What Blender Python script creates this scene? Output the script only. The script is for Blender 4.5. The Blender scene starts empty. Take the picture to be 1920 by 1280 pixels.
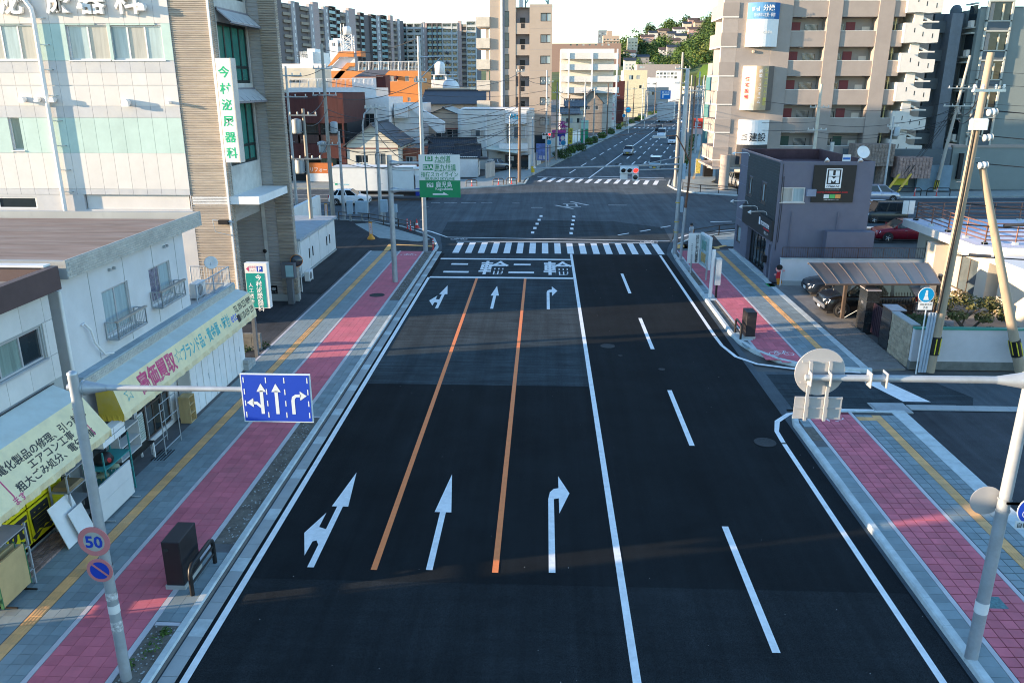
import bpy,bmesh,math,random
from mathutils import Vector,Matrix
random.seed(7)
D=bpy.data
SC=bpy.context.scene
COL=SC.collection
# ------------------------------------------------------------------ camera, sky, sun, exposure
F_PX,CAM_H=1500.0,11.16
PITCH=math.atan(480/F_PX)
YAW=math.atan(62*math.cos(PITCH)/F_PX)
cam=D.objects.new('camera',D.cameras.new('camera'))
COL.objects.link(cam)
cam.location=(0,0,CAM_H)
cam.rotation_euler=(math.pi/2-PITCH,0,YAW)
cam.data.sensor_width=36
cam.data.lens=F_PX/1920*36
cam.data.clip_start=0.3
cam.data.clip_end=6000
SC.camera=cam
SUN_EL,SUN_AZ=math.radians(8.6),math.atan2(-0.973,-0.229)
W=D.worlds.new('World'); SC.world=W; W.use_nodes=True
wn=W.node_tree.nodes; wl=W.node_tree.links
bg=wn['Background']
sky=wn.new('ShaderNodeTexSky'); sky.sky_type='NISHITA'; sky.sun_disc=False
sky.sun_elevation=SUN_EL; sky.sun_rotation=SUN_AZ
sky.altitude=20; sky.air_density=1.0; sky.dust_density=0.0; sky.ozone_density=2.6
wl.new(sky.outputs[0],bg.inputs[0]); bg.inputs[1].default_value=0.15
sun_dir=Vector((0.973*math.cos(SUN_EL),0.229*math.cos(SUN_EL),-math.sin(SUN_EL)))
sl=D.lights.new('sun','SUN'); sl.energy=3.5; sl.angle=math.radians(0.55); sl.color=(1.0,0.75,0.50)
so=D.objects.new('sun',sl); COL.objects.link(so)
so.rotation_euler=sun_dir.to_track_quat('-Z','Y').to_euler(); so.location=(-60,-20,60)
SC.view_settings.view_transform='Standard'; SC.view_settings.look='None'
SC.view_settings.exposure=2.05; SC.view_settings.gamma=1.0
SC.view_settings.use_curve_mapping=False
SC.render.engine='CYCLES'
SC.cycles.max_bounces=6; SC.cycles.diffuse_bounces=3; SC.cycles.glossy_bounces=3
SC.cycles.use_denoising=True
SC.cycles.pixel_filter_type='BLACKMAN_HARRIS'; SC.cycles.filter_width=1.05
SC.cycles.sample_clamp_indirect=8
# ------------------------------------------------------------------ survey: sight line of the photograph -> a point of the place
_cp,_sp,_cy,_sy=math.cos(PITCH),math.sin(PITCH),math.cos(YAW),math.sin(YAW)
_fw=Vector((-_sy*_cp,_cy*_cp,-_sp)); _rt=Vector((_cy,_sy,0)); _up=Vector((-_sy*_sp,_cy*_sp,_cp))
def _ray(px,py): return _fw+_rt*((px-960)/F_PX)+_up*((640-py)/F_PX)
def at(px,py,Y):
 d=_ray(px,py); t=Y/d.y
 return Vector((d.x*t,Y,CAM_H+d.z*t))
def gr(px,py,z=0.0):
 d=_ray(px,py); t=(z-CAM_H)/d.z
 return Vector((d.x*t,d.y*t,z))
 # ------------------------------------------------------------------ materials
_mats={}
def mat(name,col,rough=.75,metal=0.,var=.12,scale=2.0,bump=0.,bscale=40.,spec=.4,dirt=None,dirt_amt=.5,dirt_scale=.6,stretch=None,emit=0.,rnd=0.,alpha=1.):
 if name in _mats: return _mats[name]
 m=D.materials.new(name); m.use_nodes=True; _mats[name]=m
 nt=m.node_tree; N=nt.nodes; L=nt.links; b=N['Principled BSDF']
 b.inputs['Roughness'].default_value=rough; b.inputs['Metallic'].default_value=metal
 b.inputs['Specular IOR Level'].default_value=spec
 geo=N.new('ShaderNodeNewGeometry'); src=geo.outputs['Position']
 if stretch:
  mp=N.new('ShaderNodeMapping'); mp.inputs['Scale'].default_value=stretch
  L.new(src,mp.inputs[0]); src=mp.outputs[0]
 out=None
 rgb=N.new('ShaderNodeRGB'); rgb.outputs[0].default_value=(*col,1); out=rgb.outputs[0]
 def mul(a,fac_socket,lo,hi):
  mr=N.new('ShaderNodeMapRange'); mr.inputs[1].default_value=.3; mr.inputs[2].default_value=.7
  mr.inputs[3].default_value=lo; mr.inputs[4].default_value=hi; L.new(fac_socket,mr.inputs[0])
  mx=N.new('ShaderNodeMix'); mx.data_type='RGBA'; mx.blend_type='MULTIPLY'; mx.inputs[0].default_value=1
  L.new(a,mx.inputs[6]); L.new(mr.outputs[0],mx.inputs[7]); return mx.outputs[2]
 if var:
  n=N.new('ShaderNodeTexNoise'); n.inputs['Scale'].default_value=scale; n.inputs['Detail'].default_value=5
  n.inputs['Roughness'].default_value=.65; L.new(src,n.inputs['Vector'])
  out=mul(out,n.outputs[0],1-var,1+var)
 if rnd:
  oi=N.new('ShaderNodeObjectInfo'); mr=N.new('ShaderNodeMapRange'); mr.inputs[3].default_value=1-rnd; mr.inputs[4].default_value=1+rnd
  L.new(oi.outputs['Random'],mr.inputs[0])
  mx=N.new('ShaderNodeMix'); mx.data_type='RGBA'; mx.blend_type='MULTIPLY'; mx.inputs[0].default_value=1
  L.new(out,mx.inputs[6]); L.new(mr.outputs[0],mx.inputs[7]); out=mx.outputs[2]
 if dirt:
  n=N.new('ShaderNodeTexNoise'); n.inputs['Scale'].default_value=dirt_scale; n.inputs['Detail'].default_value=8; n.inputs['Roughness'].default_value=.7
  L.new(src,n.inputs['Vector'])
  mr=N.new('ShaderNodeMapRange'); mr.inputs[1].default_value=.46; mr.inputs[2].default_value=.72; mr.inputs[3].default_value=0; mr.inputs[4].default_value=dirt_amt
  L.new(n.outputs[0],mr.inputs[0])
  mx=N.new('ShaderNodeMix'); mx.data_type='RGBA'; L.new(mr.outputs[0],mx.inputs[0]); L.new(out,mx.inputs[6]); mx.inputs[7].default_value=(*dirt,1); out=mx.outputs[2]
 L.new(out,b.inputs['Base Color'])
 if bump:
  n=N.new('ShaderNodeTexNoise'); n.inputs['Scale'].default_value=bscale; n.inputs['Detail'].default_value=3; L.new(geo.outputs['Position'],n.inputs['Vector'])
  bp=N.new('ShaderNodeBump'); bp.inputs['Strength'].default_value=bump; bp.inputs['Distance'].default_value=.02
  L.new(n.outputs[0],bp.inputs['Height']); L.new(bp.outputs[0],b.inputs['Normal'])
 if emit:
  b.inputs['Emission Color'].default_value=(*col,1); b.inputs['Emission Strength'].default_value=emit
 return m
def glass(name,col=(.02,.03,.035),rough=.06,spec=.6,var=.35,scale=.9):
 return mat(name,col,rough,0,var,scale,spec=spec)
def asphalt(name,col,speck=.35,patch=.18,streak=0.):
 if name in _mats: return _mats[name]
 m=D.materials.new(name); m.use_nodes=True; _mats[name]=m
 nt=m.node_tree; N=nt.nodes; L=nt.links; b=N['Principled BSDF']
 b.inputs['Roughness'].default_value=.9; b.inputs['Specular IOR Level'].default_value=.12
 geo=N.new('ShaderNodeNewGeometry')
 def noise(scale,detail,vec=None):
  n=N.new('ShaderNodeTexNoise'); n.inputs['Scale'].default_value=scale; n.inputs['Detail'].default_value=detail; n.inputs['Roughness'].default_value=.7
  L.new(vec or geo.outputs['Position'],n.inputs['Vector']); return n.outputs[0]
 def rng(s,lo,hi,a=.3,c=.7):
  mr=N.new('ShaderNodeMapRange'); mr.inputs[1].default_value=a; mr.inputs[2].default_value=c; mr.inputs[3].default_value=lo; mr.inputs[4].default_value=hi
  L.new(s,mr.inputs[0]); return mr.outputs[0]
 def mm(a,c):
  x=N.new('ShaderNodeMath'); x.operation='MULTIPLY'; L.new(a,x.inputs[0]); L.new(c,x.inputs[1]); return x.outputs[0]
 f=mm(rng(noise(45,2),1-speck,1+speck),rng(noise(.35,5),1-patch,1+patch))
 mp=N.new('ShaderNodeMapping'); mp.inputs['Scale'].default_value=(1.6,.05,1); L.new(geo.outputs['Position'],mp.inputs[0])
 f=mm(f,rng(noise(1.0,4,mp.outputs[0]),1-.24,1+.24))
 if streak:
  mp=N.new('ShaderNodeMapping'); mp.inputs['Scale'].default_value=(.35,5,1); L.new(geo.outputs['Position'],mp.inputs[0])
  f=mm(f,rng(noise(1.0,5,mp.outputs[0]),1-streak,1+streak))
 vo=N.new('ShaderNodeTexVoronoi'); vo.inputs['Scale'].default_value=2.2; L.new(geo.outputs['Position'],vo.inputs['Vector'])
 mr=rng(vo.outputs['Distance'],3.5,1.0,.012,.03)
 f=mm(f,mr)
 mx=N.new('ShaderNodeMix'); mx.data_type='RGBA'; mx.blend_type='MULTIPLY'; mx.inputs[0].default_value=1
 mx.inputs[6].default_value=(*col,1); L.new(f,mx.inputs[7]); L.new(mx.outputs[2],b.inputs['Base Color'])
 bp=N.new('ShaderNodeBump'); bp.inputs['Strength'].default_value=.35; bp.inputs['Distance'].default_value=.01
 L.new(noise(70,2),bp.inputs['Height']); L.new(bp.outputs[0],b.inputs['Normal'])
 return m
 # ------------------------------------------------------------------ objects
def _link(o): COL.objects.link(o); return o
def tag(o,label=None,cat=None,group=None,kind=None):
 if label: o['label']=label
 if cat: o['category']=cat
 if group: o['group']=group
 if kind: o['kind']=kind
 return o
LOCAL=set()
def thing(name,label,cat,loc=(0,0,0),rz=0.,group=None,local=False):
 o=_link(D.objects.new(name,None)); o.location=loc; o.rotation_euler=(0,0,rz); o.empty_display_size=.3
 if local or rz: LOCAL.add(o.name)
 return tag(o,label,cat,group)
def root_loc(o):
 while o.parent: o=o.parent
 return o.location if o.type=='EMPTY' and o.name not in LOCAL else Vector((0,0,0))
class MB:
 """collects faces and links them as one mesh object"""
 def __init__(s): s.v=[]; s.f=[]; s.mi=[]; s.cur=0; s.smooth=set()
 def add(s,vs,fs,smooth=False):
  k=len(s.v); s.v+=[tuple(p) for p in vs]
  for f in fs:
   if smooth: s.smooth.add(len(s.f))
   s.f.append(tuple(i+k for i in f)); s.mi.append(s.cur)
  return s
 def quad(s,a,b,c,d): return s.add((a,b,c,d),((0,1,2,3),))
 def poly(s,pts): return s.add(pts,(tuple(range(len(pts))),))
 def box(s,x0,x1,y0,y1,z0,z1):
  return s.add([(x0,y0,z0),(x1,y0,z0),(x1,y1,z0),(x0,y1,z0),(x0,y0,z1),(x1,y0,z1),(x1,y1,z1),(x0,y1,z1)],
  [(3,2,1,0),(4,5,6,7),(0,1,5,4),(1,2,6,5),(2,3,7,6),(3,0,4,7)])
 def obox(s,o,u,v,w,a,b,c):
  """box with corner o spanned by unit vectors u,v,w of lengths a,b,c"""
  o=Vector(o); u=Vector(u)*a; v=Vector(v)*b; w=Vector(w)*c
  P=[o,o+u,o+u+v,o+v,o+w,o+u+w,o+u+v+w,o+v+w]
  F=[(3,2,1,0),(4,5,6,7),(0,1,5,4),(1,2,6,5),(2,3,7,6),(3,0,4,7)]
  if u.cross(v).dot(w)<0: F=[f[::-1] for f in F]
  return s.add(P,F)
 def bbox(s,x0,x1,y0,y1,z0,z1,b):
  """box with chamfered top and vertical edges"""
  A=[(x0+b,y0),(x1-b,y0),(x1,y0+b),(x1,y1-b),(x1-b,y1),(x0+b,y1),(x0,y1-b),(x0,y0+b)]
  B=[(x0+b,y0+b),(x1-b,y0+b),(x1-b,y0+b),(x1-b,y1-b),(x1-b,y1-b),(x0+b,y1-b),(x0+b,y1-b),(x0+b,y0+b)]
  k=[(x,y,z0) for x,y in A]+[(x,y,z1-b) for x,y in A]+[(x0+b,y0+b,z1),(x1-b,y0+b,z1),(x1-b,y1-b,z1),(x0+b,y1-b,z1)]
  f=[tuple(range(7,-1,-1))]+[(i,(i+1)%8,8+(i+1)%8,8+i) for i in range(8)]
  f+=[(8,9,17,16),(9,10,17),(10,11,18,17),(11,12,18),(12,13,19,18),(13,14,19),(14,15,16,19),(15,8,16),(16,17,18,19)]
  return s.add(k,f)
 def cyl(s,p,q,r0,r1=None,n=10,caps=True,smooth=True):
  p=Vector(p); q=Vector(q); r1=r0 if r1 is None else r1
  d=(q-p).normalized(); a=d.orthogonal().normalized(); b=d.cross(a)
  vs=[]
  for c,r in ((p,r0),(q,r1)):
   for i in range(n):
    t=2*math.pi*i/n; vs.append(c+(a*math.cos(t)+b*math.sin(t))*r)
  s.add(vs,[(i,(i+1)%n,n+(i+1)%n,n+i) for i in range(n)],smooth)
  if caps: s.add(vs[:n],[tuple(range(n-1,-1,-1))]); s.add(vs[n:],[tuple(range(n))])
  return s
 def tube(s,pts,r,n=6,smooth=True,caps=True):
  pts=[Vector(p) for p in pts]; rings=[]
  a=None
  for i,p in enumerate(pts):
   d=(pts[min(i+1,len(pts)-1)]-pts[max(i-1,0)]).normalized()
   a=d.orthogonal().normalized() if a is None else (a-d*a.dot(d)).normalized()
   b=d.cross(a); rr=r[i] if isinstance(r,(list,tuple)) else r
   rings+=[p+(a*math.cos(2*math.pi*k/n)+b*math.sin(2*math.pi*k/n))*rr for k in range(n)]
  fs=[(i*n+k,i*n+(k+1)%n,(i+1)*n+(k+1)%n,(i+1)*n+k) for i in range(len(pts)-1) for k in range(n)]
  s.add(rings,fs,smooth)
  if caps:
   m=len(rings); s.add(rings[:n],[tuple(range(n-1,-1,-1))]); s.add(rings[m-n:],[tuple(range(n))])
  return s
 def lathe(s,o,prof,n=14,axis=(0,0,1),smooth=True):
  o=Vector(o); w=Vector(axis).normalized(); a=w.orthogonal().normalized(); b=w.cross(a)
  vs=[o+w*z+(a*math.cos(2*math.pi*k/n)+b*math.sin(2*math.pi*k/n))*r for r,z in prof for k in range(n)]
  return s.add(vs,[(i*n+k,i*n+(k+1)%n,(i+1)*n+(k+1)%n,(i+1)*n+k) for i in range(len(prof)-1) for k in range(n)],smooth)
 def ext(s,pts,d):
  """polygon (3-D points, counter-clockwise seen against d) extruded along d"""
  pts=[Vector(p) for p in pts]; d=Vector(d); n=len(pts)
  nn=Vector((0,0,0))
  for i in range(n): nn+=pts[i].cross(pts[(i+1)%n])
  if nn.dot(d)<0: pts=pts[::-1]
  return s.add(pts+[p+d for p in pts],[tuple(range(n-1,-1,-1)),tuple(range(n,2*n))]+[(i,(i+1)%n,n+(i+1)%n,n+i) for i in range(n)])
 def mesh(s,name,m=None,off=None):
  me=D.meshes.new(name)
  vs=[(x-off[0],y-off[1],z-off[2]) for x,y,z in s.v] if off is not None else s.v
  me.from_pydata(vs,[],s.f); ms=m if isinstance(m,(list,tuple)) else [m]
  for q in ms:
   if q: me.materials.append(q)
  if len(ms)>1: me.polygons.foreach_set('material_index',s.mi)
  if s.smooth:
   me.polygons.foreach_set('use_smooth',[i in s.smooth for i in range(len(s.f))])
  me.update(); return me
 def build(s,name,m,parent=None,world=True,kind=None):
  off=root_loc(parent) if (parent is not None and world) else None
  o=_link(D.objects.new(name,s.mesh(name,m,off)))
  if parent is not None: o.parent=parent
  if kind: o['kind']=kind
  return o
def inst(name,me,parent,loc,rz=0.,kind=None):
 o=_link(D.objects.new(name,me)); o.parent=parent; o.location=Vector(loc)-(root_loc(parent) if parent else Vector()); o.rotation_euler=(0,0,rz)
 if kind: o['kind']=kind
 return o
def structure(o): o['kind']='structure'; return o
def bx(name,m,parent,*b): return MB().box(*b).build(name,m,parent)
def copy_tree(o,parent=None):
 c=o.copy(); COL.objects.link(c)
 if parent is not None: c.parent=parent
 for ch in o.children: copy_tree(ch,c)
 return c
 # ------------------------------------------------------------------ flat lettering
def text(name,s,parent,o,u,v,size,m,align='CENTER',bold=0.,width=None,depth=.004,vertical=False,step=1.15,gap=.004,squeeze=1.0):
 """lettering in plane (u,v) with centre (or left) of its first baseline at o; size = height of a full-width character"""
 o=Vector(o); u=Vector(u).normalized(); v=Vector(v).normalized(); n=u.cross(v)
 B=MB()
 items=[(ch,i) for i,ch in enumerate(s)] if vertical else [(s,0)]
 for ch,i in items:
  if not ch.strip(): continue
  cu=D.curves.new('lettering','FONT'); cu.body=ch; cu.size=1.0; cu.align_x='CENTER' if vertical else align
  cu.offset=bold; cu.resolution_u=2
  ob=D.objects.new('lettering',cu); me=ob.to_mesh()
  vs=[p.co.copy() for p in me.vertices]; fs=[tuple(p.vertices) for p in me.polygons]
  ob.to_mesh_clear(); D.objects.remove(ob); D.curves.remove(cu)
  if not vs: continue
  x0=min(p.x for p in vs); x1=max(p.x for p in vs)
  k=size*squeeze
  if width and not vertical: k=width/max(x1-x0,1e-6)
  oo=o-v*(size*step*i)
  flip=False
  pts=[oo+u*(p.x*k)+v*(p.y*size)+n*gap for p in vs]
  B.add(pts,fs)
  if depth>.006:
   B.add([p+n*depth for p in pts],fs)
   # side walls from boundary edges
   cnt={}
   for f in fs:
    for a,b in zip(f,f[1:]+f[:1]): cnt[(a,b)]=1
   kk=len(pts)
   B.add(pts+[p+n*depth for p in pts],[(a,b,b+kk,a+kk) for (a,b) in cnt if (b,a) not in cnt])
 return B.build(name,m,parent)
_ord=['first','second','third','fourth','fifth','sixth','seventh','eighth','ninth','tenth','eleventh','twelfth','thirteenth','fourteenth','fifteenth','sixteenth','seventeenth','eighteenth','nineteenth','twentieth']
# ================================================================== GROUND, ROADS, PAVEMENTS
M_new=asphalt('new_asphalt',(.0100,.0125,.0140),.5,.3)
M_mid=asphalt('rolled_asphalt',(.035,.047,.053),.4,.28,.45)
M_low=asphalt('older_new_asphalt',(.0165,.0200,.0220),.55,.28,.12)
M_old=asphalt('worn_asphalt',(.078,.095,.105),.25,.22)
M_lot=asphalt('lot_asphalt',(.055,.058,.062),.3,.3)
M_ground=mat('town_ground',(.10,.10,.095),.9,var=.3,scale=.15)
M_paint=mat('road_paint',(.80,.80,.78),.6,var=.07,scale=6,dirt=(.3,.3,.3),dirt_amt=.30,dirt_scale=2.5)
M_paint_worn=mat('worn_road_paint',(.62,.62,.60),.6,var=.15,scale=6,dirt=(.07,.07,.07),dirt_amt=.9,dirt_scale=3)
M_orange=mat('orange_road_paint',(.85,.225,.06),.6,var=.08,scale=5)
M_conc=mat('kerb_concrete',(.50,.55,.54),.85,var=.15,scale=3,bump=.15,dirt=(.25,.25,.23),dirt_amt=.4,dirt_scale=1.2)
M_conc2=mat('gutter_concrete',(.36,.38,.37),.85,var=.15,scale=2,bump=.15,dirt=(.2,.2,.2),dirt_amt=.45,dirt_scale=1.0)
M_joint=mat('paving_bed',(.12,.12,.12),.95,var=.2)
M_tred=mat('red_paver',(.56,.135,.17),.85,var=.12,scale=1.4,rnd=.13,bump=.1,dirt=(.28,.14,.14),dirt_amt=.35)
M_tgrey=mat('grey_paver',(.205,.26,.27),.85,var=.14,scale=1.4,rnd=.13,bump=.1,dirt=(.27,.27,.26),dirt_amt=.35)
M_strip=mat('pale_edging',(.50,.48,.49),.85,var=.1)
M_tact=mat('tactile_yellow',(.72,.40,.16),.8,var=.12,rnd=.12,dirt=(.38,.31,.2),dirt_amt=.6,dirt_scale=1.2)
M_soil=mat('soil',(.12,.105,.085),.95,var=.4,scale=7,bump=.6,bscale=25,dirt=(.25,.235,.2),dirt_amt=.6,dirt_scale=2)
M_blue_pave=mat('bluish_paving',(.27,.31,.30),.85,var=.15,scale=2)
g=MB()
g.quad((-1500,-300,-.06),(1500,-300,-.06),(1500,3500,-.06),(-1500,3500,-.06))
structure(g.build('ground',M_ground))
FO=Vector((5.93,104.0,0)); FT=Vector((.198,.980,0)).normalized(); FN=Vector((FT.y,-FT.x,0))
def fp(s,n,z=0.): return FO+FT*s+FN*n+Vector((0,0,z))
L_kerb=[(-7.5,54),(-7.55,57),(-8.2,60),(-9.4,62.3),(-11.5,65.2),(-14.6,67.8),(-18,68.7),(-80,70.5)]
R_kerb=[(8.85,53),(9.0,56),(9.6,58.2),(11,60.6),(13.5,62.7),(15.7,63.8),(19.2,65),(26,66),(110,70)]
fl0=fp(-4,-7.4); fr0=fp(-2,10.2)
LF_kerb=[(-80,90.5),(-12,90.3),(-9.3,91.3),(-4.8,93.9),(-2.4,96.2),(fl0.x,fl0.y),tuple(fp(420,-7.4))[:2]]
RF_kerb=[tuple(fp(420,10.2))[:2],(fr0.x,fr0.y),(14.6,95),(14.9,91),(16.5,88.2),(20.5,86.2),(37,85.6),(43,85.9),(110,92)]
road=MB().poly([(x,y,0) for x,y in [(-7.5,-60),(8.85,-60)]+[(8.85,27.2),(40,27.4),(40,31.0),(8.85,31.2)]+R_kerb+RF_kerb[::-1]+LF_kerb[::-1]+L_kerb[::-1]])
structure(road.build('road',M_old)); specks=MB(); sr=random.Random(4)
for _ in range(70):
 x,y=sr.uniform(-6.8,8.5),12+45*sr.random() ** 1.6; r=sr.uniform(.005,.012); specks.lathe((x,y,.012),[(r,0),(r*.7,r*.8),(.001,r)],5)
specks.build('road_specks',mat('pale_speck',(.4,.4,.38)),None,kind='stuff')['label']='pale grit specks scattered on the new asphalt'
structure(MB().quad((-7.15,-60,.004),(8.55,-60,.004),(8.55,54.75,.004),(-7.15,54.75,.004)).build('road_resurfacing',M_new))
structure(MB().poly([(-7.15,54.76,.004),(8.55,54.76,.004),(8.9,57,.004),(9.6,60,.004),(9.9,66,.004),(6,69.0,.004),(-2,69.6,.004),(-8.2,68.2,.004),(-8.0,61.5,.004),(-7.3,57,.004)]).build('road_resurfacing',M_mid))
structure(MB().quad((-6.85,29.2,.008),(1.9,29.2,.008),(1.9,54.7,.008),(-6.85,54.7,.008)).build('road_resurfacing',M_mid))
structure(MB().quad((-6.85,-20,.008),(8.5,-20,.008),(8.5,16.15,.008),(-6.85,16.15,.008)).build('road_resurfacing',M_low))
structure(MB().poly([(9.1,27.3,.004),(15.5,27.3,.004),(16.2,28.6,.004),(15.2,30.9,.004),(9.1,30.9,.004)]).build('side_road_resurfacing',M_mid))
structure(MB().quad((12.95,-20,-.02),(60,-20,-.02),(60,27.25,-.02),(12.95,27.25,-.02)).build('car_park_ground',M_lot))
# ---- painted markings
def paint(name,polys,m=M_paint,z=.012):
 B=MB()
 for p in polys: B.poly([(x,y,z) for x,y in p])
 return structure(B.build(name,m))
def rect(x0,x1,y0,y1): return [(x0,y0),(x1,y0),(x1,y1),(x0,y1)]
paint('edge_line',[rect(-7.03,-6.87,-20,47.45)])
paint('edge_line',[rect(7.87,8.02,-20,24.3),[(8.02,24.2),(7.87,24.2),(7.9,25.2),(8.15,26.1),(8.75,26.8),(9.6,27.15),(9.6,27.0),(8.85,26.65),(8.3,26.0),(8.05,25.2)]])
paint('edge_line',[rect(7.98,8.14,36,54.7),[(8.14,36.1),(7.98,36.1),(8.02,34.6),(8.3,33.0),(9.0,32.05),(10.4,31.5),(13,31.15),(13,31.3),(10.5,31.66),(9.1,32.2),(8.45,33.1),(8.17,34.6)]])
paint('centre_line',[rect(1.86,2.03,-20,54.9)])
for x in (-4.0,-1.06): paint('orange_line',[rect(x-.075,x+.075,16.6,47.3)],M_orange)
for y in (4,13.98,23.95,33.95,43.95): paint('lane_dash',[rect(4.83,5.0,y,y+4.97)])
for y in (47.3,52.75): paint('stop_line',[rect(-6.9,1.85,y,y+.38)],z=.016)
cw=paint('crosswalk',[rect(-6.5,8.25,59.15,59.33)])
for i in range(17):
 x=-6.35+i*.895
 MB().poly([(a,b,.012) for a,b in rect(x,x+.45,54.95,58.85)]).build('stripe',M_paint,cw)
paint('cycle_crossing_line',[[(-7.4,60.85),(9.5,59.95),(9.5,60.1),(-7.4,61.02)],[(9.5,59.95),(9.7,60.1),(11.3,62.5),(13.7,64.3),(19.2,66.5),(40,67.6),(40,67.8),(19.1,66.7),(13.6,64.5),(11.1,62.6)],[(-7.4,60.85),(-7.5,61.0),(-9.0,63.2),(-11.4,66.0),(-11.2,66.15),(-8.8,63.3),(-7.35,61.0)]])
def arrow_straight(x,y): return [rect(x-.08,x+.08,y,y+2.75),[(x-.23,y+2.75),(x+.23,y+2.75),(x,y+5)]]
def arrow_left(x,y):
 return [rect(x-.08,x+.08,y,y+2.95),[(x-.23,y+2.95),(x+.23,y+2.95),(x,y+5)],
 [(x-.08,y+1.0),(x-.08,y+1.75),(x-.29,y+1.85),(x-.29,y+2.6),(x-.60,y+1.55),(x-.29,y+.5),(x-.27,y+1.15),(x-.18,y+1.2)]]
def arrow_right(x,y):
 return [rect(x-.08,x+.08,y,y+3.6),[(x-.08,y+3.6),(x+.08,y+3.6),(x+.22,y+3.65),(x+.22,y+4.25),(x+.08,y+4.2),(x-.03,y+4.0)],
 [(x+.22,y+2.8),(x+.53,y+3.95),(x+.22,y+5)]]
for y in (16.65,40.4):
 paint('lane_arrow',arrow_left(-5.56,y)); paint('lane_arrow',arrow_straight(-2.66,y)); paint('lane_arrow',arrow_right(.31,y))
for cx in (-5.25,-1.15):
 paint('lane_lettering',[rect(cx-.75,cx+.35,51.05,51.5),rect(cx-1.0,cx+.6,48.75,49.2)],z=.016)
 t=text('lane_lettering','輪',None,(cx+2.1,48.75,.012),(1,0,0),(0,1,0),4.15,M_paint,bold=.018,width=1.85); structure(t)
paint('turn_guide_dash',[rect(-.85+.075*(y-62.8)-.13,-.85+.075*(y-62.8)+.13,y,y+.95) for y in (62.8,64.9,67,69.1,71.2)])
paint('turn_guide_dash',[rect(2.2+.06*(y-62.6)-.13,2.2+.06*(y-62.6)+.13,y,y+.95) for y in (62.6,64.7,66.8,68.9,71)])
paint('turn_guide_dash',[[(a,b),(a+.9,b+.85),(a+.85,b+1.05),(a-.1,b+.2)] for a,b in ((5.9,62.3),(7.8,64.0),(9.7,65.9))]+[[(14.3,68.9),(16.2,69.3),(16.2,69.5),(14.3,69.15)],[(19,69.7),(21.5,70),(21.5,70.2),(19,69.9)]])
paint('centre_diamond',[[(1.0,78.5),(2.7,76.1),(2.9,76.3),(1.3,78.6)],[(4.5,78.7),(2.8,81.3),(2.6,81.1),(4.2,78.6)],rect(2.0,3.6,77.4,77.6),rect(1.9,3.3,79.4,79.6),rect(2.2,2.4,77.8,79.2),rect(3.1,3.3,78.0,79.3),rect(6.3,8.1,78.7,78.9),rect(-1.2,-.1,76.8,77)],M_paint_worn)
paint('cross_street_dash',[rect(a,a+b,79.7,79.86) for a,b in ((-11.2,.9),(-9.9,1.3),(-8.2,1.5),(-6.2,1.1),(-3.1,.7))],M_paint_worn)
paint('cross_street_line',[rect(-80,-20,74.2,74.36),rect(-80,-19.5,78.6,78.76),rect(-80,-21,82.1,82.25),rect(-80,-22,85.2,85.35),rect(-80,-16,89.3,89.45)],M_paint_worn)
paint('cross_street_line',[[(28,75.6),(100,78),(100,78.2),(28,75.8)],[(22,84.6),(100,88),(100,88.2),(22,84.8)],[(31,78.4),(38,78.9),(38,79.1),(31,78.6)],[(41,79.2),(52,80),(52,80.2),(41,79.4)],[(40,82),(55,83),(55,83.2),(40,82.2)]],M_paint_worn)
def fpoly(pts): return [tuple(fp(s,n))[:2] for s,n in pts]
def fr(s0,s1,n0,n1): return fpoly([(s0,n0),(s0,n1),(s1,n1),(s1,n0)])
cw2=paint('crosswalk',[fr(-1.6,-1.35,-6.6,9.6)])
for i in range(13):
 n=-5.6+i*1.16
 MB().poly([(a,b,.012) for a,b in fpoly([(-6.6,n),(-6.6,n+.5),(-2.3,n+.5),(-2.3,n)])]).build('stripe',M_paint,cw2)
paint('stop_line',[fr(0.6,1.0,.15,9.2)]); paint('stop_line',[fr(12.2,12.4,-7,.1)],M_paint_worn)
paint('centre_line',[fr(-1.2,123,-.1,.1)])
for n,s0 in ((-3.4,4),(3.5,8),(6.8,10)):
 for k in range(11): paint('lane_dash',[fr(s0+10*k,s0+10*k+5,n-.1,n+.1)])
for k in range(6): paint('lane_arrow',[fr(16+12*k,19.6+12*k,1.6,1.85),fpoly([(15,1.7),(17.2,2.6),(17.2,1.2)]),fpoly([(19.6,1.7),(18.8,1.7),(19.3,.9),(20.3,.9)])])
for k in range(4):
 paint('lane_arrow',[fr(20+13*k,23.6+13*k,5.0,5.25),fpoly([(18,5.1),(20.2,5.65),(20.2,4.6)])])
 paint('lane_arrow',[fr(18+13*k,21.6+13*k,8.2,8.45),fpoly([(16,8.3),(18.2,8.85),(18.2,7.8)])])
cw3=paint('crosswalk',[fr(121.5,121.8,-6.6,9.6)])
for i in range(14): MB().poly([(a,b,.012) for a,b in fr(124,128,-6.4+i*1.16,-5.85+i*1.16)]).build('stripe',M_paint,cw3)
for k in range(14): paint('lane_dash',[fr(135+12*k,141+12*k,n-.1,n+.1) for n in (-3.4,0,3.5)])
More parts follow.
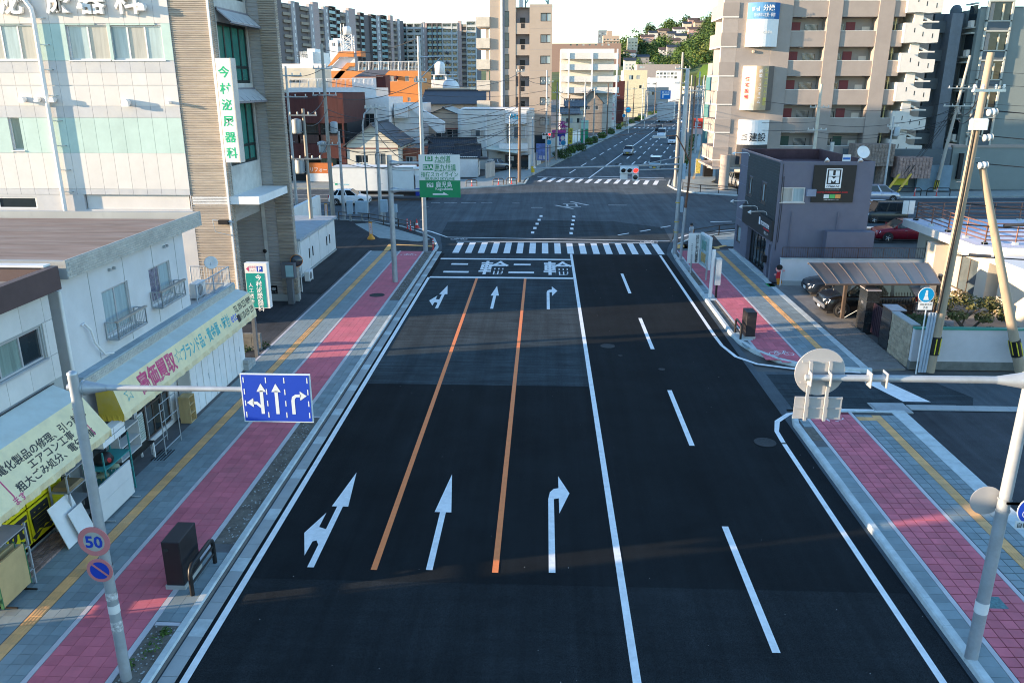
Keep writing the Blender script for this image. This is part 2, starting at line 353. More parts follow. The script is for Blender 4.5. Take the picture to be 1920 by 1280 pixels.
def bike(cx,cy,k,ang,m=M_paint,z=.0):
 B=MB(); ca,sa=math.cos(ang),math.sin(ang)
 def P(x,y): return (cx+(x*ca-y*sa)*k,cy+(x*sa+y*ca)*k,z)
 def ring(x,y,r,w=.045):
  n=16
  for i in range(n):
   a,b=2*math.pi*i/n,2*math.pi*(i+1)/n
   B.poly([P(x+r*math.cos(a),y+r*math.sin(a)),P(x+r*math.cos(b),y+r*math.sin(b)),P(x+(r-w)*math.cos(b),y+(r-w)*math.sin(b)),P(x+(r-w)*math.cos(a),y+(r-w)*math.sin(a))][::1])
 def bar(x0,y0,x1,y1,w=.022):
  dx,dy=x1-x0,y1-y0; l=math.hypot(dx,dy); nx,ny=-dy/l*w,dx/l*w
  B.poly([P(x0-nx,y0-ny),P(x1-nx,y1-ny),P(x1+nx,y1+ny),P(x0+nx,y0+ny)])
 ring(-.42,0,.3); ring(.42,0,.3)
 bar(-.42,0,-.2,.42); bar(-.2,.42,.02,0); bar(-.42,0,.02,0); bar(.02,0,.25,.40); bar(-.2,.4,.25,.42); bar(.42,0,.22,.55); bar(.22,.55,.40,.55); bar(-.3,.5,-.1,.5)
 return structure(B.build('bicycle_marking',m))
bike(-6.4,60.1,.9,0,z=.014); bike(7.9,59.5,.9,0,z=.014)
# ---- pavements: base slab, kerb stones, gutters, tiles
ZT=.10
def slab(name,pts,m=M_joint,z1=ZT,z0=-.05): return structure(MB().ext([(x,y,z0) for x,y in pts],(0,0,z1-z0)).build(name,m))
tile_me=MB().box(-.146,.146,-.146,.146,0,.014)
TRED=tile_me.mesh('red_paver',M_tred); TGREY=tile_me.mesh('grey_paver',M_tgrey)
tb=MB().box(-.147,.147,-.147,.147,0,.012)
for k in range(4): tb.box(-.125+k*.07,-.095+k*.07,-.135,.135,.012,.018)
TTACT=tb.mesh('tactile_block',M_tact)
def tiles(par,me,m,x0,x1,y0,y1,limit=299,clip=None,stagger=0.,p=.3,skip=None):
 nx=max(1,round((x1-x0)/p)); w=(x1-x0)/nx; ny=int((y1-y0)/p)
 st=MB(); n=0
 for j in range(ny):
  for i in range(nx):
   x=x0+(i+.5)*w; y=y0+(j+.5)*p
   if clip and not clip(x,y): continue
   if skip and skip(x,y): continue
   if n<limit:
    o=inst('paving_block',me,par,(x,y,ZT+random.uniform(-.0015,.0015)),random.uniform(-.006,.006)); o.scale.x=w/p
    n+=1
   else: st.box(x-w/2+.004,x+w/2-.004,y-.146,y+.146,ZT,ZT+.014+random.uniform(-.0015,.0015))
 if st.f: st.build('paving_blocks',m,par,kind='stuff')
TREDR=MB().box(-.139,.139,-.137,.137,0,.02).mesh('red_paver',M_tred); TGREYR=MB().box(-.139,.139,-.137,.137,0,.02).mesh('grey_paver',M_tgrey)
def tact_line(par,x,y0,y1):
 for j in range(int((y1-y0)/.3)): inst('tactile_block',TTACT,par,(x,y0+(j+.5)*.3,ZT))
def kerb_run(name,pts,L=1.0,prof=((0,-.05),(.02,.10),(.055,.135),(.2,.135),(.2,-.05)),m=M_conc):
 """kerb stones along a polyline; profile x runs to the left of the walking direction"""
 par=structure(_link(D.objects.new(name,None))); par['label']='pale concrete kerb stones along the pavement edge'
 c=[Vector((x,y,0)) for x,y in pts]
 segs=[];
 for a,b in zip(c,c[1:]):
  n=max(1,round((b-a).length/L))
  for i in range(n): segs.append((a.lerp(b,i/n),a.lerp(b,(i+1)/n)))
 for a,b in segs:
  d=(b-a).normalized(); nrm=Vector((-d.y,d.x,0)); a2=a+d*.004; b2=b-d*.004
  B=MB(); P0=[a2+nrm*x+Vector((0,0,z)) for x,z in prof]
  B.ext(P0,b2-a2); B.build('kerb_stone',m,par)
 return par
slab('left_pavement',[(-7.5,5),(-7.5,55.0),(-12.25,55.0),(-12.25,31.2),(-13.6,31.2),(-13.6,5)])
slab('right_pavement',[(8.75,5),(12.95,5),(12.95,26.9),(9.3,26.9),(8.95,26.5),(8.75,25.7)])
slab('right_pavement',[(8.87,53.2),(8.87,36.2),(9.0,35),(9.35,33.7),(10.0,32.6),(10.9,31.85),(12.2,31.5),(13.4,31.4),(13.45,56.6),(9.1,56.6)])
kerb_run('left_kerb',[(-7.5,5),(-7.5,54),(-7.55,57),(-8.2,60),(-9.4,62.3),(-11.5,65.2),(-14.6,67.8),(-18,68.7),(-30,69.1)])
kerb_run('right_kerb',[(12.9,26.95),(9.35,26.95),(8.85,26.55),(8.65,25.7),(8.65,5)],prof=((0,-.05),(.02,.10),(.055,.135),(.2,.135),(.2,-.05)))
kerb_run('right_kerb',[(30,66.2),(26,65.9),(19.2,65),(15.7,63.8),(13.5,62.7),(11,60.6),(9.6,58.2),(9.0,56),(8.85,53),(8.78,36.2),(8.92,35),(9.28,33.65),(9.95,32.5),(10.85,31.75),(12.2,31.4),(13.5,31.3)])
kerb_run('far_kerb',[(x,y) for x,y in LF_kerb[::-1]][1:-1],1.5)
kerb_run('far_kerb',[(x,y) for x,y in RF_kerb[::-1]][1:-1],1.5)
gut=structure(_link(D.objects.new('gutter',None)))
y=8.0; k=0
while y<55:
 B=MB().box(-7.46,-7.13,y+.006,y+.594,-.02,.016)
 if k%4==1:
  for j in range(5): B.box(-7.36,-7.23,y+.1+j*.09,y+.125+j*.09,.0161,.0175)
 o=B.build('gutter_block',M_conc2 if k%4 != 2 else M_conc,gut); y+=.6; k+=1
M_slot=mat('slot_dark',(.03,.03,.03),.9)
lp=structure(_link(D.objects.new('left_cycle_path',None)))
tiles(lp,TRED,M_tred,-9.93,-8.42,12,55)
lf=structure(_link(D.objects.new('left_footpath',None)))
tiles(lf,TGREY,M_tgrey,-10.83,-10.06,12,55,150); tiles(lf,TGREY,M_tgrey,-12.0,-11.17,12,55,149)
tact_line(lf,-11.0,12,55)
ls=structure(_link(D.objects.new('left_verge',None)))
for y0,y1 in ((14.35,17.3),(25.6,41.6)): tiles(ls,TGREY,M_tgrey,-8.28,-7.72,y0,y1,90)
for y0,y1 in ((5,14.2),(17.45,25.5),(41.75,54.8)):
 bx('planting_soil',M_soil,ls,-8.26,-7.72,y0,y1,.06,.105)
 bx('edging',M_strip,ls,-8.26,-7.72,y1+.02,y1+.12,.06,.117)
 st=MB()
 for _ in range(160):
  px_,py_=random.uniform(-8.2,-7.75),random.uniform(max(y0,11),y1); r=random.uniform(.008,.03)
  st.lathe((px_,py_,.10),[(r,0),(r*.8,r*.6),(.001,r*.8)],5)
 st.build('pebbles',M_conc2,ls,kind='stuff')
for x in (-8.41,-10.05,-12.12): bx('edging_strip',M_strip,ls,x,x+(.13 if x>-8.5 else .11),5 if x>-12 else 31.3,55,.05,.118)
bike(-9.2,53.6,.75,0,z=.12)
rp=structure(_link(D.objects.new('right_cycle_path',None)))
bx('mortar_bed',mat('red_mortar',(.20,.035,.05),.9),rp,9.37,10.88,5,26.8,.05,.103); tiles(rp,TREDR,M_tred,9.37,10.88,11.5,26.75)
rf=structure(_link(D.objects.new('right_footpath',None)))
bx('mortar_bed',mat('dark_mortar',(.06,.07,.07),.9),rf,11.02,12.4,5,26.8,.05,.103); tiles(rf,TGREYR,M_tgrey,11.02,11.6,11.5,26.75,140); tiles(rf,TGREYR,M_tgrey,11.92,12.4,11.5,26.75,140)
tact_line(rf,11.76,11.5,26.6)
for i in range(2): inst('tactile_block',TTACT,rf,(11.46-.3*i,26.15,ZT+.012))
rv=structure(_link(D.objects.new('right_verge',None)))
tiles(rv,TGREY,M_tgrey,8.86,9.24,11.5,24.0,120); tiles(rv,TGREY,M_tgrey,8.95,9.24,25.4,26.2,30)
bx('planting_soil',M_soil,rv,8.88,9.24,24.3,25.3,.06,.105)
for x in (9.25,10.89): bx('edging_strip',M_strip,rv,x,x+.11,5,26.8,.05,.117)
yy=5.0
while yy<26.6: bx('edging_block',M_conc,rv,12.42,12.94,yy+.006,yy+.994,.05,.118); yy+=1.0
bike(10.1,26.2,.6,math.pi,z=.12)
cl=lambda x,y: (x-8.95)>.35*max(0,35.2-y) ** 1.3*.42 and y>31.75+max(0,(11.4-x))*.35
rp2=structure(_link(D.objects.new('right_cycle_path',None)))
tiles(rp2,TRED,M_tred,9.47,11.0,31.8,56,clip=cl)
rf2=structure(_link(D.objects.new('right_footpath',None)))
tiles(rf2,TGREY,M_tgrey,11.14,12.08,31.7,56,150); tiles(rf2,TGREY,M_tgrey,12.4,13.1,31.7,56,149)
tact_line(rf2,12.24,31.8,56)
rv2=structure(_link(D.objects.new('right_verge',None)))
for y0,y1 in ((49.5,53),(43.8,45.6),(34.0,35.0)): tiles(rv2,TGREY,M_tgrey,9.0,9.34,y0,y1,40,clip=cl)
for y0,y1 in ((45.75,49.4),(36.6,42.0)): bx('planting_soil',M_soil,rv2,9.0,9.34,y0,y1,.06,.105)
bx('base_slab',M_conc,rv2,8.99,9.36,42.2,43.6,.06,.122); bx('base_slab',M_conc,rv2,8.99,9.6,35.1,36.3,.06,.122)
for x in (9.35,11.02): bx('edging_strip',M_strip,rv2,x,x+.11,33.9 if x<10 else 31.9,56,.05,.117)
yy=31.6
while yy<56: bx('edging_block',M_conc,rv2,13.12,13.42,yy+.006,yy+.994,.05,.118); yy+=1.0
bike(10.35,33.2,.75,0,z=.12)
for x,y_,m in ((-9.0,42.6,M_slot),(-8.0,15.0,M_slot)):
 pass
def manhole(x,y,r,m,label,z=.014):
 o=MB().lathe((x,y,z),[(r,0),(r,.006),(r*.94,.008),(r*.9,.004),(.001,.006)],20).build('manhole_cover',m); return structure(tag(o,label))
M_iron=mat('cast_iron',(.035,.036,.036),.85,0,var=.3,scale=12,bump=.5,bscale=30)
manhole(2.95,34.3,.33,M_iron,'round iron manhole cover beside the centre line'); manhole(7.35,24.3,.36,M_iron,'round iron manhole cover beside the curved edge line')
manhole(4.95,31.3,.14,M_iron,'small round iron cover on the road'); manhole(3.4,33.0,.1,M_iron,'small round iron cover beside the manhole'); manhole(-9.15,42.6,.42,M_iron,'round iron manhole cover in the red cycle path',z=.116)
o=MB().bbox(9.95,10.42,15.5,15.95,.112,.122,.006).build('valve_cover',mat('teal_cover',(.07,.17,.18),.6,var=.4,scale=14,bump=.4)); structure(tag(o,'square teal valve cover in the red paving'))
gr_=structure(_link(D.objects.new('drain_grating',None)))
bx('grating_frame',M_conc2,gr_,12.0,13.3,27.0,27.9,-.02,.03)
for k in range(12): bx('grating_bar',mat('galvanised',(.42,.46,.48),.45,.6,var=.15),gr_,12.06,13.24,27.06+k*.065,27.1+k*.065,.03,.055)
paint('side_road_stop_line',[[(12.6,30.6),(13.5,30.6),(14.4,28.1),(13.4,28.1)]],z=.01)
paint('side_road_line',[rect(9.6,12.0,27.2,27.3)],z=.01)
B=MB()
for k in range(16): B.box(13.35+k*.6,13.94+k*.6,27.3,27.75,-.02,.03 if k<3 else .02)
structure(B.build('side_road_gutter',M_conc2))
# corners beyond the tiled pavements
M_walk=asphalt('pavement_asphalt',(.045,.048,.05),.3,.25)
slab('left_corner_pavement',[(-7.7,55.02),(-7.75,57),(-8.4,60),(-9.6,62.2),(-11.6,65),(-14.7,67.6),(-18,68.5),(-80,70.2),(-80,43),(-12.3,43),(-12.3,55.02)],M_walk,.09)
slab('left_lot',[(-12.26,43),(-12.26,31.25),(-45,31.25),(-45,43)],M_lot,.06)
slab('right_corner_pavement',[(9.1,56.62),(9.8,58.2),(11.2,60.4),(13.6,62.5),(15.8,63.6),(19.2,64.8),(26,65.8),(40,66.3),(40,60),(13.5,60),(13.5,56.62)],M_walk,.09)
slab('far_left_pavement',[(-80,90.7),(-12,90.5),(-9.5,91.5),(-5,94.1),(-2.6,96.4)]+[tuple(fp(s,-7.6))[:2] for s in (-4,100,420)]+[tuple(fp(s,-12))[:2] for s in (420,100,8)]+[(-9,100),(-80,99)],M_blue_pave,.1)
slab('far_right_pavement',[tuple(fp(s,10.4))[:2] for s in (420,100,-2)]+[(14.8,95),(15.1,91),(16.7,88.4),(20.6,86.4),(37,85.8),(43,86.1),(110,92.2),(110,97),(45,90.5),(22,90.2),(20,98)]+[tuple(fp(s,15.5))[:2] for s in (0,100,420)],M_blue_pave,.1)
for s in range(-2,150,3):
 pass
B=MB()
for a,b in ((0,420),): B.poly([tuple(fp(a,12.7)) [:2]+(.105,),tuple(fp(a,13.0))[:2]+(.105,),tuple(fp(b,13.0))[:2]+(.105,),tuple(fp(b,12.7))[:2]+(.105,)])
B.poly([tuple(fp(6,-9.9))[:2]+(.105,),tuple(fp(6,-9.6))[:2]+(.105,),tuple(fp(300,-9.6))[:2]+(.105,),tuple(fp(300,-9.9))[:2]+(.105,)])
structure(B.build('tactile_strip',M_tact))
yl=mat('tactile_yellow_bright',(.74,.41,.12),.8,var=.12,dirt=(.4,.35,.2),dirt_amt=.4)
structure(MB().poly([(a,b,.1) for a,b in [(-11.2,55.1),(-10.85,55.1),(-10.75,57.2),(-7.9,56.6),(-7.9,56.95),(-10.6,57.5),(-11.3,57.55)]]).build('tactile_strip',yl))
structure(MB().poly([(a,b,.1) for a,b in [(9.3,57.2),(9.7,58.0),(10.2,58.4),(10.2,57.1),(12.2,57.1),(12.2,56.7),(12.55,56.7),(12.6,57.2),(13.3,57.8),(13.2,58.1),(12.4,57.5),(10.2,57.45),(9.8,56.7),(9.3,56.7)][::-1]]).build('tactile_strip',yl))
structure(MB().poly([(a,b,.094) for a,b in [(-15.8,66.3),(-14.4,67.2),(-8.5,59.6),(-9.3,58.6),(-12.5,60)]]).build('bluish_paving',M_blue_pave))
structure(MB().poly([(a,b,.094) for a,b in [(13.2,62.0),(15.5,63.3),(22,64.8),(22,62),(14,57.4),(13.0,57.9)]]).build('bluish_paving',M_blue_pave))
# ================================================================== BUILDING KIT
Z3=Vector((0,0,1))
G_dark=glass('window_glass'); G_mid=glass('window_glass_grey',(.07,.09,.10),.1); G_teal=glass('window_glass_teal',(.02,.16,.13),.12,var=.25)
G_curt=mat('curtained_glass',(.38,.37,.34),.18,var=.18,scale=1.5,stretch=(6,6,.4),spec=.6)
G_curtb=mat('pale_blue_curtained_glass',(.34,.43,.45),.15,var=.2,scale=1.2,stretch=(6,6,.5),spec=.6)
G_curtg=mat('green_curtained_glass',(.20,.27,.24),.15,var=.25,scale=1.2,stretch=(7,7,.4),spec=.6)
M_alu=mat('aluminium_frame',(.55,.56,.57),.4,.5,var=.06)
M_wframe=mat('white_frame',(.72,.72,.70),.5,var=.06)
M_bframe=mat('brown_frame',(.10,.075,.06),.5,.2,var=.1)
M_black=mat('black_metal',(.018,.017,.017),.45,.2,var=.2)
M_galv=mat('galvanised',(.42,.46,.48),.45,.6)
M_white=mat('white_paint',(.74,.74,.72),.6,var=.06,dirt=(.5,.48,.43),dirt_amt=.3,dirt_scale=.8)
class Face:
 def __init__(s,O,u):
  s.O=Vector(O); s.u=Vector(u).normalized(); s.n=Vector((s.u.y,-s.u.x,0))
 def p(s,u,v,d=0.): return s.O+s.u*u+Z3*v+s.n*d
 def cells(s,B,W,H,holes,dep=.12):
  us=sorted({0,W,*[h[0] for h in holes],*[h[0]+h[2] for h in holes]}); vs=sorted({0,H,*[h[1] for h in holes],*[h[1]+h[3] for h in holes]})
  us=[x for x in us if 0<=x<=W]; vs=[x for x in vs if 0<=x<=H]
  for j in range(len(vs)-1):
   run=None
   for i in range(len(us)-1):
    a,b,c,d=us[i],us[i+1],vs[j],vs[j+1]; mu,mv=(a+b)/2,(c+d)/2
    if any(h[0]<mu<h[0]+h[2] and h[1]<mv<h[1]+h[3] for h in holes):
     if run is not None: B.quad(s.p(run,c),s.p(a,c),s.p(a,d),s.p(run,d)); run=None
    elif run is None: run=a
   if run is not None: B.quad(s.p(run,vs[j]),s.p(W,vs[j]),s.p(W,vs[j+1]),s.p(run,vs[j+1]))
  for h in holes:
   a,b,c,d=h[0],h[0]+h[2],h[1],h[1]+h[3]
   B.quad(s.p(a,c),s.p(b,c),s.p(b,c,-dep),s.p(a,c,-dep)); B.quad(s.p(a,d,-dep),s.p(b,d,-dep),s.p(b,d),s.p(a,d))
   B.quad(s.p(a,c,-dep),s.p(a,d,-dep),s.p(a,d),s.p(a,c)); B.quad(s.p(b,c),s.p(b,d),s.p(b,d,-dep),s.p(b,c,-dep))
  return B
 def box(s,B,u0,u1,v0,v1,d0,d1):
  return B.obox(s.p(u0,v0,d0),s.u,Z3,s.n,u1-u0,v1-v0,d1-d0)
 def window(s,par,u0,v0,w,h,cols=2,rows=1,fm=None,pm=(None,),d=-.09,name='window',t=.05,sill=False,split=None,pieces=True):
  fm=fm or M_alu; B=MB()
  s.box(B,u0,u0+w,v0,v0+t,d-.03,d+.04); s.box(B,u0,u0+w,v0+h-t,v0+h,d-.03,d+.04)
  s.box(B,u0,u0+t,v0+t,v0+h-t,d-.03,d+.04); s.box(B,u0+w-t,u0+w,v0+t,v0+h-t,d-.03,d+.04)
  vs=[0,*(split or [k/rows for k in range(1,rows)]),1]
  for i in range(1,cols): s.box(B,u0+w*i/cols-t/2,u0+w*i/cols+t/2,v0+t,v0+h-t,d-.02,d+.03)
  for q in vs[1:-1]: s.box(B,u0+t,u0+w-t,v0+h*q-t/2,v0+h*q+t/2,d-.018,d+.026)
  if sill: s.box(B,u0-.05,u0+w+.05,v0-.05,v0-.002,d-.03,.07)
  o=B.build(name,fm,par)
  if pieces:
   k=0
   for j in range(len(vs)-1):
    for i in range(cols):
     a,b,c,e=u0+w*i/cols,u0+w*(i+1)/cols,v0+h*vs[j],v0+h*vs[j+1]
     dd=d-.004*(i%2)-.002
     MB().quad(s.p(a,c,dd),s.p(b,c,dd),s.p(b,e,dd),s.p(a,e,dd)).build('pane',pm[k%len(pm)] or G_dark,o); k+=1
  else:
   MB().quad(s.p(u0,v0,d),s.p(u0+w,v0,d),s.p(u0+w,v0+h,d),s.p(u0,v0+h,d)).build('pane',pm[0] or G_dark,o)
  return o
def faces(x0,x1,y0,y1,z0):
 return dict(S=Face((x0,y0,z0),(1,0,0)),E=Face((x1,y0,z0),(0,1,0)),N=Face((x1,y1,z0),(-1,0,0)),W=Face((x0,y1,z0),(0,-1,0)))
def block(par,x0,x1,y0,y1,z0,z1,m,wins=(),roof=None,parapet=0.,cols=2,pm=None,fm=None,name='wall',rm=None,sides='SEWN',pieces=None,pt=.18):
 """walls with real openings, roof and windows.  wins: (side, u, v, w, h[, cols])"""
 F=faces(x0,x1,y0,y1,z0); H=z1-z0; B=MB(); pm=pm or [G_dark,G_mid,G_curt,G_dark,G_curtb]
 for sd in sides:
  Wd=(x1-x0) if sd in 'SN' else (y1-y0)
  F[sd].cells(B,Wd,H,[w[1:5] for w in wins if w[0]==sd])
 if parapet:
  B.box(x0,x1,y0,y0+pt,z1-.001,z1+parapet); B.box(x0,x1,y1-pt,y1,z1-.001,z1+parapet)
  B.box(x0,x0+pt,y0+pt,y1-pt,z1-.001,z1+parapet); B.box(x1-pt,x1,y0+pt,y1-pt,z1-.001,z1+parapet)
 wall=B.build(name,m,par)
 if roof is not False: MB().quad((x0,y0,z1),(x1,y0,z1),(x1,y1,z1),(x0,y1,z1)).build('roof',roof or M_roofgrey,par)
 for k,w in enumerate(wins):
  c=w[5] if len(w)>5 else cols
  F[w[0]].window(par,w[1],w[2],w[3],w[4],c,1,fm,[random.choice(pm) for _ in range(c)],pieces=(c>1) if pieces is None else pieces)
 return F
M_roofgrey=mat('flat_roof',(.28,.28,.27),.9,var=.2,scale=.8,dirt=(.16,.15,.14),dirt_amt=.5,dirt_scale=.4)
M_tilek=mat('black_roof_tile',(.035,.04,.048),.35,var=.25,scale=2)
class Gables:
 def __init__(s,l): s.l=l
 def build(s,name,m,par):
  for g_ in s.l: g_.build(name,m,par)
def gable(par,x0,x1,y0,y1,z0,z1,axis,m,over=.35,tile=.0,name='roof',th=.12,courses=0):
 """pitched roof: ridge along axis 'x' or 'y'; optional ribs as tile rows"""
 B=MB(); cx,cy=(x0+x1)/2,(y0+y1)/2
 if axis=='y':
  s=(z1-z0)/((x1-x0)/2); a,b=y0-over,y1+over
  for sg in (-1,1):
   e=cx+sg*((x1-x0)/2+over); ze=z0-over*s
   P=[(e,a,ze),(e,b,ze),(cx,b,z1),(cx,a,z1)]; B.ext(P,(0,0,th))
  B.box(cx-.14,cx+.14,a,b,z1+th-.06,z1+th+.14)
  if tile:
   n=int((b-a)/tile)
   for sg in (-1,1):
    e=cx+sg*((x1-x0)/2+over); ze=z0-over*s+th
    for k in range(n): B.tube([(e,a+(k+.5)*tile,ze),(cx,a+(k+.5)*tile,z1+th)],tile*.28,5,caps=False)
  G=[MB().poly([(x0,yy,z0-.01),(x1,yy,z0-.01),(cx,yy,z1)]) for yy in (y0,y1)]
 else:
  s=(z1-z0)/((y1-y0)/2); a,b=x0-over,x1+over
  for sg in (-1,1):
   e=cy+sg*((y1-y0)/2+over); ze=z0-over*s
   B.ext([(a,e,ze),(b,e,ze),(b,cy,z1),(a,cy,z1)],(0,0,th))
  B.box(a,b,cy-.14,cy+.14,z1+th-.06,z1+th+.14)
  if tile:
   n=int((b-a)/tile)
   for sg in (-1,1):
    e=cy+sg*((y1-y0)/2+over); ze=z0-over*s+th
    for k in range(n): B.tube([(a+(k+.5)*tile,e,ze),(a+(k+.5)*tile,cy,z1+th)],tile*.28,5,caps=False)
  G=[MB().poly([(xx,y0,z0-.01),(xx,y1,z0-.01),(xx,cy,z1)]) for xx in (x0,x1)]
 o=B.build(name,m,par)
 return o,Gables(G)
def railing(par,pts,h,m,n_bars=True,spacing=.11,r=.012,name='railing',rails=(0.06,1.0),posts=1.5):
 B=MB(); P=MB()
 for a,b in zip(pts,pts[1:]):
  a=Vector(a); b=Vector(b); L=(b-a).length
  for q in rails: B.tube([a+Z3*h*q,b+Z3*h*q],r*1.6,5)
  np_=max(1,round(L/posts))
  for i in range(np_+1): B.tube([a.lerp(b,i/np_),a.lerp(b,i/np_)+Z3*h],r*1.8,5)
  if n_bars:
   for i in range(1,int(L/spacing)): P.tube([a.lerp(b,i*spacing/L)+Z3*h*rails[0],a.lerp(b,i*spacing/L)+Z3*h*rails[-1]],r*.7,4,caps=False)
 o=B.build(name,m,par)
 if P.f: P.build('balusters',m,o,kind='stuff')
 return o
 # ================================================================== LEFT: CLINIC
M_alc=mat('clinic_white_panel',(.62,.60,.57),.8,var=.05,scale=1.2,dirt=(.58,.55,.50),dirt_amt=.35,dirt_scale=.5,rnd=.03)
M_alct=mat('clinic_teal_band',(.44,.58,.53),.8,var=.08,scale=1.0,rnd=.03)
M_alcg=mat('clinic_grey_band',(.47,.48,.49),.8,var=.08,scale=1.0,dirt=(.62,.58,.5),dirt_amt=.4,dirt_scale=.7)
M_ctile=mat('ribbed_stone_tile',(.42,.36,.29),.85,var=.16,scale=1.2,stretch=(1,1,7),rnd=.10,dirt=(.27,.24,.21),dirt_amt=.75,dirt_scale=.9,bump=.2)
M_ctile2=mat('grey_course_tile',(.36,.34,.32),.85,var=.12,scale=1.5,stretch=(1,1,6),rnd=.05,bump=.2)
CL=thing('clinic_building','tall white clinic with faded teal bands, ribbed tan tile corner and dark green windows','building',(-14.55,37,0))
S=Face((-30,37,0),(1,0,0))
zb=[(5.55,6.25,None),(6.28,6.55,M_alcg),(6.55,8.18,M_alc),(8.18,9.75,M_alct),(9.75,10.26,M_alcg),(10.26,11.13,M_alc),(11.16,11.68,M_alc),(11.68,12.2,M_alcg),(12.2,13.74,M_alct),(13.74,16.6,M_alc)]
wins=[(-22.62-3.1,-22.62,12.22,13.70),(-21.16,-19.30,12.22,13.68),(-19.24,-16.87,12.22,13.66),(-24.53,-24.0,8.29,9.77)]
wins_open=[(a+30,c,b-a,d-c) for a,b,c,d in wins]
body=MB(); S.cells(body,13.55,16.6,wins_open+[(0,5.6,6.15,.55),(8.45,5.6,5.05,.68)],.18)
body.quad((-30,37.02,16.6),(-16.45,37.02,16.6),(-16.45,50,16.6),(-30,50,16.6))
body.quad((-16.3,50,0),(-30,50,0),(-30,50,16.6),(-16.3,50,16.6)); body.quad((-30,50,0),(-30,37,0),(-30,37,16.6),(-30,50,16.6))
body.build('wall',M_alcg,CL)
px_w=.672
for i in range(20):
 x0=-16.46-(i+1)*px_w; x1=x0+px_w
 for z0,z1,m in zb:
  if m is None: continue
  segs=[(z0,z1)]
  lo,hi=x0,x1
  hit=[w for w in wins if w[0]<x1-.02 and w[1]>x0+.02 and w[2]<z1-.02 and w[3]>z0+.02]
  if hit:
   w=hit[0]
   if w[0]>x0+.05: hi=w[0]
   elif w[1]<x1-.05: lo=w[1]
   else:
    segs=[(a,b) for a,b in ((z0,w[2]),(w[3],z1)) if b-a>.04]
  for a,b in segs: bx('wall_panel',m,CL,lo+.006,hi-.006,36.972,36.998,a+.005,b-.005)
for (a,b,c,d),cols,pm in zip(wins,(4,2,3,1),([G_curtb,G_curt,G_curtb,G_curt],[G_curtb,G_curt],[G_curtb,G_curt,G_curtb],[G_curtg])):
 S.window(CL,a+30+.002,c+.002,b-a-.004,d-c-.004,cols,1,M_wframe,pm,d=-.12,t=.06,sill=True)
S.window(CL,2.4,5.602,3.7,.54,2,1,M_wframe,[G_dark],d=-.1,t=.06)
bx('recess_panel',M_alc,CL,-21.5,-16.6,37.12,37.16,5.6,6.26)
# downpipe with brackets, its vents and its lettering
P=MB(); P.tube([(-23.2,36.82,16.2),(-22.95,36.82,15.1),(-22.45,36.82,14.35),(-22.42,36.82,14.1),(-22.45,36.82,5.5)],.095,10)
dp=P.build('downpipe',M_white,CL)
for z in (13.95,12.85,11.8,10.7,9.6,8.5,7.4,6.4): MB().box(-22.55,-21.95,36.88,36.9,z,z+.03).box(-22.0,-21.97,36.88,36.972,z,z+.03).build('bracket',M_galv,dp)
for x,z,r in ((-23.55,10.55,.13),(-22.86,10.55,.1),(-22.15,10.55,.12),(-18.81,10.42,.17),(-16.85,10.42,.07),(-20.2,14.45,.13),(-17.5,14.4,.16)):
 B=MB().cyl((x,36.96,z),(x,36.66,z),r*.9,r*.9,12); B.box(x-r,x+r,36.64,36.8,z-r*1.05,z-r*.3); B.build('vent_hood',M_white,CL)
for ch,x in zip('泌尿器科',(-23.3,-21.2,-19.72,-18.15)):
 text('facade_letter',ch,CL,(x,36.968,14.22),(1,0,0),(0,0,1),1.15,M_white,bold=.022,depth=.16,gap=.05)
 # tan tile corner pier: each course a piece
def course_mesh(name,u,L,dpt,H,m,ribs=5):
 """one ribbed course, running along u, proud by dpt of the plane, local origin at left end"""
 u=Vector(u).normalized(); n=Vector((u.y,-u.x,0)); B=MB(); k=H/ribs
 for r in range(ribs):
  z0=r*k+.004; z1=(r+1)*k-.006
  q=[(0,z0),(dpt,z0+k*.25),(dpt,z1-k*.15),(0,z1)]
  B.ext([n*a+Z3*b for a,b in q],u*L)
 return B.mesh(name,m)
def courses(par,O,u,L,z0,z1,m,step=.383,dpt=.03,name='tile_course',ribs=5):
 me=course_mesh(name,u,L,dpt,step-.018,m,ribs); z=z0
 while z+step<=z1+.01:
  inst(name,me,par,(O[0],O[1],z)); z+=step
pier=MB().box(-16.45,-14.58,37.03,37.3,0,16.6).box(-15.0,-14.82,37.3,41.4,4.9,16.6).box(-16.6,-16.5,37.3,41.4,0,5).build('corner_pier',M_ctile2,CL)
courses(CL,(-16.44,37.03,0),(1,0,0),1.84,.05,16.5,M_ctile)
courses(CL,(-14.58,37.02,0),(0,1,0),.34,.05,16.5,M_ctile,name='corner_course')
MB().box(-14.72,-14.63,36.9,36.99,.1,16.5).build('corner_trim',M_white,CL)
wing=MB().box(-16.5,-13.16,41.42,41.8,0,16.6); wing.box(-30,-16.3,41.8,50,0,16.6); wing.build('wing_wall',M_ctile2,CL)
courses(CL,(-16.45,41.42,0),(1,0,0),2.45,.45,6.6,M_ctile2,.34,.02,'wing_course',2)
courses(CL,(-14.5,41.42,0),(1,0,0),.52,6.7,16.5,M_ctile2,.383,.02,'wing_course',2)
courses(CL,(-13.98,41.40,0),(1,0,0),.80,.45,16.5,M_ctile,.383,.035,'wing_course',5)
courses(CL,(-13.16,41.40,0),(0,1,0),.38,.45,16.5,M_ctile,.383,.03,'wing_course',5)
bx('plinth',M_conc2,CL,-16.4,-13.1,41.34,41.41,.05,.44)
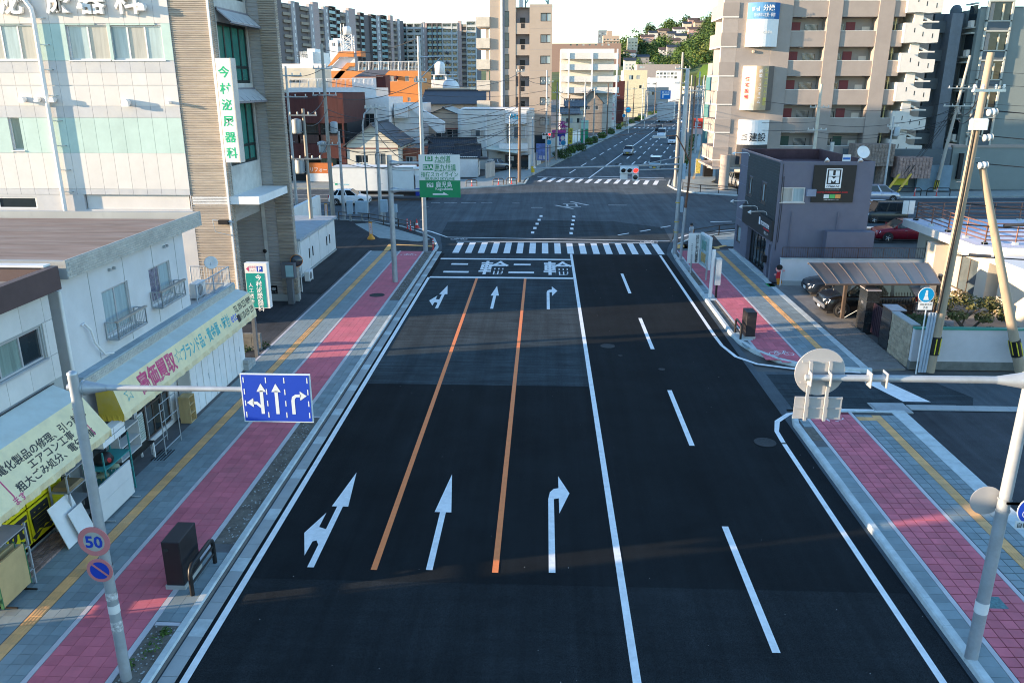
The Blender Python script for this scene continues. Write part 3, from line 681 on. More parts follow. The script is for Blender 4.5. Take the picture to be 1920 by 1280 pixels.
# window bay over the entrance
E=Face((-14.56,37.36,0),(0,1,0)); Lb=3.98
bay=MB(); E.cells(bay,Lb,16.6,[(.12,7.55,3.75,2.9),(.12,11.25,3.75,2.6),(.12,14.95,3.75,1.6),(-.01,0,4.0,5.9)],.2); bay.build('bay_wall',mat('bay_panel',(.50,.50,.47),.8,var=.15,dirt=(.3,.28,.25),dirt_amt=.5),CL)
M_dframe=mat('dark_green_frame',(.02,.035,.035),.4,.3,var=.1)
for v,h in ((7.55,2.9),(11.25,2.6),(14.95,1.6)): E.window(CL,.122,v+.002,3.74,h-.004,4,2,M_dframe,[G_teal],d=-.12,t=.13,split=[.28])
M_hood=mat('hood_metal',(.22,.22,.25),.5,.3)
for z in (10.95,14.35):
 hd=MB()
 for k in range(6): hd.obox((-14.55,37.4+k*.77,z),(.78,0,-.56),(0,1,0),(.56,0,.78),.98,.06,.06) if False else hd.ext([(-14.54,37.4+k*.77,z),(-14.54,37.4+k*.77,z+.07),(-13.88,37.4+k*.77,z-.48),(-13.88,37.4+k*.77,z-.55)],(0,.06,0))
 hd.box(-13.92,-13.86,37.4,41.31,z-.58,z-.5); hd.box(-14.54,-14.46,37.4,41.31,z+.0,z+.1)
 h=hd.build('window_hood',M_hood,CL)
 MB().ext([(-14.5,37.42,z+.03),(-14.5,41.3,z+.03),(-13.9,41.3,z-.49),(-13.9,37.42,z-.49)],(0,0,.02)).build('pane',mat('hood_glass',(.42,.44,.45),.3,var=.15),h)
bx('entrance_canopy',M_white,CL,-16.4,-13.25,37.0,41.3,5.86,6.22).location.z+=0
sg=thing('vertical_sign','white upright clinic sign with six green characters on the tile corner','sign',(-14.0,36.8,10))
MB().bbox(-14.36,-13.72,36.35,36.9,7.84,12.28,.02).build('sign_box',M_white,sg)
MB().box(-13.719,-13.68,36.33,36.92,7.83,12.29).build('sign_edge',mat('sign_side',(.55,.50,.44),.6),sg)
M_green=mat('sign_green',(.0,.42,.17),.5,var=.05)
text('lettering','今村泌尿器科',sg,(-14.04,36.348,11.52),(1,0,0),(0,0,1),.50,M_green,bold=.02,vertical=True,step=1.38)
for z in (8.4,11.6): bx('bracket',M_galv,sg,-14.3,-14.2,36.9,37.03,z,z+.1)
pl=thing('plaque','black cornerstone plaque set in the tiled clinic wall','plaque',(-14.6,41.38,.6)); bx('plate',mat('black_granite',(.012,.012,.013),.15,var=.2),pl,-14.9,-14.28,41.34,41.40,.45,.9)
text('lettering','定礎',pl,(-14.59,41.338,.66),(1,0,0),(0,0,1),.17,mat('plaque_text',(.6,.6,.58),.5),bold=.01,squeeze=1.5)
text('lettering','平成元年十一月',pl,(-14.59,41.338,.52),(1,0,0),(0,0,1),.075,mat('plaque_text',(.6,.6,.58),.5),squeeze=1.0)
lm=MB().lathe((-14.75,41.41,2.78),[(.001,.1),(.09,.09),(.12,.04),(.12,0)],12,(0,-1,0)).build('wall_lamp',M_black); lm.scale=(1,1,1); tag(lm,'small oval bulkhead lamp on the grey tiled wall of the clinic entrance','lamp')
br=thing('cable_bracket','grey steel cable bracket with a junction box at the corner of the clinic','bracket',(-14.9,36.9,5))
MB().tube([(-15.5,36.85,5.15),(-14.5,36.85,5.05)],.03).tube([(-15.5,36.85,5.15),(-15.4,36.8,4.6),(-14.6,36.85,4.4)],.02).build('arm',M_galv,br); bx('junction_box',M_black,br,-15.2,-14.75,36.75,36.98,4.95,5.15)
# ================================================================== LEFT: WHITE SHOP WITH TILED PARAPETS (second hand shop, far half)
M_stucco=mat('white_stucco',(.60,.60,.60),.85,var=.06,scale=1.2,dirt=(.50,.48,.44),dirt_amt=.4,dirt_scale=.7,bump=.1)
M_brick=mat('cream_brick_tile',(.46,.44,.39),.8,var=.1,scale=3,rnd=.07,dirt=(.25,.24,.22),dirt_amt=.5,dirt_scale=1.3)
M_bitu=mat('brown_flat_roof',(.21,.15,.12),.95,var=.3,scale=1.0,stretch=(.4,3,1),dirt=(.33,.29,.26),dirt_amt=.7,dirt_scale=.8)
B2=thing('shop_building','two storey white shop with brick tiled parapets and two balconied windows','building',(-12.5,24,0))
Fb=faces(-24,-12.62,19.75,27.3,0)
bw=MB(); hol=[(2.0,4.2,1.5,1.32),(4.85,4.4,1.5,1.15),(2.9,.25,2.2,2.1),(0.3,.25,2.4,2.0)]
Fb['E'].cells(bw,7.55,6.5,hol,.1); Fb['N'].cells(bw,11.38,6.5,[],.1); Fb['S'].cells(bw,11.38,6.5,[]); bw.build('wall',M_stucco,B2)
bx('roof',M_bitu,B2,-24,-12.35,19.85,28.1,6.45,6.6)
for z0,z1 in ((6.46,6.86),):
 core=MB().box(-12.36,-12.31,19.8,28.3,6.36,6.86).box(-24,-12.36,28.15,28.3,6.36,6.84).box(-24,-12.36,19.8,19.95,6.36,6.84); cp=core.build('parapet',M_conc2,B2)
def bricks(par,O,u,L,H,bl=.205,bh=.062,m=M_brick,d=.012,limit=280,name='brick'):
 u=Vector(u); n=Vector((u.y,-u.x,0)); O=Vector(O); me=MB().obox((0,0,0),u,Z3,n,bl-.008,bh-.008,d).mesh(name,m)
 st=MB(); c=0; rows=int(H/bh)
 for r in range(rows):
  off=(r%2)*bl/2; k=0; x=off
  while x+bl<=L:
   p=O+u*x+Z3*(r*bh)
   if c<limit: inst(name,me,par,p); c+=1
   else: st.obox(p,u,Z3,n,bl-.008,bh-.008,d)
   x+=bl
 if st.f: st.build('bricks',m,par,kind='stuff')
bricks(cp,(-12.31,19.82,6.37),(0,1,0),8.46,.48,.205,.068,limit=240)
led=MB().box(-12.62,-12.32,19.75,30.75,3.25,3.6).box(-14,-12.62,30.6,30.75,3.25,3.6).build('ledge_parapet',M_conc2,B2)
bricks(led,(-12.32,19.78,3.28),(0,1,0),10.95,.36,.205,.068,limit=240)
MB().box(-12.61,-12.33,19.76,30.7,3.601,3.66).build('ledge_coping',mat('bluish_coping',(.30,.38,.43),.7,var=.15),B2)
bx('terrace',M_conc2,B2,-16,-12.63,27.32,30.55,3.2,3.4); MB().box(-16,-12.7,27.35,30.4,0,3.2).build('terrace_wall',M_stucco,B2)
for y in (21.2,23.1,24.95,26.6): MB().box(-12.625,-12.612,y,y+.02,3.7,6.4).build('wall_joint',M_conc2,B2)
for (u,v,w,h),pm in zip(hol[:2],([G_curtb,G_curtb],[mat('patterned_curtain_glass',(.20,.19,.24),.2,var=.5,scale=12),G_curtb])): Fb['E'].window(B2,u+.002,v+.002,w-.004,h-.004,2,1,M_alu,pm,d=-.08)
Fb['E'].window(B2,2.902,.252,2.196,2.096,4,2,M_bframe,[G_dark,G_mid],name='shop_door'); Fb['E'].window(B2,.302,.252,2.396,1.996,3,1,M_alu,[G_dark])
for u,v,w in ((2.0,4.15,1.5),(4.85,4.32,1.5)):
 y0,y1=19.75+u-.1,19.75+u+w+.1
 b=thing('window_balcony','small grey steel balcony with wooden top rail under the %s upper window'%('near' if u<3 else 'far'),'balcony',(-12.3,y0,v)) if False else None
 rl=railing(B2,[(-12.6,y0,v-.02),(-12.25,y0,v-.02),(-12.25,y1,v-.02),(-12.6,y1,v-.02)],.52,M_galv,True,.1,.012,'window_balcony')
 bx('top_rail',mat('weathered_wood',(.35,.31,.27),.8,var=.2),rl,-12.29,-12.19,y0-.05,y1+.05,v+.5,v+.55)
 MB().box(-12.58,-12.27,y0,y1,v-.05,v-.02).build('floor_plate',M_galv,rl)
for y in (22.3,22.55,25.8,26.0): MB().cyl((-12.62,y,6.05),(-12.54,y,6.05),.05,.045,8).build('wall_vent',M_galv,B2)
railing(B2,[(-14.0,30.62,3.6),(-12.45,30.62,3.6),(-12.45,27.5,3.6)],.72,mat('blue_grey_rail',(.36,.43,.50),.5,.3),True,.11,.014,'terrace_railing')
MB().tube([(-12.58,20.5,4.9),(-12.54,20.55,4.95),(-12.5,20.75,4.7),(-12.5,20.85,4.3),(-12.48,21.2,3.85),(-12.45,21.6,3.75)],.03,8).build('refrigerant_pipe',M_white,B2)
dish=thing('satellite_dish','white satellite dish on the railing of the shop terrace','antenna',(-12.55,29.1,4.4))
MB().lathe((-12.5,29.15,4.78),[(.001,.0),(.12,.012),(.24,.06),(.25,.065),(.23,.07),(.1,.03),(.001,.02)],16,(.35,-.85,.45)).build('reflector',M_white,dish); MB().tube([(-12.55,29.3,4.3),(-12.52,29.2,4.75)],.02).tube([(-12.5,29.12,4.7),(-12.4,28.85,4.85)],.012).build('mast',M_galv,dish)
def ac_unit(name_label,loc,rz=0.):
 t=thing('air_conditioner',name_label,'air conditioner',loc,rz,local=True)
 MB().bbox(-.4,.4,-.15,.15,.06,.62,.02).build('casing',M_wframe,t); MB().lathe((-.12,-.151,.34),[(.22,0),(.22,.012),(.2,.014),(.001,.01)],16,(0,-1,0)).build('fan_grille',mat('grille_grey',(.16,.16,.16),.6),t)
 B=MB()
 for x in (-.3,.3): B.box(x-.03,x+.03,-.17,.17,0,.06)
 B.build('foot',M_galv,t)
ac_unit('white air conditioner behind the railing of the shop terrace',(-13.2,29.3,3.4),math.pi/2)
# ---- awnings
def cloth(n,c,**k): return mat(n,c,.75,var=.07,scale=2.5,spec=.25,dirt=(.42,.40,.33),dirt_amt=.35,dirt_scale=1.1,bump=.12,bscale=9,**k)
M_awn=cloth('cream_awning_cloth',(.78,.67,.41)); M_awny=cloth('yellow_awning_cloth',(.58,.40,.05)); M_awnt=cloth('awning_top_cloth',(.52,.58,.56))
def awning(label,y0,y1,p,endm,name='awning'):
 """p: profile (x,z) from the wall down to the hanging hem"""
 t=thing(name,label,'awning',(p[0][0],y0,0))
 nn=14; B=MB(); T=MB(); V=MB()
 for k in range(nn):
  a=y0+(y1-y0)*k/nn; b=y0+(y1-y0)*(k+1)/nn
  T.quad((p[0][0],a,p[0][1]),(p[1][0],a,p[1][1]),(p[1][0],b,p[1][1]),(p[0][0],b,p[0][1]))
  B.quad((p[1][0],a,p[1][1]),(p[2][0],a,p[2][1]),(p[2][0],b,p[2][1]),(p[1][0],b,p[1][1]))
 m=60
 for k in range(m):
  a=y0+(y1-y0)*k/m; b=y0+(y1-y0)*(k+1)/m
  ja,jb=.03*math.sin(a*9)+.02*math.sin(a*23),.03*math.sin(b*9)+.02*math.sin(b*23)
  V.quad((p[2][0]-.002,a,p[2][1]),(p[3][0]+ja,a,p[3][1]+ja*.3),(p[3][0]+jb,b,p[3][1]+jb*.3),(p[2][0]-.002,b,p[2][1]))
 T.build('top_cloth',M_awnt,t); B.build('front_cloth',M_awn,t); V.build('hem',M_awn,t)
 for y,e in ((y0,endm),(y1,M_awn)):
  Q=MB(); Q.poly([(x,y,z) for x,z in p[:3]]+[(p[0][0],y,p[2][1])]); Q.build('end_cloth',e,t)
  H=MB(); n=14
  for k in range(n):
   xa=p[0][0]+(p[2][0]-p[0][0])*k/n; xb=p[0][0]+(p[2][0]-p[0][0])*(k+1)/n; s=.025*math.sin(k*2.1); s2=.025*math.sin((k+1)*2.1)
   H.quad((xa,y,p[2][1]),(xb,y,p[2][1]),(xb,y+s2,p[3][1]),(xa,y+s,p[3][1]))
  H.build('hem',e,t)
 fr_=MB()
 for k in range(5):
  y=y0+.03+(y1-y0-.06)*k/4
  fr_.tube([(p[0][0],y,p[0][1]-.05),(p[1][0]-.04,y,p[1][1]-.05),(p[2][0]-.04,y,p[2][1]+.02),(p[0][0],y,p[2][1]+.02)],.018,5)
 fr_.build('frame',M_galv,t)
 return t
AB=awning('cream shop awning with pink and teal lettering and a yellow end',20.15,30.85,[(-12.32,3.36),(-11.82,3.22),(-11.6,2.42),(-11.62,2.22)],M_awny)
bu,bv=Vector((0,1,0)),Vector((-.265,0,.964))
def on_b(y,f): return (-11.6-.22*f,y,2.42+.8*f)
M_pink=mat('pink_lettering',(.55,.06,.17),.6,dirt=(.60,.5,.42),dirt_amt=.35,dirt_scale=6); M_teall=mat('teal_lettering',(.05,.38,.40),.6,dirt=(.5,.52,.42),dirt_amt=.35,dirt_scale=6); M_bk=mat('black_lettering',(.03,.03,.03),.6); M_bluel=mat('blue_lettering',(.07,.16,.55),.6)
text('lettering','高価買取',AB,on_b(22.55,.22),bu,bv,.66,M_pink,bold=.035,width=2.35)
text('lettering','ブランド品・貴金属・時計',AB,on_b(26.3,.25),bu,bv,.52,M_teall,bold=.02,width=4.1)
text('lettering','etc',AB,on_b(28.75,.27),bu,bv,.5,M_bluel,bold=.01,width=.55)
text('lettering','TEL 099-252-9899',AB,on_b(29.85,.56),bu,bv,.36,M_bk,bold=.012,width=1.7)
text('lettering','0120-039-239',AB,on_b(30.0,.12),bu,bv,.36,M_bk,bold=.012,width=1.4)
B=MB()
for q,m in ((29.0,None),):
 a=Vector(on_b(29.0,.1)); n_=bu.cross(bv); B.obox(a+n_*.004,bu,bv,n_,.28,.28,.003)
B.build('dial_mark',M_bk,AB)
def star(par,y,f,R,m):
 B=MB(); c=Vector(on_b(y,f)); n_=bu.cross(bv); P=[]; Q=[]
 for k in range(10):
  a=math.pi/2+k*math.pi/5; r=R if k%2==0 else R*.42
  P.append(c+(bu*math.cos(a)+bv*math.sin(a))*r+n_*.005); Q.append(c+(bu*math.cos(a)+bv*math.sin(a))*r*.78+n_*.005)
 for k in range(10): B.quad(P[k],P[(k+1)%10],Q[(k+1)%10],Q[k])
 B.build('star_outline',m,par)
star(AB,20.75,.52,.26,M_teall); star(AB,24.0,.55,.26,M_teall)
# ================================================================== LEFT: NEAR SHOP (brown parapet) + its awning
M_siding=mat('cream_siding',(.60,.58,.55),.8,var=.05,rnd=.04,dirt=(.45,.43,.4),dirt_amt=.35,dirt_scale=.8)
B1=thing('shop_building','two storey cream shop with a dark brown parapet and a wide upper window','building',(-12.6,16,0))
Fa=faces(-24,-12.62,14.4,19.3,0); aw=MB(); ah=[(1.1,4.55,3.3,.85),(.3,.2,4.0,2.2)]
Fa['E'].cells(aw,4.9,6.3,ah,.12); Fa['N'].cells(aw,11.38,6.3,[]); Fa['S'].cells(aw,11.38,6.3,[]); aw.build('wall',M_conc2,B1)
for j,(z0,z1) in enumerate(((3.9,4.54),(4.54,5.45),(5.45,6.15))):
 y=14.42
 while y<19.2:
  y2=min(y+.91,19.28)
  if not (j==1 and y2>15.4 and y<18.9): bx('wall_panel',M_siding,B1,-12.615,-12.59,y+.006,y2-.006,z0+.006,z1-.006)
  elif y2>18.9: bx('wall_panel',M_siding,B1,-12.615,-12.59,18.86,y2-.006,z0+.006,z1-.006)
  elif y<15.5: bx('wall_panel',M_siding,B1,-12.615,-12.59,y+.006,15.49,z0+.006,z1-.006)
  y+=.91
Fa['E'].window(B1,1.102,4.552,3.296,.846,4,1,M_alu,[G_curtg,G_curtg,G_curtg,glass('window_glass')],d=-.08,sill=True)
M_brownp=mat('brown_parapet_metal',(.085,.055,.055),.5,var=.15)
bx('parapet',M_brownp,B1,-12.5,-12.3,14.3,19.45,6.2,6.8); bx('parapet',M_brownp,B1,-24,-12.5,19.3,19.45,6.2,6.8); bx('roof',M_roofgrey,B1,-24,-12.5,14.4,19.3,6.3,6.42)
bx('parapet_cap',mat('pale_cap',(.62,.62,.60),.7),B1,-24,-12.52,19.2,19.5,6.801,6.85)
MB().tube([(-12.5,19.62,6.1),(-12.5,19.62,3.3)],.05,8).build('downpipe',M_white,B1)
AA=awning('wide cream awning with black lettering about repairs, nearest the camera',14.2,18.75,[(-12.58,3.85),(-11.85,3.55),(-11.2,2.62),(-11.24,2.42)],M_awn)
MB().tube([(-12.5,14.2,3.88),(-12.5,18.75,3.88)],.015,5).build('lashing_rod',M_black,AA)
av=Vector((-.573,0,.82))
def on_a(y,f): return (-11.2-.65*f,y,2.62+.93*f)
text('lettering','電化製品の修理、引っ越し',AA,on_a(16.72,.58),bu,av,.25,M_bk,bold=.016,width=3.4)
text('lettering','エアコン工事',AA,on_a(16.7,.36),bu,av,.24,M_bk,bold=.016,width=1.75)
text('lettering','粗大ごみ処分、電気工事',AA,on_a(16.68,.13),bu,av,.24,M_bk,bold=.016,width=3.1)
text('lettering','ます',AA,on_a(15.0,-.02),bu,av,.21,M_pink,bold=.02)
for y in (14.9,18.15):
 a=Vector(on_a(y,.12)); n_=bu.cross(av); MB().obox(a+n_*.004,bu,av,n_,.035,.85,.002).build('painted_rule',M_pink,AA)
 # unseen block added left of the camera to shade the near road
BC=thing('shop_building','unseen plain cream block added by the left pavement to shade the near road','building',(-13,0,0))
block(BC,-24,-13,-34,11.1,0,6.6,M_stucco,[('E',u,4.3,1.8,1.2) for u in (4,9,14,19,24,29,34,39)]+[('E',u,.3,3,2.2) for u in (4,11,18,25,32,38)],M_roofgrey,.3)
# ================================================================== CARS
M_tyre=mat('tyre_rubber',(.02,.02,.02),.8,var=.2); M_rim=mat('alloy_rim',(.45,.46,.48),.3,.8); M_carglass=glass('car_glass',(.015,.02,.024),.04,.7,var=.2)
M_trim=mat('dark_trim',(.02,.02,.022),.6); M_lampw=mat('headlamp_glass',(.7,.72,.74),.1,.2,var=.05); M_lampr=mat('tail_lamp_red',(.45,.01,.015),.2,var=.05); M_plate=mat('plate_white',(.75,.75,.72),.5); M_platey=mat('plate_yellow',(.75,.55,.03),.5)
def carpaint(n,c,metal=.25): return mat(n,c,.22,metal,var=.03,scale=1,spec=.6)
STY={ # x along length from the nose (0) to the tail (1): belt/hood line, roof span, heights as fractions of total height
'hatch': dict(hood=[(0,.42),(.02,.50),(.08,.56),(.24,.64),(.30,.66),(.9,.68),(.97,.64),(1,.5)],ws=(.26,.44),rear=(.80,.93),taper=.78),
'sedan': dict(hood=[(0,.42),(.02,.50),(.1,.58),(.28,.66),(.8,.68),(.95,.70),(.985,.66),(1,.48)],ws=(.28,.42),rear=(.70,.86),taper=.76),
'van': dict(hood=[(0,.36),(.02,.46),(.06,.52),(.16,.58),(.9,.58),(.985,.56),(1,.45)],ws=(.13,.28),rear=(.95,.985),taper=.88),
'box': dict(hood=[(0,.34),(.02,.46),(.08,.54),(.17,.575),(.95,.58),(.99,.55),(1,.4)],ws=(.16,.25),rear=(.965,.985),taper=.92),
'suv': dict(hood=[(0,.40),(.02,.52),(.1,.60),(.26,.66),(.9,.68),(.97,.66),(1,.5)],ws=(.26,.41),rear=(.82,.95),taper=.80),
'mpv': dict(hood=[(0,.36),(.02,.48),(.08,.56),(.2,.62),(.92,.64),(.98,.6),(1,.45)],ws=(.17,.36),rear=(.88,.975),taper=.80),
}
def car(name,label,cat,loc,head,dims,style,paint,plate=M_plate,z=0.,wheel=.31,group=None,black_glass=None):
 L,Wd,H=dims; st=STY[style]; t=thing(name,label,cat,(loc[0],loc[1],z),head,group,local=True)
 gc=.19; hw=Wd/2
 hd=st['hood']
 def hz(x):
  for (a,za),(b,zb_) in zip(hd,hd[1:]):
   if x<=b: return (za+(zb_-za)*(x-a)/max(b-a,1e-6))*H
  return hd[-1][1]*H
 xs=sorted({0,.012,.03,.06,.1,.16,.24,.32,.42,.52,.62,.72,.8,.88,.94,.97,.988,1.0,*[h[0] for h in hd]})
 B=MB(); ring=[]; n=0
 for x in xs:
  e=min(x,1-x); pl_=1-.22*max(0,1-e/.09) ** 2.2
  w=hw*pl_; zt=hz(x); zb_=gc+.10*max(0,1-e/.06)
  X=(x-.5)*L
  half=[(w*.80,zb_),(w*.965,zb_+.07),(w,zb_+(zt-zb_)*.42),(w*.985,zt-.13),(w*.93,zt-.035),(w*.8,zt+.005),(w*.4,zt+.02*(1 if e>.02 else 0)),(0,zt+.028*(1 if e>.02 else 0))]
  pr=[(X,y,zz) for y,zz in half]+[(X,-y,zz) for y,zz in half[-2::-1]]
  n=len(pr); ring+=pr
 B.add(ring,[(i*n+k,i*n+k+1,(i+1)*n+k+1,(i+1)*n+k) for i in range(len(xs)-1) for k in range(n-1)],True)
 B.add(ring[:n],[tuple(range(n))]); B.add(ring[-n:],[tuple(range(n-1,-1,-1))])
 # roof
 xb0,xt0=((st['ws'][0]-.5)*L,(st['ws'][1]-.5)*L); xt1,xb1=((st['rear'][0]-.5)*L,(st['rear'][1]-.5)*L)
 zr=H-.05; wr=hw*st['taper']; wb=hw*.93; zb0=hz(st['ws'][0])-.02; zb1=hz(st['rear'][1])-.02
 def gh(u,v,off=0.):
  """greenhouse surface: u along 0..1, v 0 belt..1 roof -> half width, x, z"""
  xb=xb0+(xb1-xb0)*u; xt=xt0+(xt1-xt0)*u
  return Vector((xb+(xt-xb)*v,wb+(wr-wb)*v+off,(zb0+(zb1-zb0)*u)+(zr-(zb0+(zb1-zb0)*u))*v))
 R=[];
 for u in (0,.06,.2,.5,.8,.94,1):
  c=gh(u,1); dz=.05*math.sin(math.pi*min(1,max(0,u*.8+.1)))
  R+=[(c.x,c.y,c.z),(c.x,c.y*.93,c.z+.03+dz*.3),(c.x,c.y*.5,c.z+.035+dz*.6),(c.x,0,c.z+.04+dz*.7),(c.x,-c.y*.5,c.z+.035+dz*.6),(c.x,-c.y*.93,c.z+.03+dz*.3),(c.x,-c.y,c.z)]
 B.add(R,[(i*7+k,i*7+k+1,(i+1)*7+k+1,(i+1)*7+k) for i in range(6) for k in range(6)],True)
 # pillars
 nb=3 if L<4 else 4
 us=[0]+([.42] if style in ('hatch','sedan') else [.36])+([.78] if nb==3 else [.68])+[1]
 for sg in (-1,1):
  for i,u in enumerate(us):
   d=.05 if 0<u<1 else .06
   a,b,c,e=gh(max(0,u-d/2),0,.006),gh(min(1,u+d/2),0,.006),gh(min(1,u+d/2),1,.006),gh(max(0,u-d/2),1,.006)
   q=[Vector((p.x,sg*p.y,p.z)) for p in (a,b,c,e)]
   B.ext(q,(0,-sg*.03,0))
 body=B.build('body',paint,t)
 # glass house
 for sg in (-1,1):
  G=MB()
  q=[gh(0,0),gh(1,0),gh(1,1),gh(0,1)]; q=[(p.x,sg*p.y,p.z) for p in q]
  G.poly(q if sg<0 else q[::-1]); G.build('side_window',black_glass or M_carglass,t)
 a,b=gh(0,0),gh(0,1); MB().poly([(a.x,a.y,a.z),(b.x,b.y,b.z),(b.x,-b.y,b.z),(a.x,-a.y,a.z)]).build('windscreen',M_carglass,t)
 a,b=gh(1,0),gh(1,1); MB().poly([(a.x,-a.y,a.z),(b.x,-b.y,b.z),(b.x,b.y,b.z),(a.x,a.y,a.z)]).build('rear_window',M_carglass,t)
 # wheels
 for fx in (.185,.80):
  for sg in (-1,1):
   X=(fx-.5)*L; Y=sg*hw
   MB().cyl((X,Y*.80,wheel+.02),(X,Y*1.004,wheel+.02),wheel*1.17,wheel*1.17,20).build('wheel_arch',M_trim,t)
   w=MB().lathe((X,sg*(hw+.018),wheel),[(wheel*.55,-.22),(wheel*.96,-.21),(wheel,-.17),(wheel,-.05),(wheel*.95,-.012),(wheel*.66,0)],20,(0,sg,0)).build('wheel',M_tyre,t)
   rm=MB().lathe((X,sg*(hw+.018),wheel),[(wheel*.66,0),(wheel*.63,-.03),(.001,-.03)],16,(0,sg,0))
   for k in range(5):
    a=2*math.pi*k/5; d=Vector((math.cos(a),0,math.sin(a)))
    rm.tube([Vector((X,sg*(hw+.008),wheel)),Vector((X,sg*(hw+.008),wheel))+d*wheel*.62],.028,4)
   rm.build('rim',M_rim,w)
 zt=hz(.03)
 for sg in (-1,1):
  MB().add([((.004-.5)*L,sg*hw*.50,zt-.16),((.002-.5)*L,sg*hw*.50,zt-.03),((.055-.5)*L,sg*hw*.955,hz(.06)-.05),((.035-.5)*L,sg*hw*.955,zt-.17)],[(0,1,2,3) if sg<0 else (3,2,1,0)]).build('headlight',M_lampw,t)
  MB().box((1-.5)*L-.05,(1-.5)*L+.012,min(sg*hw*.66,sg*hw*.84),max(sg*hw*.66,sg*hw*.84),hz(.97)-.26,hz(.97)-.02).build('tail_light',M_lampr,t)
  p=gh(.04,.0); MB().bbox(p.x-.02,p.x+.12,min(sg*(p.y+.03),sg*(p.y+.19)),max(sg*(p.y+.03),sg*(p.y+.19)),p.z+.03,p.z+.18,.02).build('door_mirror',paint,t)
  for u in (.36,.68):
   q=gh(u,0); MB().box(q.x-.22,q.x-.06,min(sg*(hw*.985),sg*(hw*1.0+.012)),max(sg*hw*.985,sg*(hw+.012)),q.z-.16,q.z-.13).build('door_handle',paint if style != 'suv' else M_rim,t)
   MB().box(q.x-.004,q.x+.004,min(sg*hw*.99,sg*(hw+.001)),max(sg*hw*.99,sg*(hw+.001)),gc+.14,q.z-.1).build('door_gap',M_trim,t)
 MB().box(-.5*L-.012,-.5*L+.03,-hw*.45,hw*.45,gc+.20,gc+.36).build('grille',M_trim,t)
 MB().box(-.5*L-.03,-.5*L-.005,-.17,.17,gc+.14,gc+.30).build('number_plate',plate,t); MB().box(.5*L-.0,.5*L+.02,-.17,.17,gc+.3,gc+.46).build('number_plate',plate,t)
 MB().box(-.47*L,.47*L,-hw*.93,hw*.93,gc-.03,gc+.09).build('sill',M_trim,t)
 return t
P_white=carpaint('white_car_paint',(.74,.76,.77),.0); P_silver=carpaint('silver_car_paint',(.42,.44,.46),.5); P_black=carpaint('black_car_paint',(.008,.008,.009),.1); P_red=carpaint('dark_red_car_paint',(.22,.008,.022),.3); P_navy=carpaint('dark_navy_car_paint',(.014,.022,.035),.3); P_dgreen=carpaint('dark_green_grey_paint',(.035,.045,.05),.3); P_lilac=carpaint('silver_lilac_paint',(.36,.38,.46),.5); P_pblue=carpaint('pale_blue_paint',(.36,.52,.58),.2)
# ================================================================== RIGHT: DARK PURPLE-GREY STORE
M_pur=mat('purple_grey_wall',(.135,.135,.175),.75,var=.07,scale=1.5,dirt=(.17,.17,.2),dirt_amt=.4,dirt_scale=.6)
M_purl=mat('pale_purple_panel',(.20,.22,.28),.75,var=.05); M_char=mat('charcoal_siding',(.030,.040,.045),.7,var=.12,rnd=.08); M_redroof=mat('dark_red_roof',(.07,.035,.04),.8,var=.25,scale=1.5)
ST=thing('store_building','dark purple-grey store with charcoal siding front and black sign on its side','building',(16,50,0))
x0,x1,y0,y1,HT=13.45,18.75,47.0,56.5,7.0
Fs=faces(x0,x1,y0,y1,0)
B=MB(); Fs['S'].cells(B,x1-x0,HT,[(.18,4.72,1.36,.86)],.1)
wh=[(y1-53.0,.06,4.6,2.25),(y1-53.75,4.30,1.0,1.2),(y1-50.5,4.30,1.15,1.2),(y1-56.0,.8,1.2,1.15),(y1-47.75,.06,.42,2.1)]
Fs['W'].cells(B,y1-y0,HT,wh,.35); Fs['E'].cells(B,y1-y0,HT,[]); Fs['N'].cells(B,x1-x0,HT,[])
B.box(x0,x1,y0,y0+.15,HT-.001,HT+.04); B.build('wall',M_pur,ST)
MB().box(x0+.16,x1-.16,y0+.16,y1-.16,6.3,6.4).build('roof',M_redroof,ST)
MB().box(x0-.02,x0+.15,y0+.16,y1,HT-.001,HT+.05).build('parapet_cap',mat('pinkish_cap',(.32,.20,.18),.7),ST); bx('parapet',M_redroof,ST,x0+.15,x1,y1-.15,y1,6.3,HT+.05); bx('parapet',M_redroof,ST,x1-.15,x1,y0+.15,y1-.15,6.3,HT+.04)
me=MB().ext([(0,0,0),(-.03,0,.01),(-.018,0,.165),(0,0,.165)],(0,7.3,0)).mesh('siding_board',M_char)
z=3.0
while z<6.8:
 if z+.165<4.28 or z>5.5: inst('siding_board',me,ST,(x0-.001,47.02,z))
 else:
  for a,b in ((47.02,49.33),(50.52,52.73),(53.77,54.32)): MB().ext([(x0-.001,a,z),(x0-.031,a,z+.01),(x0-.019,a,z+.165),(x0-.001,a,z+.165)],(0,b-a,0)).build('siding_board',M_char,ST)
 z+=.172
for z in (1.2,2.4,3.6,4.8,6.0): bx('wall_joint',M_purl,ST,x0-.012,x0-.001,54.36,56.48,z,z+.02)
W_=Fs['W']
for h,pm in ((wh[1],[G_curtb,G_mid]),(wh[2],[G_curtb,G_mid])): W_.window(ST,h[0]+.002,h[1]+.002,h[2]-.004,h[3]-.004,2,1,M_bframe,pm,d=-.06,t=.1,sill=True)
W_.window(ST,wh[3][0]+.002,.802,1.196,1.146,1,1,M_bframe,[G_curtb],d=-.1,t=.09)
W_.window(ST,wh[0][0]+.002,.062,4.596,2.246,6,1,M_black,[G_dark,G_mid,G_dark,G_dark],d=-.3,t=.09,name='shop_front'); W_.window(ST,wh[4][0]+.002,.062,.416,2.096,1,1,M_black,[G_dark],d=-.2,t=.04,name='side_door')
bx('door_step',M_conc,ST,13.1,13.46,48.3,53.1,.02,.2); bx('plinth',M_conc2,ST,13.4,13.448,47.0,56.5,0,.18)
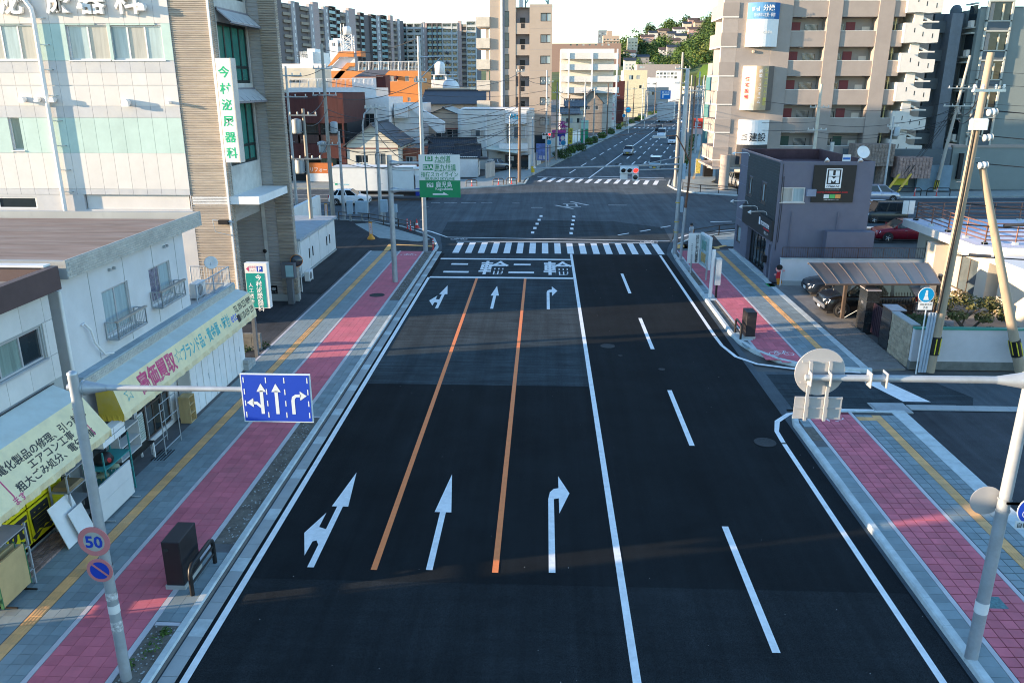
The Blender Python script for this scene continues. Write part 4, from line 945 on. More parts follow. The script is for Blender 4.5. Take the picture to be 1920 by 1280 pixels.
Fs['S'].window(ST,.182,4.722,1.356,.856,2,1,M_alu,[G_curt,G_curtb],d=-.05,t=.06,sill=True)
bx('meter_box',mat('blue_grey_box',(.22,.25,.33),.6),ST,15.05,15.55,46.75,47.0,5.1,5.5)
for x in (14.35,17.0): MB().tube([(x,46.94,0.2),(x,46.94,4.2)],.03,6).build('downpipe',M_pur,ST)
for x,za,zb_ in ((13.62,1.9,6.9),(13.72,2.4,6.2)): MB().tube([(x,46.97,za),(x+.03,46.97,(za+zb_)/2),(x,46.97,zb_)],.014,5).build('cable',M_black,ST)
sb=thing('store_sign','large black square sign with boxed white emblem on the purple store wall','sign',(16.5,46.9,5))
bx('board',mat('sign_black',(.018,.018,.018),.5),sb,15.35,17.72,46.92,46.995,4.75,6.85)
sx,sy=16.5,46.918
M_wl=mat('white_lettering',(.8,.8,.8),.6)
B=MB()
def rq(a,b,c,d): B.quad((a,sy,c),(b,sy,c),(b,sy,d),(a,sy,d))
for a,b,c,d in ((-.44,.44,6.60,6.66),(-.44,-.38,5.78,6.60),(.38,.44,5.78,6.60),(-.44,.44,5.72,5.78),(-.30,-.07,6.28,6.54),(.07,.30,6.28,6.54),(-.30,.30,6.22,6.27),(-.30,-.13,5.84,6.20),(.13,.30,5.84,6.20)): rq(sx+a,sx+b,c,d)
B.poly([(sx-.13,sy,6.20),(sx-.13,sy,6.02),(sx,sy,5.90),(sx+.13,sy,6.02),(sx+.13,sy,6.20),(sx,sy,6.08)])
B.build('emblem',M_wl,sb)
text('lettering','COMMUNE',sb,(sx,sy,5.60),(1,0,0),(0,0,1),.16,mat('sign_black',(0,0,0)),bold=.02,width=.74,gap=.006)
bx('letter_panel',M_wl,sb,sx-.44,sx+.44,sy-.003,sy+.001,5.56,5.72)
text('lettering','ALL MUSIC GOODS & BOX DISPLAY',sb,(sx,sy,5.47),(1,0,0),(0,0,1),.06,M_wl,width=.8)
text('lettering','www.mcommune.com',sb,(sx,sy,5.28),(1,0,0),(0,0,1),.17,mat('red_lettering',(.6,.01,.02),.6),bold=.012,width=1.75)
for a,c in ((-.45,(.7,.72,.68)),(-.12,(.1,.45,.12)),(.2,(.75,.3,.08))): bx('picture_patch',mat('patch_%d'%int(a*100),c,.6),sb,sx+a,sx+a+.30,sy-.002,sy+.002,4.98,5.2)
text('lettering','お気軽にお問い合わせください',sb,(sx,sy,4.88),(1,0,0),(0,0,1),.06,M_wl,width=.85)
fs=thing('store_sign','black fascia sign with white lettering and a red underline over the store entrance','sign',(13.4,50,3.3))
bx('board',mat('sign_black2',(.02,.022,.025),.5),fs,13.33,13.41,47.02,54.3,2.45,3.65)
text('lettering','mcommune',fs,(13.33,48.6,3.05),(0,-1,0),(0,0,1),.5,M_wl,bold=.02,width=1.9)
bx('red_rule',mat('red_lettering',(.6,.01,.02)),fs,13.322,13.329,47.6,48.9,2.9,2.96); bx('emblem_box',M_wl,fs,13.322,13.329,49.7,50.0,3.0,3.45)
text('lettering','買取センター',fs,(13.33,48.15,2.62),(0,-1,0),(0,0,1),.2,M_wl,width=1.0)
def gooseneck(label,p,d,L=1.0):
 t=thing('sign_lamp',label,'lamp',p,local=True); d=Vector(d)
 MB().tube([Vector((0,0,0)),Vector((0,0,.16))+d*.05,Vector((0,0,.22))+d*.2,Vector((0,0,.2))+d*L],.022,6).build('arm',M_white,t)
 e=Vector((0,0,.2))+d*L; MB().lathe(e+Vector((0,0,.02)),[(.03,.06),(.06,0),(.14,-.14),(.001,-.10)],10,(d*-.5+Vector((0,0,1)))).build('shade',M_white,t)
for k,(y,z) in enumerate(((48.6,3.75),(50.8,3.75),(53.3,3.75),(54.0,6.75))): gooseneck(['white gooseneck lamp nearest over the store entrance sign','second white gooseneck lamp over the store entrance sign','farthest white gooseneck lamp over the store entrance sign','white gooseneck lamp high at the far corner of the store'][k],(13.4,y,z),(-1,0,0))
gooseneck('white lamp arm on the store parapet above the left of the emblem',(15.9,46.95,7.0),(0,-1,0),.35); gooseneck('white lamp arm on the store parapet above the right of the emblem',(17.75,46.95,7.0),(0,-1,0),.35)
d=thing('satellite_dish','white satellite dish standing on the right end of the store roof','antenna',(18.2,47.6,7)); MB().lathe((18.15,47.5,7.5),[(.001,0),(.2,.02),(.36,.09),(.37,.1),(.34,.1),(.001,.03)],18,(.1,-.9,.4)).build('reflector',M_white,d); MB().tube([(18.2,47.7,6.3),(18.18,47.6,7.5)],.03).build('mast',M_galv,d)
pd=thing('panel_sign','small white and blue panel with a red ring on the store roof','sign',(17.2,47.4,7)); bx('board',M_white,pd,17.0,17.45,47.3,47.34,7.0,7.4); bx('blue_field',mat('panel_blue',(.03,.15,.5)),pd,17.02,17.43,47.296,47.299,7.12,7.24); bx('leg',M_galv,pd,17.2,17.24,47.34,47.38,6.3,7.2)
B=MB().box(16.3,19.0,46.35,46.98,0,3.15); lb=B.build('lean_to',M_pur); tag(lb,'low purple-grey outbuilding joined to the side of the store behind the railing','outbuilding')
mb=thing('mail_box','black mail box on a wall beside the store entrance','mailbox',(13.3,48.0,1)); bx('box',M_black,mb,13.2,13.44,47.9,48.3,1.0,1.4)
# retaining wall with a low brown railing
rw=thing('retaining_wall','long white plastered wall with a grey base below the store','wall',(17,46.1,0)); bx('wall',M_stucco,rw,13.75,23.5,46.0,46.2,.34,1.6); bx('base',M_conc2,rw,13.72,23.5,45.97,46.2,-.02,.339); bx('coping',M_conc,rw,13.72,23.5,45.96,46.24,1.601,1.66)
rl_=thing('railing','low brown iron railing on top of the white plastered wall','railing',(17,46.1,1.6)); railing(rl_,[(13.8,46.1,1.66),(22.4,46.1,1.66)],.62,mat('rusty_brown_rail',(.10,.065,.055),.6,.3,var=.3),True,.13,.014,'rail')
bc=thing('warning_cutout','child shaped roadside warning board with red jacket at the store corner','sign',(13.6,46.1,0))
def disc(name,par,c,r,m,u=(1,0,0),v=(0,0,1),sx_=1.,th=.02):
 c=Vector(c); u=Vector(u); v=Vector(v); n=u.cross(v); B=MB(); B.ext([c+u*math.cos(k*math.pi/10)*r*sx_+v*math.sin(k*math.pi/10)*r for k in range(20)],n*th); return B.build(name,m,par)
skin_c=mat('painted_skin',(.72,.32,.30),.5)
disc('face',bc,(13.62,45.9,1.05),.17,skin_c); disc('hair',bc,(13.66,45.895,1.15),.16,M_black,sx_=1.1); MB().ext([(13.5,45.9,.5),(13.8,45.9,.5),(13.78,45.9,.92),(13.56,45.9,.92)],(0,.02,0)).build('jacket',mat('painted_red',(.55,.02,.03),.5),bc); MB().ext([(13.62,45.9,.1),(13.9,45.9,.2),(13.82,45.9,.5),(13.55,45.9,.5)],(0,.02,0)).build('trousers',mat('painted_orange',(.6,.22,.02),.5),bc)
for x,z in ((13.45,.72),(13.93,.95)): disc('hand',bc,(x,45.89,z),.06,skin_c)
MB().tube([(13.78,45.86,.06),(13.78,45.86,.95)],.03).build('post',M_white,bc)
structure(MB().quad((13.0,45.4,.118),(13.42,45.4,.118),(13.42,46.2,.118),(13.0,46.2,.118)).build('doormat',mat('green_mat',(.02,.28,.07),.9)))
# ================================================================== RIGHT: DRIVE, CARPORT, GATE, WALLS, HOUSE
slab('drive',[(13.45,31.5),(15.0,31.7),(15.2,36.9),(24,37.2),(24,45.96),(13.45,45.96)],mat('drive_concrete',(.20,.19,.175),.9,var=.2,scale=1.2,dirt=(.11,.10,.09),dirt_amt=.6,dirt_scale=.8),.05)
M_cob=mat('drive_block',(.19,.175,.16),.9,var=.15,rnd=.15)
dv=structure(_link(D.objects.new('drive_paving',None))); cm=MB().bbox(0,.19,0,.09,0,.03,.008).mesh('paving_brick',M_cob); stf=MB(); c=0
for j in range(int((38.4-32.6)/.1)):
 for i in range(8):
  x=13.5+i*.2+(j%2)*.1; y=32.6+j*.1
  if x>14.9: continue
  if c<295: inst('paving_brick',cm,dv,(x,y,.045)); c+=1
  else: stf.box(x,x+.19,y,y+.09,.045,.075)
stf.build('paving_bricks',M_cob,dv,kind='stuff')
cp_=thing('carport','brown translucent carport roof on one leaning post over two parked cars','carport',(15.0,39.2,0))
M_poly=mat('bronze_polycarbonate',(.09,.065,.05),.35,var=.15,scale=.8,spec=.7)
q=[gr(1515,492,2.55),gr(1548,531,2.45),gr(1765,531,2.45),gr(1740,492,2.55)]
for k in range(8):
 a,b=k/8,(k+1)/8
 B=MB(); n=5
 for i in range(n):
  u,v=i/n,(i+1)/n; A=lambda s,t_: q[0].lerp(q[3],s).lerp(q[1].lerp(q[2],s),t_)+Vector((0,0,.05*math.sin(math.pi*min(1,t_*.9+.1))-.03))
  B.quad(A(a,v),A(b-.004,v),A(b-.004,u),A(a,u))
 B.build('roof_panel',M_poly,cp_)
for k in range(9):
 s=k/8; MB().tube([q[0].lerp(q[3],s).lerp(q[1].lerp(q[2],s),i/5)+Vector((0,0,.05*math.sin(math.pi*min(1,i/5*.9+.1))-.02)) for i in range(6)],.022,5).build('rafter',mat('bronze_frame',(.22,.17,.14),.4,.5),cp_)
for i,j in ((0,3),(1,2)): MB().tube([q[i]+Vector((0,0,-.06)),q[j]+Vector((0,0,-.06))],.05,6).build('edge_beam',M_bframe,cp_)
MB().box(14.93,15.07,39.1,39.28,0,2.45).build('post',M_bframe,cp_); MB().box(19.2,19.34,38.6,38.78,0,2.45).build('post',M_bframe,cp_); MB().tube([(15.1,39.1,.1),(15.75,38.4,.9)],.015).build('chain',M_galv,cp_)
car('parked_minivan','black minivan with chrome bumper parked nose out under the carport','minivan',(16.45,40.25),0,(4.55,1.8,1.78),'mpv',P_black,wheel=.35,z=.05)
MB().box(-2.33,-2.26,-.85,.85,.45,.62).build('chrome_bumper',M_rim,D.objects['parked_minivan'],world=False)
car('parked_car','dark navy sedan parked behind the black minivan by the white wall','car',(16.85,44.1),0,(4.45,1.74,1.42),'sedan',P_navy,z=.05)
M_gran=mat('black_granite_cladding',(.022,.024,.026),.12,var=.4,scale=14,spec=.7)
for lab,b in (('tall black granite gate post with pale cap, beside the carport',(15.12,15.72,36.75,37.7,2.05)),('lower black granite gate post with pale cap, beside the stone wall',(15.12,15.72,33.98,34.95,1.86))):
 t=thing('gate_post',lab,'gate post',(b[0],b[2],0)); k=4; h=b[4]/k
 for i in range(k): bx('granite_panel',M_gran,t,b[0]+.002*(i%2),b[1],b[2],b[3],i*h+.006,(i+1)*h-.004)
 bx('core',M_conc2,t,b[0]+.02,b[1]-.02,b[2]+.02,b[3]-.02,0,b[4]); bx('cap',mat('granite_cap',(.30,.28,.30),.3,var=.2),t,b[0]-.02,b[1]+.02,b[2]-.02,b[3]+.02,b[4]+.001,b[4]+.05)
MB().box(15.11,15.117,37.1,37.35,1.35,1.47).build('name_plate',M_rim,D.objects['gate_post'])
gt=thing('gate','dark metal gate between the two black granite posts','gate',(15.5,35.8,0)); bx('leaf',mat('gate_plum',(.05,.03,.045),.4,.3),gt,15.45,15.5,34.98,36.72,.1,1.5)
for k in range(9): bx('slat',mat('gate_plum',(.05,.03,.045)),gt,15.43,15.449,35.0+k*.19,35.1+k*.19,.12,1.48)
sw=thing('garden_wall','tan rough stone block wall beside the lower granite gate post','wall',(15.2,33,0)); M_tan=mat('tan_stone_block',(.33,.27,.19),.9,var=.25,scale=6,rnd=.15,bump=.5,bscale=14)
for j in range(9):
 y=31.95-(j%2)*.12
 while y<33.9:
  y2=min(y+.29,33.95); MB().bbox(15.12,15.42,max(y,31.95)+.004,y2-.004,j*.2+.01,j*.2+.196,.012).build('stone_block',M_tan,sw); y+=.3
bx('coping',M_conc2,sw,15.1,15.44,31.93,33.96,1.81,1.86)
ww=thing('garden_wall','long grey-white rendered garden wall with a green metal top behind the leaning pole','wall',(20,31.9,0)); bx('wall',mat('rendered_wall',(.52,.51,.52),.9,var=.05,bump=.15,dirt=(.42,.41,.4),dirt_amt=.3),ww,15.15,30,31.72,31.92,.36,1.72); bx('base',mat('mossy_base',(.15,.155,.14),.9,var=.3),ww,15.13,30,31.70,31.92,0,.359); bx('green_cap',mat('green_metal',(.04,.26,.19),.5),ww,15.14,30,31.69,31.95,1.721,1.79)
# house with a flat roof terrace
M_cream=mat('cream_render',(.62,.55,.44),.85,var=.06,scale=1.2,dirt=(.5,.43,.34),dirt_amt=.3); M_fas=mat('white_fascia',(.66,.64,.60),.7,var=.05)
HS=thing('house','low cream house with a white flat roof terrace and brown railings','house',(23,42,0))
F2=block(HS,22.7,34,40.9,49,0,3.0,M_cream,[('W',1.0,.5,2.6,1.9,3),('W',4.3,.5,2.8,1.9,3)],roof=False,pm=[G_curt,G_curt,G_mid],fm=M_bframe)
MB().ext([(21.85,48.6,3.02),(21.85,41.0,3.02),(22.4,40.5,3.02),(23.1,40.3,3.02),(35,40.3,3.02),(35,49.5,3.02),(21.85,49.5,3.02)],(0,0,.42)).build('roof',M_fas,HS)
MB().poly([(22.0,49.3,3.445),(22.0,41.1,3.445),(23.2,40.5,3.445),(34.8,40.5,3.445),(34.8,49.3,3.445)]).build('roof_surface',mat('lilac_white_roof',(.60,.60,.68),.6,var=.06),HS)
M_rail=mat('red_brown_rail',(.22,.11,.08),.5,.3,var=.2)
for pts in ([(22.35,48.9,3.45),(22.35,44.9,3.45),(22.5,41.3,3.45)],[(22.5,41.3,3.45),(25.5,41.2,3.45),(33,41.2,3.45)],[(22.35,48.9,3.45),(33,49.0,3.45)]):
 r_=railing(HS,pts,1.05,M_rail,False,r=.022,rails=(.2,.4,.6,.8,1.0),name='terrace_railing',posts=1.6)
 for a,b in zip(pts,pts[1:]):
  L_=(Vector(b)-Vector(a)).length; n_=max(1,round(L_/1.6))
  for i in range(n_+1): p=Vector(a).lerp(Vector(b),i/n_); MB().bbox(p.x-.12,p.x+.12,p.y-.12,p.y+.12,3.445,3.56,.02).build('post_foot',M_conc,r_)
MB().box(21.7,22.68,44.6,45.7,0,2.75).build('pillar',M_cream,HS)
block(HS,23.0,34,33.5,40.3,0,2.75,M_cream,[('W',3.6,.4,2.4,1.8,1)],roof=False,pm=[mat('wood_slats',(.20,.09,.04),.7,var=.3,scale=3,stretch=(1,14,.5))])
MB().ext([(22.2,40.2,2.76),(22.2,33.2,2.76),(35,33.2,2.76),(35,40.2,2.76)],(0,0,.3)).build('eaves',M_fas,HS)
for k in range(13): bx('shutter_slat',mat('wood_slat',(.22,.10,.045),.7,var=.2),HS,22.93,22.98,34.35+k*.18,34.49+k*.18,.45,2.15)
# foliage
_leafm={}
def leafmat(name,col):
 return mat(name,col,.7,var=.35,scale=1.3,spec=.25)
def leaves(name,clumps,n,size,m,par=None,kind=None,flat=.5,seed=1):
 rnd=random.Random(seed); B=MB()
 off=root_loc(par) if par else Vector()
 for (cx,cy,cz,rx,ry,rz_) in clumps:
  for _ in range(n):
   while True:
    x,y,z=rnd.uniform(-1,1),rnd.uniform(-1,1),rnd.uniform(-1,1); r2=x*x+y*y+z*z
    if .18<r2<1: break
   c=Vector((cx+x*rx,cy+y*ry,cz+z*rz_)); nrm=Vector((x,y,z+flat))+Vector((rnd.uniform(-.7,.7),rnd.uniform(-.7,.7),rnd.uniform(-.7,.7)))
   a=nrm.orthogonal().normalized(); b=nrm.normalized().cross(a); th=rnd.uniform(0,6.28); a,b=a*math.cos(th)+b*math.sin(th),b*math.cos(th)-a*math.sin(th)
   s=size*rnd.uniform(.6,1.3); a *= s; b *= s*.65
   k=len(B.v); B.v+=[tuple(c-a),tuple(c-b*.9+nrm.normalized()*s*.15),tuple(c+a),tuple(c+b*.9+nrm.normalized()*s*.15)]; B.f.append((k,k+1,k+2,k+3)); B.mi.append(0)
 return B.build(name,m,par,kind=kind)
L_hedge=leafmat('hedge_leaf',(.045,.085,.02)); L_dark=leafmat('dark_leaf',(.03,.055,.018)); L_olive=leafmat('olive_leaf',(.085,.085,.028)); L_autumn=leafmat('tan_leaf',(.18,.13,.06)); L_bright=leafmat('fresh_leaf',(.06,.12,.02))
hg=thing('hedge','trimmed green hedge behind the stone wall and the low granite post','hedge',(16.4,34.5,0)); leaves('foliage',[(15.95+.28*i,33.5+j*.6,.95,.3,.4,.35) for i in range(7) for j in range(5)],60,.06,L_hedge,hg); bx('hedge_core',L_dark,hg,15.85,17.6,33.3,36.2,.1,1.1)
def branchy(name,label,cat,base,trunk,blobs,m,lm,n=150,size=.08,group=None,bark=None,seed=3):
 t=thing(name,label,cat,base); b=Vector(base)
 for i,pts in enumerate(trunk): MB().tube([b+Vector(p) for p in pts],[max(.012,.075-.05*k/max(1,len(pts)-1))*m for k in range(len(pts))],7).build('trunk' if i==0 else 'limb',bark or mat('bark',(.10,.075,.055),.9,var=.3,scale=8,bump=.5),t)
 leaves('crown',[(b.x+x,b.y+y,b.z+z,r,r,r*.6) for x,y,z,r in blobs],n,size,lm,t,seed=seed); return t
branchy('garden_tree','cloud pruned garden tree with tan-green pads behind the white garden wall','tree',(17.9,33.2,0),[[(0,0,0),(.1,.05,.8),(-.15,0,1.5),(.1,.1,2.2)],[(.05,.05,1.0),(.6,.1,1.6),(1.2,.1,2.0)],[(-.1,0,1.4),(-.6,.2,2.0),(-.9,.2,2.3)],[(0,0,1.9),(.5,-.1,2.3)]],
[(-.9,.2,2.45,.5),(-.3,.1,2.65,.5),(.2,.1,2.45,.5),(.8,0,2.5,.45),(1.3,.1,2.2,.42),(1.6,0,1.9,.35),(.6,-.2,1.9,.4),(-.5,-.2,2.0,.4)],1,L_olive,240,.07)
leaves('foliage_tips',[(18.9,33.2,2.55,.45,.4,.2),(19.3,33.3,2.1,.4,.35,.2),(17.5,33.3,2.85,.4,.4,.15)],120,.06,L_autumn,D.objects['garden_tree'])
for k,(x,y,r) in enumerate(((17.0,32.7,.45),(18.6,32.6,.4),(19.6,32.8,.5),(20.8,32.8,.55),(16.4,32.6,.4))):
 s=thing('shrub','low dark shrub behind the white garden wall, %s from the stone wall'%_ord[[1,2,3,4,0][k]],'shrub',(x,y,0),group='low shrubs along the garden wall'); leaves('foliage',[(x,y,1.1+.2*(k%2),r,r*.8,r*.8)],260,.07,L_dark if k%2 else L_hedge,s,seed=k); MB().tube([(x,y,0),(x,y,1.1)],.05).build('stem',mat('bark',(.1,.07,.05)),s)
irn=thing('iron_fence','ornate black iron fence with spear tips behind the granite gate post','fence',(17,37.2,0)); railing(irn,[(15.8,37.25,.5),(19.4,37.6,.5)],1.0,M_black,True,.14,.016,'rail',rails=(.05,.45,.8),posts=1.8)
B=MB()
for i in range(26): p=Vector((15.8+i*.14,37.25+i*.0136,1.3)); B.tube([p,p+Vector((0,0,.16)),p+Vector((0,0,.26))],[.012,.03,.003],4)
B.build('spear_tips',M_black,irn,kind='stuff'); bx('base_wall',M_conc2,irn,15.75,19.5,37.15,37.3,0,.5)
# cars behind the store and on the cross street
car('parked_suv','dark red crossover parked behind the low outbuilding of the store','car',(27.0,61.0),0,(4.3,1.77,1.6),'suv',P_red,wheel=.34)
car('parked_minicar','dark grey-green box shaped minicar parked beyond the red crossover','car',(29.1,69.6),0,(3.5,1.5,1.78),'box',P_dgreen,wheel=.29)
car('parked_car','white car half hidden behind the box shaped minicar','car',(29.0,72.2),0,(4.2,1.7,1.5),'hatch',P_white)
car('silver_minivan','silver-lilac minivan driving right along the cross street behind the store','minivan',(33.6,83.0),math.pi,(4.35,1.75,1.66),'mpv',P_lilac)
aw_=thing('panel_stack','two pale panels leaning upright against the dark box shaped minicar','panels',(30,68.2,0))
for k in range(2): bx('panel',M_white,aw_,30.0+k*.5,30.45+k*.5,68.3,68.36,.9,2.0)
# ================================================================== RIGHT: BEIGE APARTMENT BUILDING
M_apt=mat('apartment_tile_brown',(.335,.29,.255),.8,var=.07,scale=.8,dirt=(.27,.23,.21),dirt_amt=.3,dirt_scale=.3); M_aptl=mat('apartment_tile_light',(.37,.325,.29),.8,var=.06); M_aptw=mat('apartment_white',(.66,.63,.57),.8,var=.05)
M_gwall=mat('corridor_wall',(.33,.31,.29),.85,var=.06); M_rdoor=mat('red_flat_door',(.20,.035,.045),.5,var=.08); M_gdoor=mat('green_flat_door',(.03,.085,.07),.5)  # grey corridor wall colour, reused on other plain grey walls
AP=thing('apartment_building','tall beige apartment building with corridor balconies, red doors and a white zigzag stair','building',(20,91,0))
FZ=[4.85,7.78,10.71,13.64,16.57,19.5,22.4]
YA=91.0
B=MB()
B.box(20.2,23.8,YA,YA+12,2.6,25) # left wall mass
for a,b in ((23.8,25.75),(29.4,30.85),(34.6,36.15)): B.box(a,b,YA-.02,YA+1.6,0,25)
B.build('pier',M_apt,AP)
MB().quad((23.8,YA+1.6,0),(37.3,YA+1.6,0),(37.3,YA+1.6,25),(23.8,YA+1.6,25)).build('corridor_wall',M_gwall,AP)
MB().box(23.8,37.3,YA+1.62,YA+12,0,25).build('core_wall',M_aptl,AP)
for fi,z in enumerate(FZ):
 for a,b in ((25.752,29.398),(30.852,34.598),(36.152,37.4)):
  bx('balcony_parapet',M_apt,AP,a,b,YA+.12,YA+.3,z-1.55,z-.03); bx('parapet_coping',M_aptw,AP,a,b,YA+.1,YA+.32,z-.029,z+.03)
  bx('floor_slab',M_aptl,AP,a,b,YA+.3,YA+1.6,z-1.55,z-1.38)
 dm=M_gdoor if fi>=5 or fi==0 else M_rdoor
 for x in ((26.15,31.9,24.2) if fi<6 else ()):
  if x<25: continue
  bx('door',dm,AP,x,x+.95,YA+1.54,YA+1.6,z-1.36,z+.95)
 for x,w in ((27.6,1.35),(30.95,.8)):
  bx('window',G_dark,AP,x,x+w,YA+1.55,YA+1.6,z-.3,z+.7);
  st=MB()
  for k in range(int(w/.12)): st.box(x+k*.12,x+k*.12+.03,YA+1.5,YA+1.53,z-.35,z+.75)
  st.build('window_grille',M_alu,AP)
 bx('pipe_door',M_aptw,AP,33.6,34.4,YA+1.55,YA+1.6,z-1.36,z+.5)
 bx('ceiling_lamp',M_white,AP,26.9,27.4,YA+.6,YA+.75,z+1.30,z+1.36)
 bx('stair_window',G_dark,AP,36.2,37.2,YA+1.5,YA+1.59,z-1.3,z+1.0)
 bx('stair_post',mat('yellowish_post',(.55,.48,.22),.7),AP,36.75,36.88,YA+.9,YA+1.03,z-.03,z+1.3)
 # street side balconies
 bx('side_balcony',M_apt,AP,18.5,20.19,YA-.1,YA+6,z-1.45,z-.15); bx('side_balcony_floor',M_aptw,AP,18.5,20.19,YA-.1,YA+6,z-1.62,z-1.46)
 MB().tube([(18.6,YA+.1,z-1.6),(18.6,YA+.1,z+1.3)],.06,6).build('drain_pipe',M_aptw,AP)
 if fi in (1,2,3,4,5): MB().cyl((22.0,YA+.01,z+.9),(22.0,YA-.22,z+.9),.16,.13,10).build('vent_cap',mat('beige_vent',(.5,.42,.33),.6),AP)
MB().box(18.6,20.19,YA,YA+.05,2.6,25).build('white_return',M_aptl,AP)
MB().cyl((19.9,YA-.3,0),(19.9,YA-.3,3.9),.55,.55,16).build('round_column',M_apt,AP); MB().cyl((24.6,YA-.5,0),(24.6,YA-.5,4.2),.45,.45,16).build('round_column',M_apt,AP); bx('soffit',M_aptl,AP,18.5,24,YA-.4,YA+8,2.35,2.59)
def curved_sign(label,z0,z1,cols,bands=()):
 t=thing('corner_sign',label,'sign',(22.7,YA,z0)); n=10
 for (ua,ub,c,za,zb_) in cols:
  B=MB()
  for k in range(n):
   a=ua+(ub-ua)*k/n; b=ua+(ub-ua)*(k+1)/n
   P=lambda u: (21.0+3.3*u,YA-.15-.75*math.sin(math.pi*(.05+.9*u)))
   (xa,ya),(xb,yb)=P(a),P(b); B.quad((xa,ya,za),(xb,yb,za),(xb,yb,zb_),(xa,ya,zb_))
  B.build('face',c,t)
 MB().ext([(21.0+3.3*u,YA-.13-.73*math.sin(math.pi*(.05+.9*u)),z0+.01) for u in [k/8 for k in range(9)]]+[(24.2,YA-.03,z0+.01),(21.1,YA-.03,z0+.01)],(0,0,z1-z0-.02)).build('box',M_white,t)
 return t
C_wh=mat('sign_white',(.80,.80,.78),.5,var=.03); C_bl=mat('sign_steel_blue',(.10,.27,.48),.5); C_tan=mat('sign_tan',(.48,.36,.22),.5); C_bk=mat('sign_black3',(.03,.03,.035),.5); C_cr=mat('sign_cream',(.72,.68,.52),.5); C_dk=mat('sign_dark_edge',(.10,.09,.085),.5)
s1=curved_sign('curved white and blue clinic sign, topmost of the three on the beige apartments',15.0,19.3,[(0,1,C_wh,15.0,17.7),(0,.82,C_bl,17.7,19.3),(.82,1,mat('sign_deep_blue',(.02,.13,.36)),17.7,19.3)])
s2=curved_sign('curved cream and tan sign, middle of the three on the beige apartments',8.6,13.1,[(0,.4,C_cr,8.6,13.1),(.4,.80,C_tan,8.6,13.1),(.80,1,C_dk,8.6,13.1)])
s3=curved_sign('curved white and black builder sign, lowest of the three on the beige apartments',2.9,7.6,[(0,1,C_wh,5.0,7.6),(0,1,C_bk,2.9,5.0)])
yS=YA-.93
text('lettering','分娩',s1,(23.0,yS,18.55),(1,0,0),(0,0,1),.6,C_wh,bold=.02,gap=.01); text('lettering','産科・小児',s1,(21.75,yS+.22,18.5),(1,-.35,0),(0,0,1),.45,C_wh,bold=.01,width=.8,gap=.03)
text('lettering','福田病院は主要・駅前',s1,(22.6,yS,17.95),(1,0,0),(0,0,1),.4,C_wh,width=2.2,gap=.03)
text('lettering','Fukuda',s1,(22.6,yS,16.3),(1,0,0),(0,0,1),.5,mat('pale_lettering',(.62,.62,.58)),width=1.8,gap=.02)
text('lettering','ショールーム・展示',s2,(23.35,yS+.1,12.5),(1,.3,0),(0,0,1),.42,mat('yellow_lettering',(.75,.65,.1)),vertical=True,step=1.0,gap=.06,bold=.015)
text('lettering','新築・リフォーム',s2,(22.75,yS-.02,12.4),(1,.1,0),(0,0,1),.40,C_wh,vertical=True,step=1.1,gap=.03,bold=.015); text('lettering','住宅設備',s2,(21.5,yS+.35,11.6),(1,-.5,0),(0,0,1),.5,mat('red_lettering',(.6,.01,.02)),vertical=True,step=1.2,gap=.05,bold=.015)
text('lettering','建設',s3,(23.0,yS,5.45),(1,0,0),(0,0,1),.95,C_bk,bold=.012,width=1.75,gap=.02); text('lettering','武田',s3,(21.65,yS+.27,5.5),(1,-.4,0),(0,0,1),.8,C_bk,width=.6,gap=.04)
text('lettering','快適な、すまい造り。',s3,(22.6,yS,4.0),(1,0,0),(0,0,1),.28,C_wh,width=2.0,gap=.02); text('lettering','UMUGU',s3,(22.8,yS,3.1),(1,0,0),(0,0,1),.7,C_wh,bold=.02,width=1.9,gap=.03)
# zigzag stair
for fi,z in enumerate(FZ[:-1]):
 zz=z-1.2
 o=MB().ext([(37.45,YA-.3,zz),(37.45,YA-.3,zz+1.95),(38.3,YA-.3,zz+1.95),(39.5,YA-.3,zz+1.35),(40.9,YA-.3,zz+1.3),(40.9,YA-.3,zz+.05),(39.6,YA-.3,zz-.05),(38.6,YA-.3,zz+.3-.25)],(0,.16,0)).build('stair_parapet',M_aptw,AP)
 MB().ext([(37.3,YA-.3,zz),(37.3,YA-.3,zz+1.95),(37.3,YA+2.2,zz+1.95),(37.3,YA+2.2,zz)],(.14,0,0)).build('stair_parapet',M_aptw,AP)
 for x,q in ((38.3,1.0),(39.2,.62),(40.2,.45)): bx('slot',M_slot,AP,x,x+.09,YA-.31,YA-.3,zz+q,zz+q+.45)
 bx('landing',M_aptw,AP,37.45,40.9,YA-.14,YA+2.4,zz-.02,zz+.14); bx('landing',M_aptw,AP,39.3,40.8,YA-.14,YA+2.4,zz-.95,zz-.8)
 MB().ext([(38.3,YA+.2,zz+.1),(38.3,YA+.2,zz-.12),(40.2,YA+.2,zz-.95),(40.2,YA+.2,zz-.75)],(0,1.8,0)).build('stair_flight',M_aptw,AP)
bx('stair_core',M_aptw,AP,38.35,39.25,YA+.1,YA+3,0,22); bx('stair_back',M_aptl,AP,37.4,41.5,YA+3,YA+3.2,0,21.5)
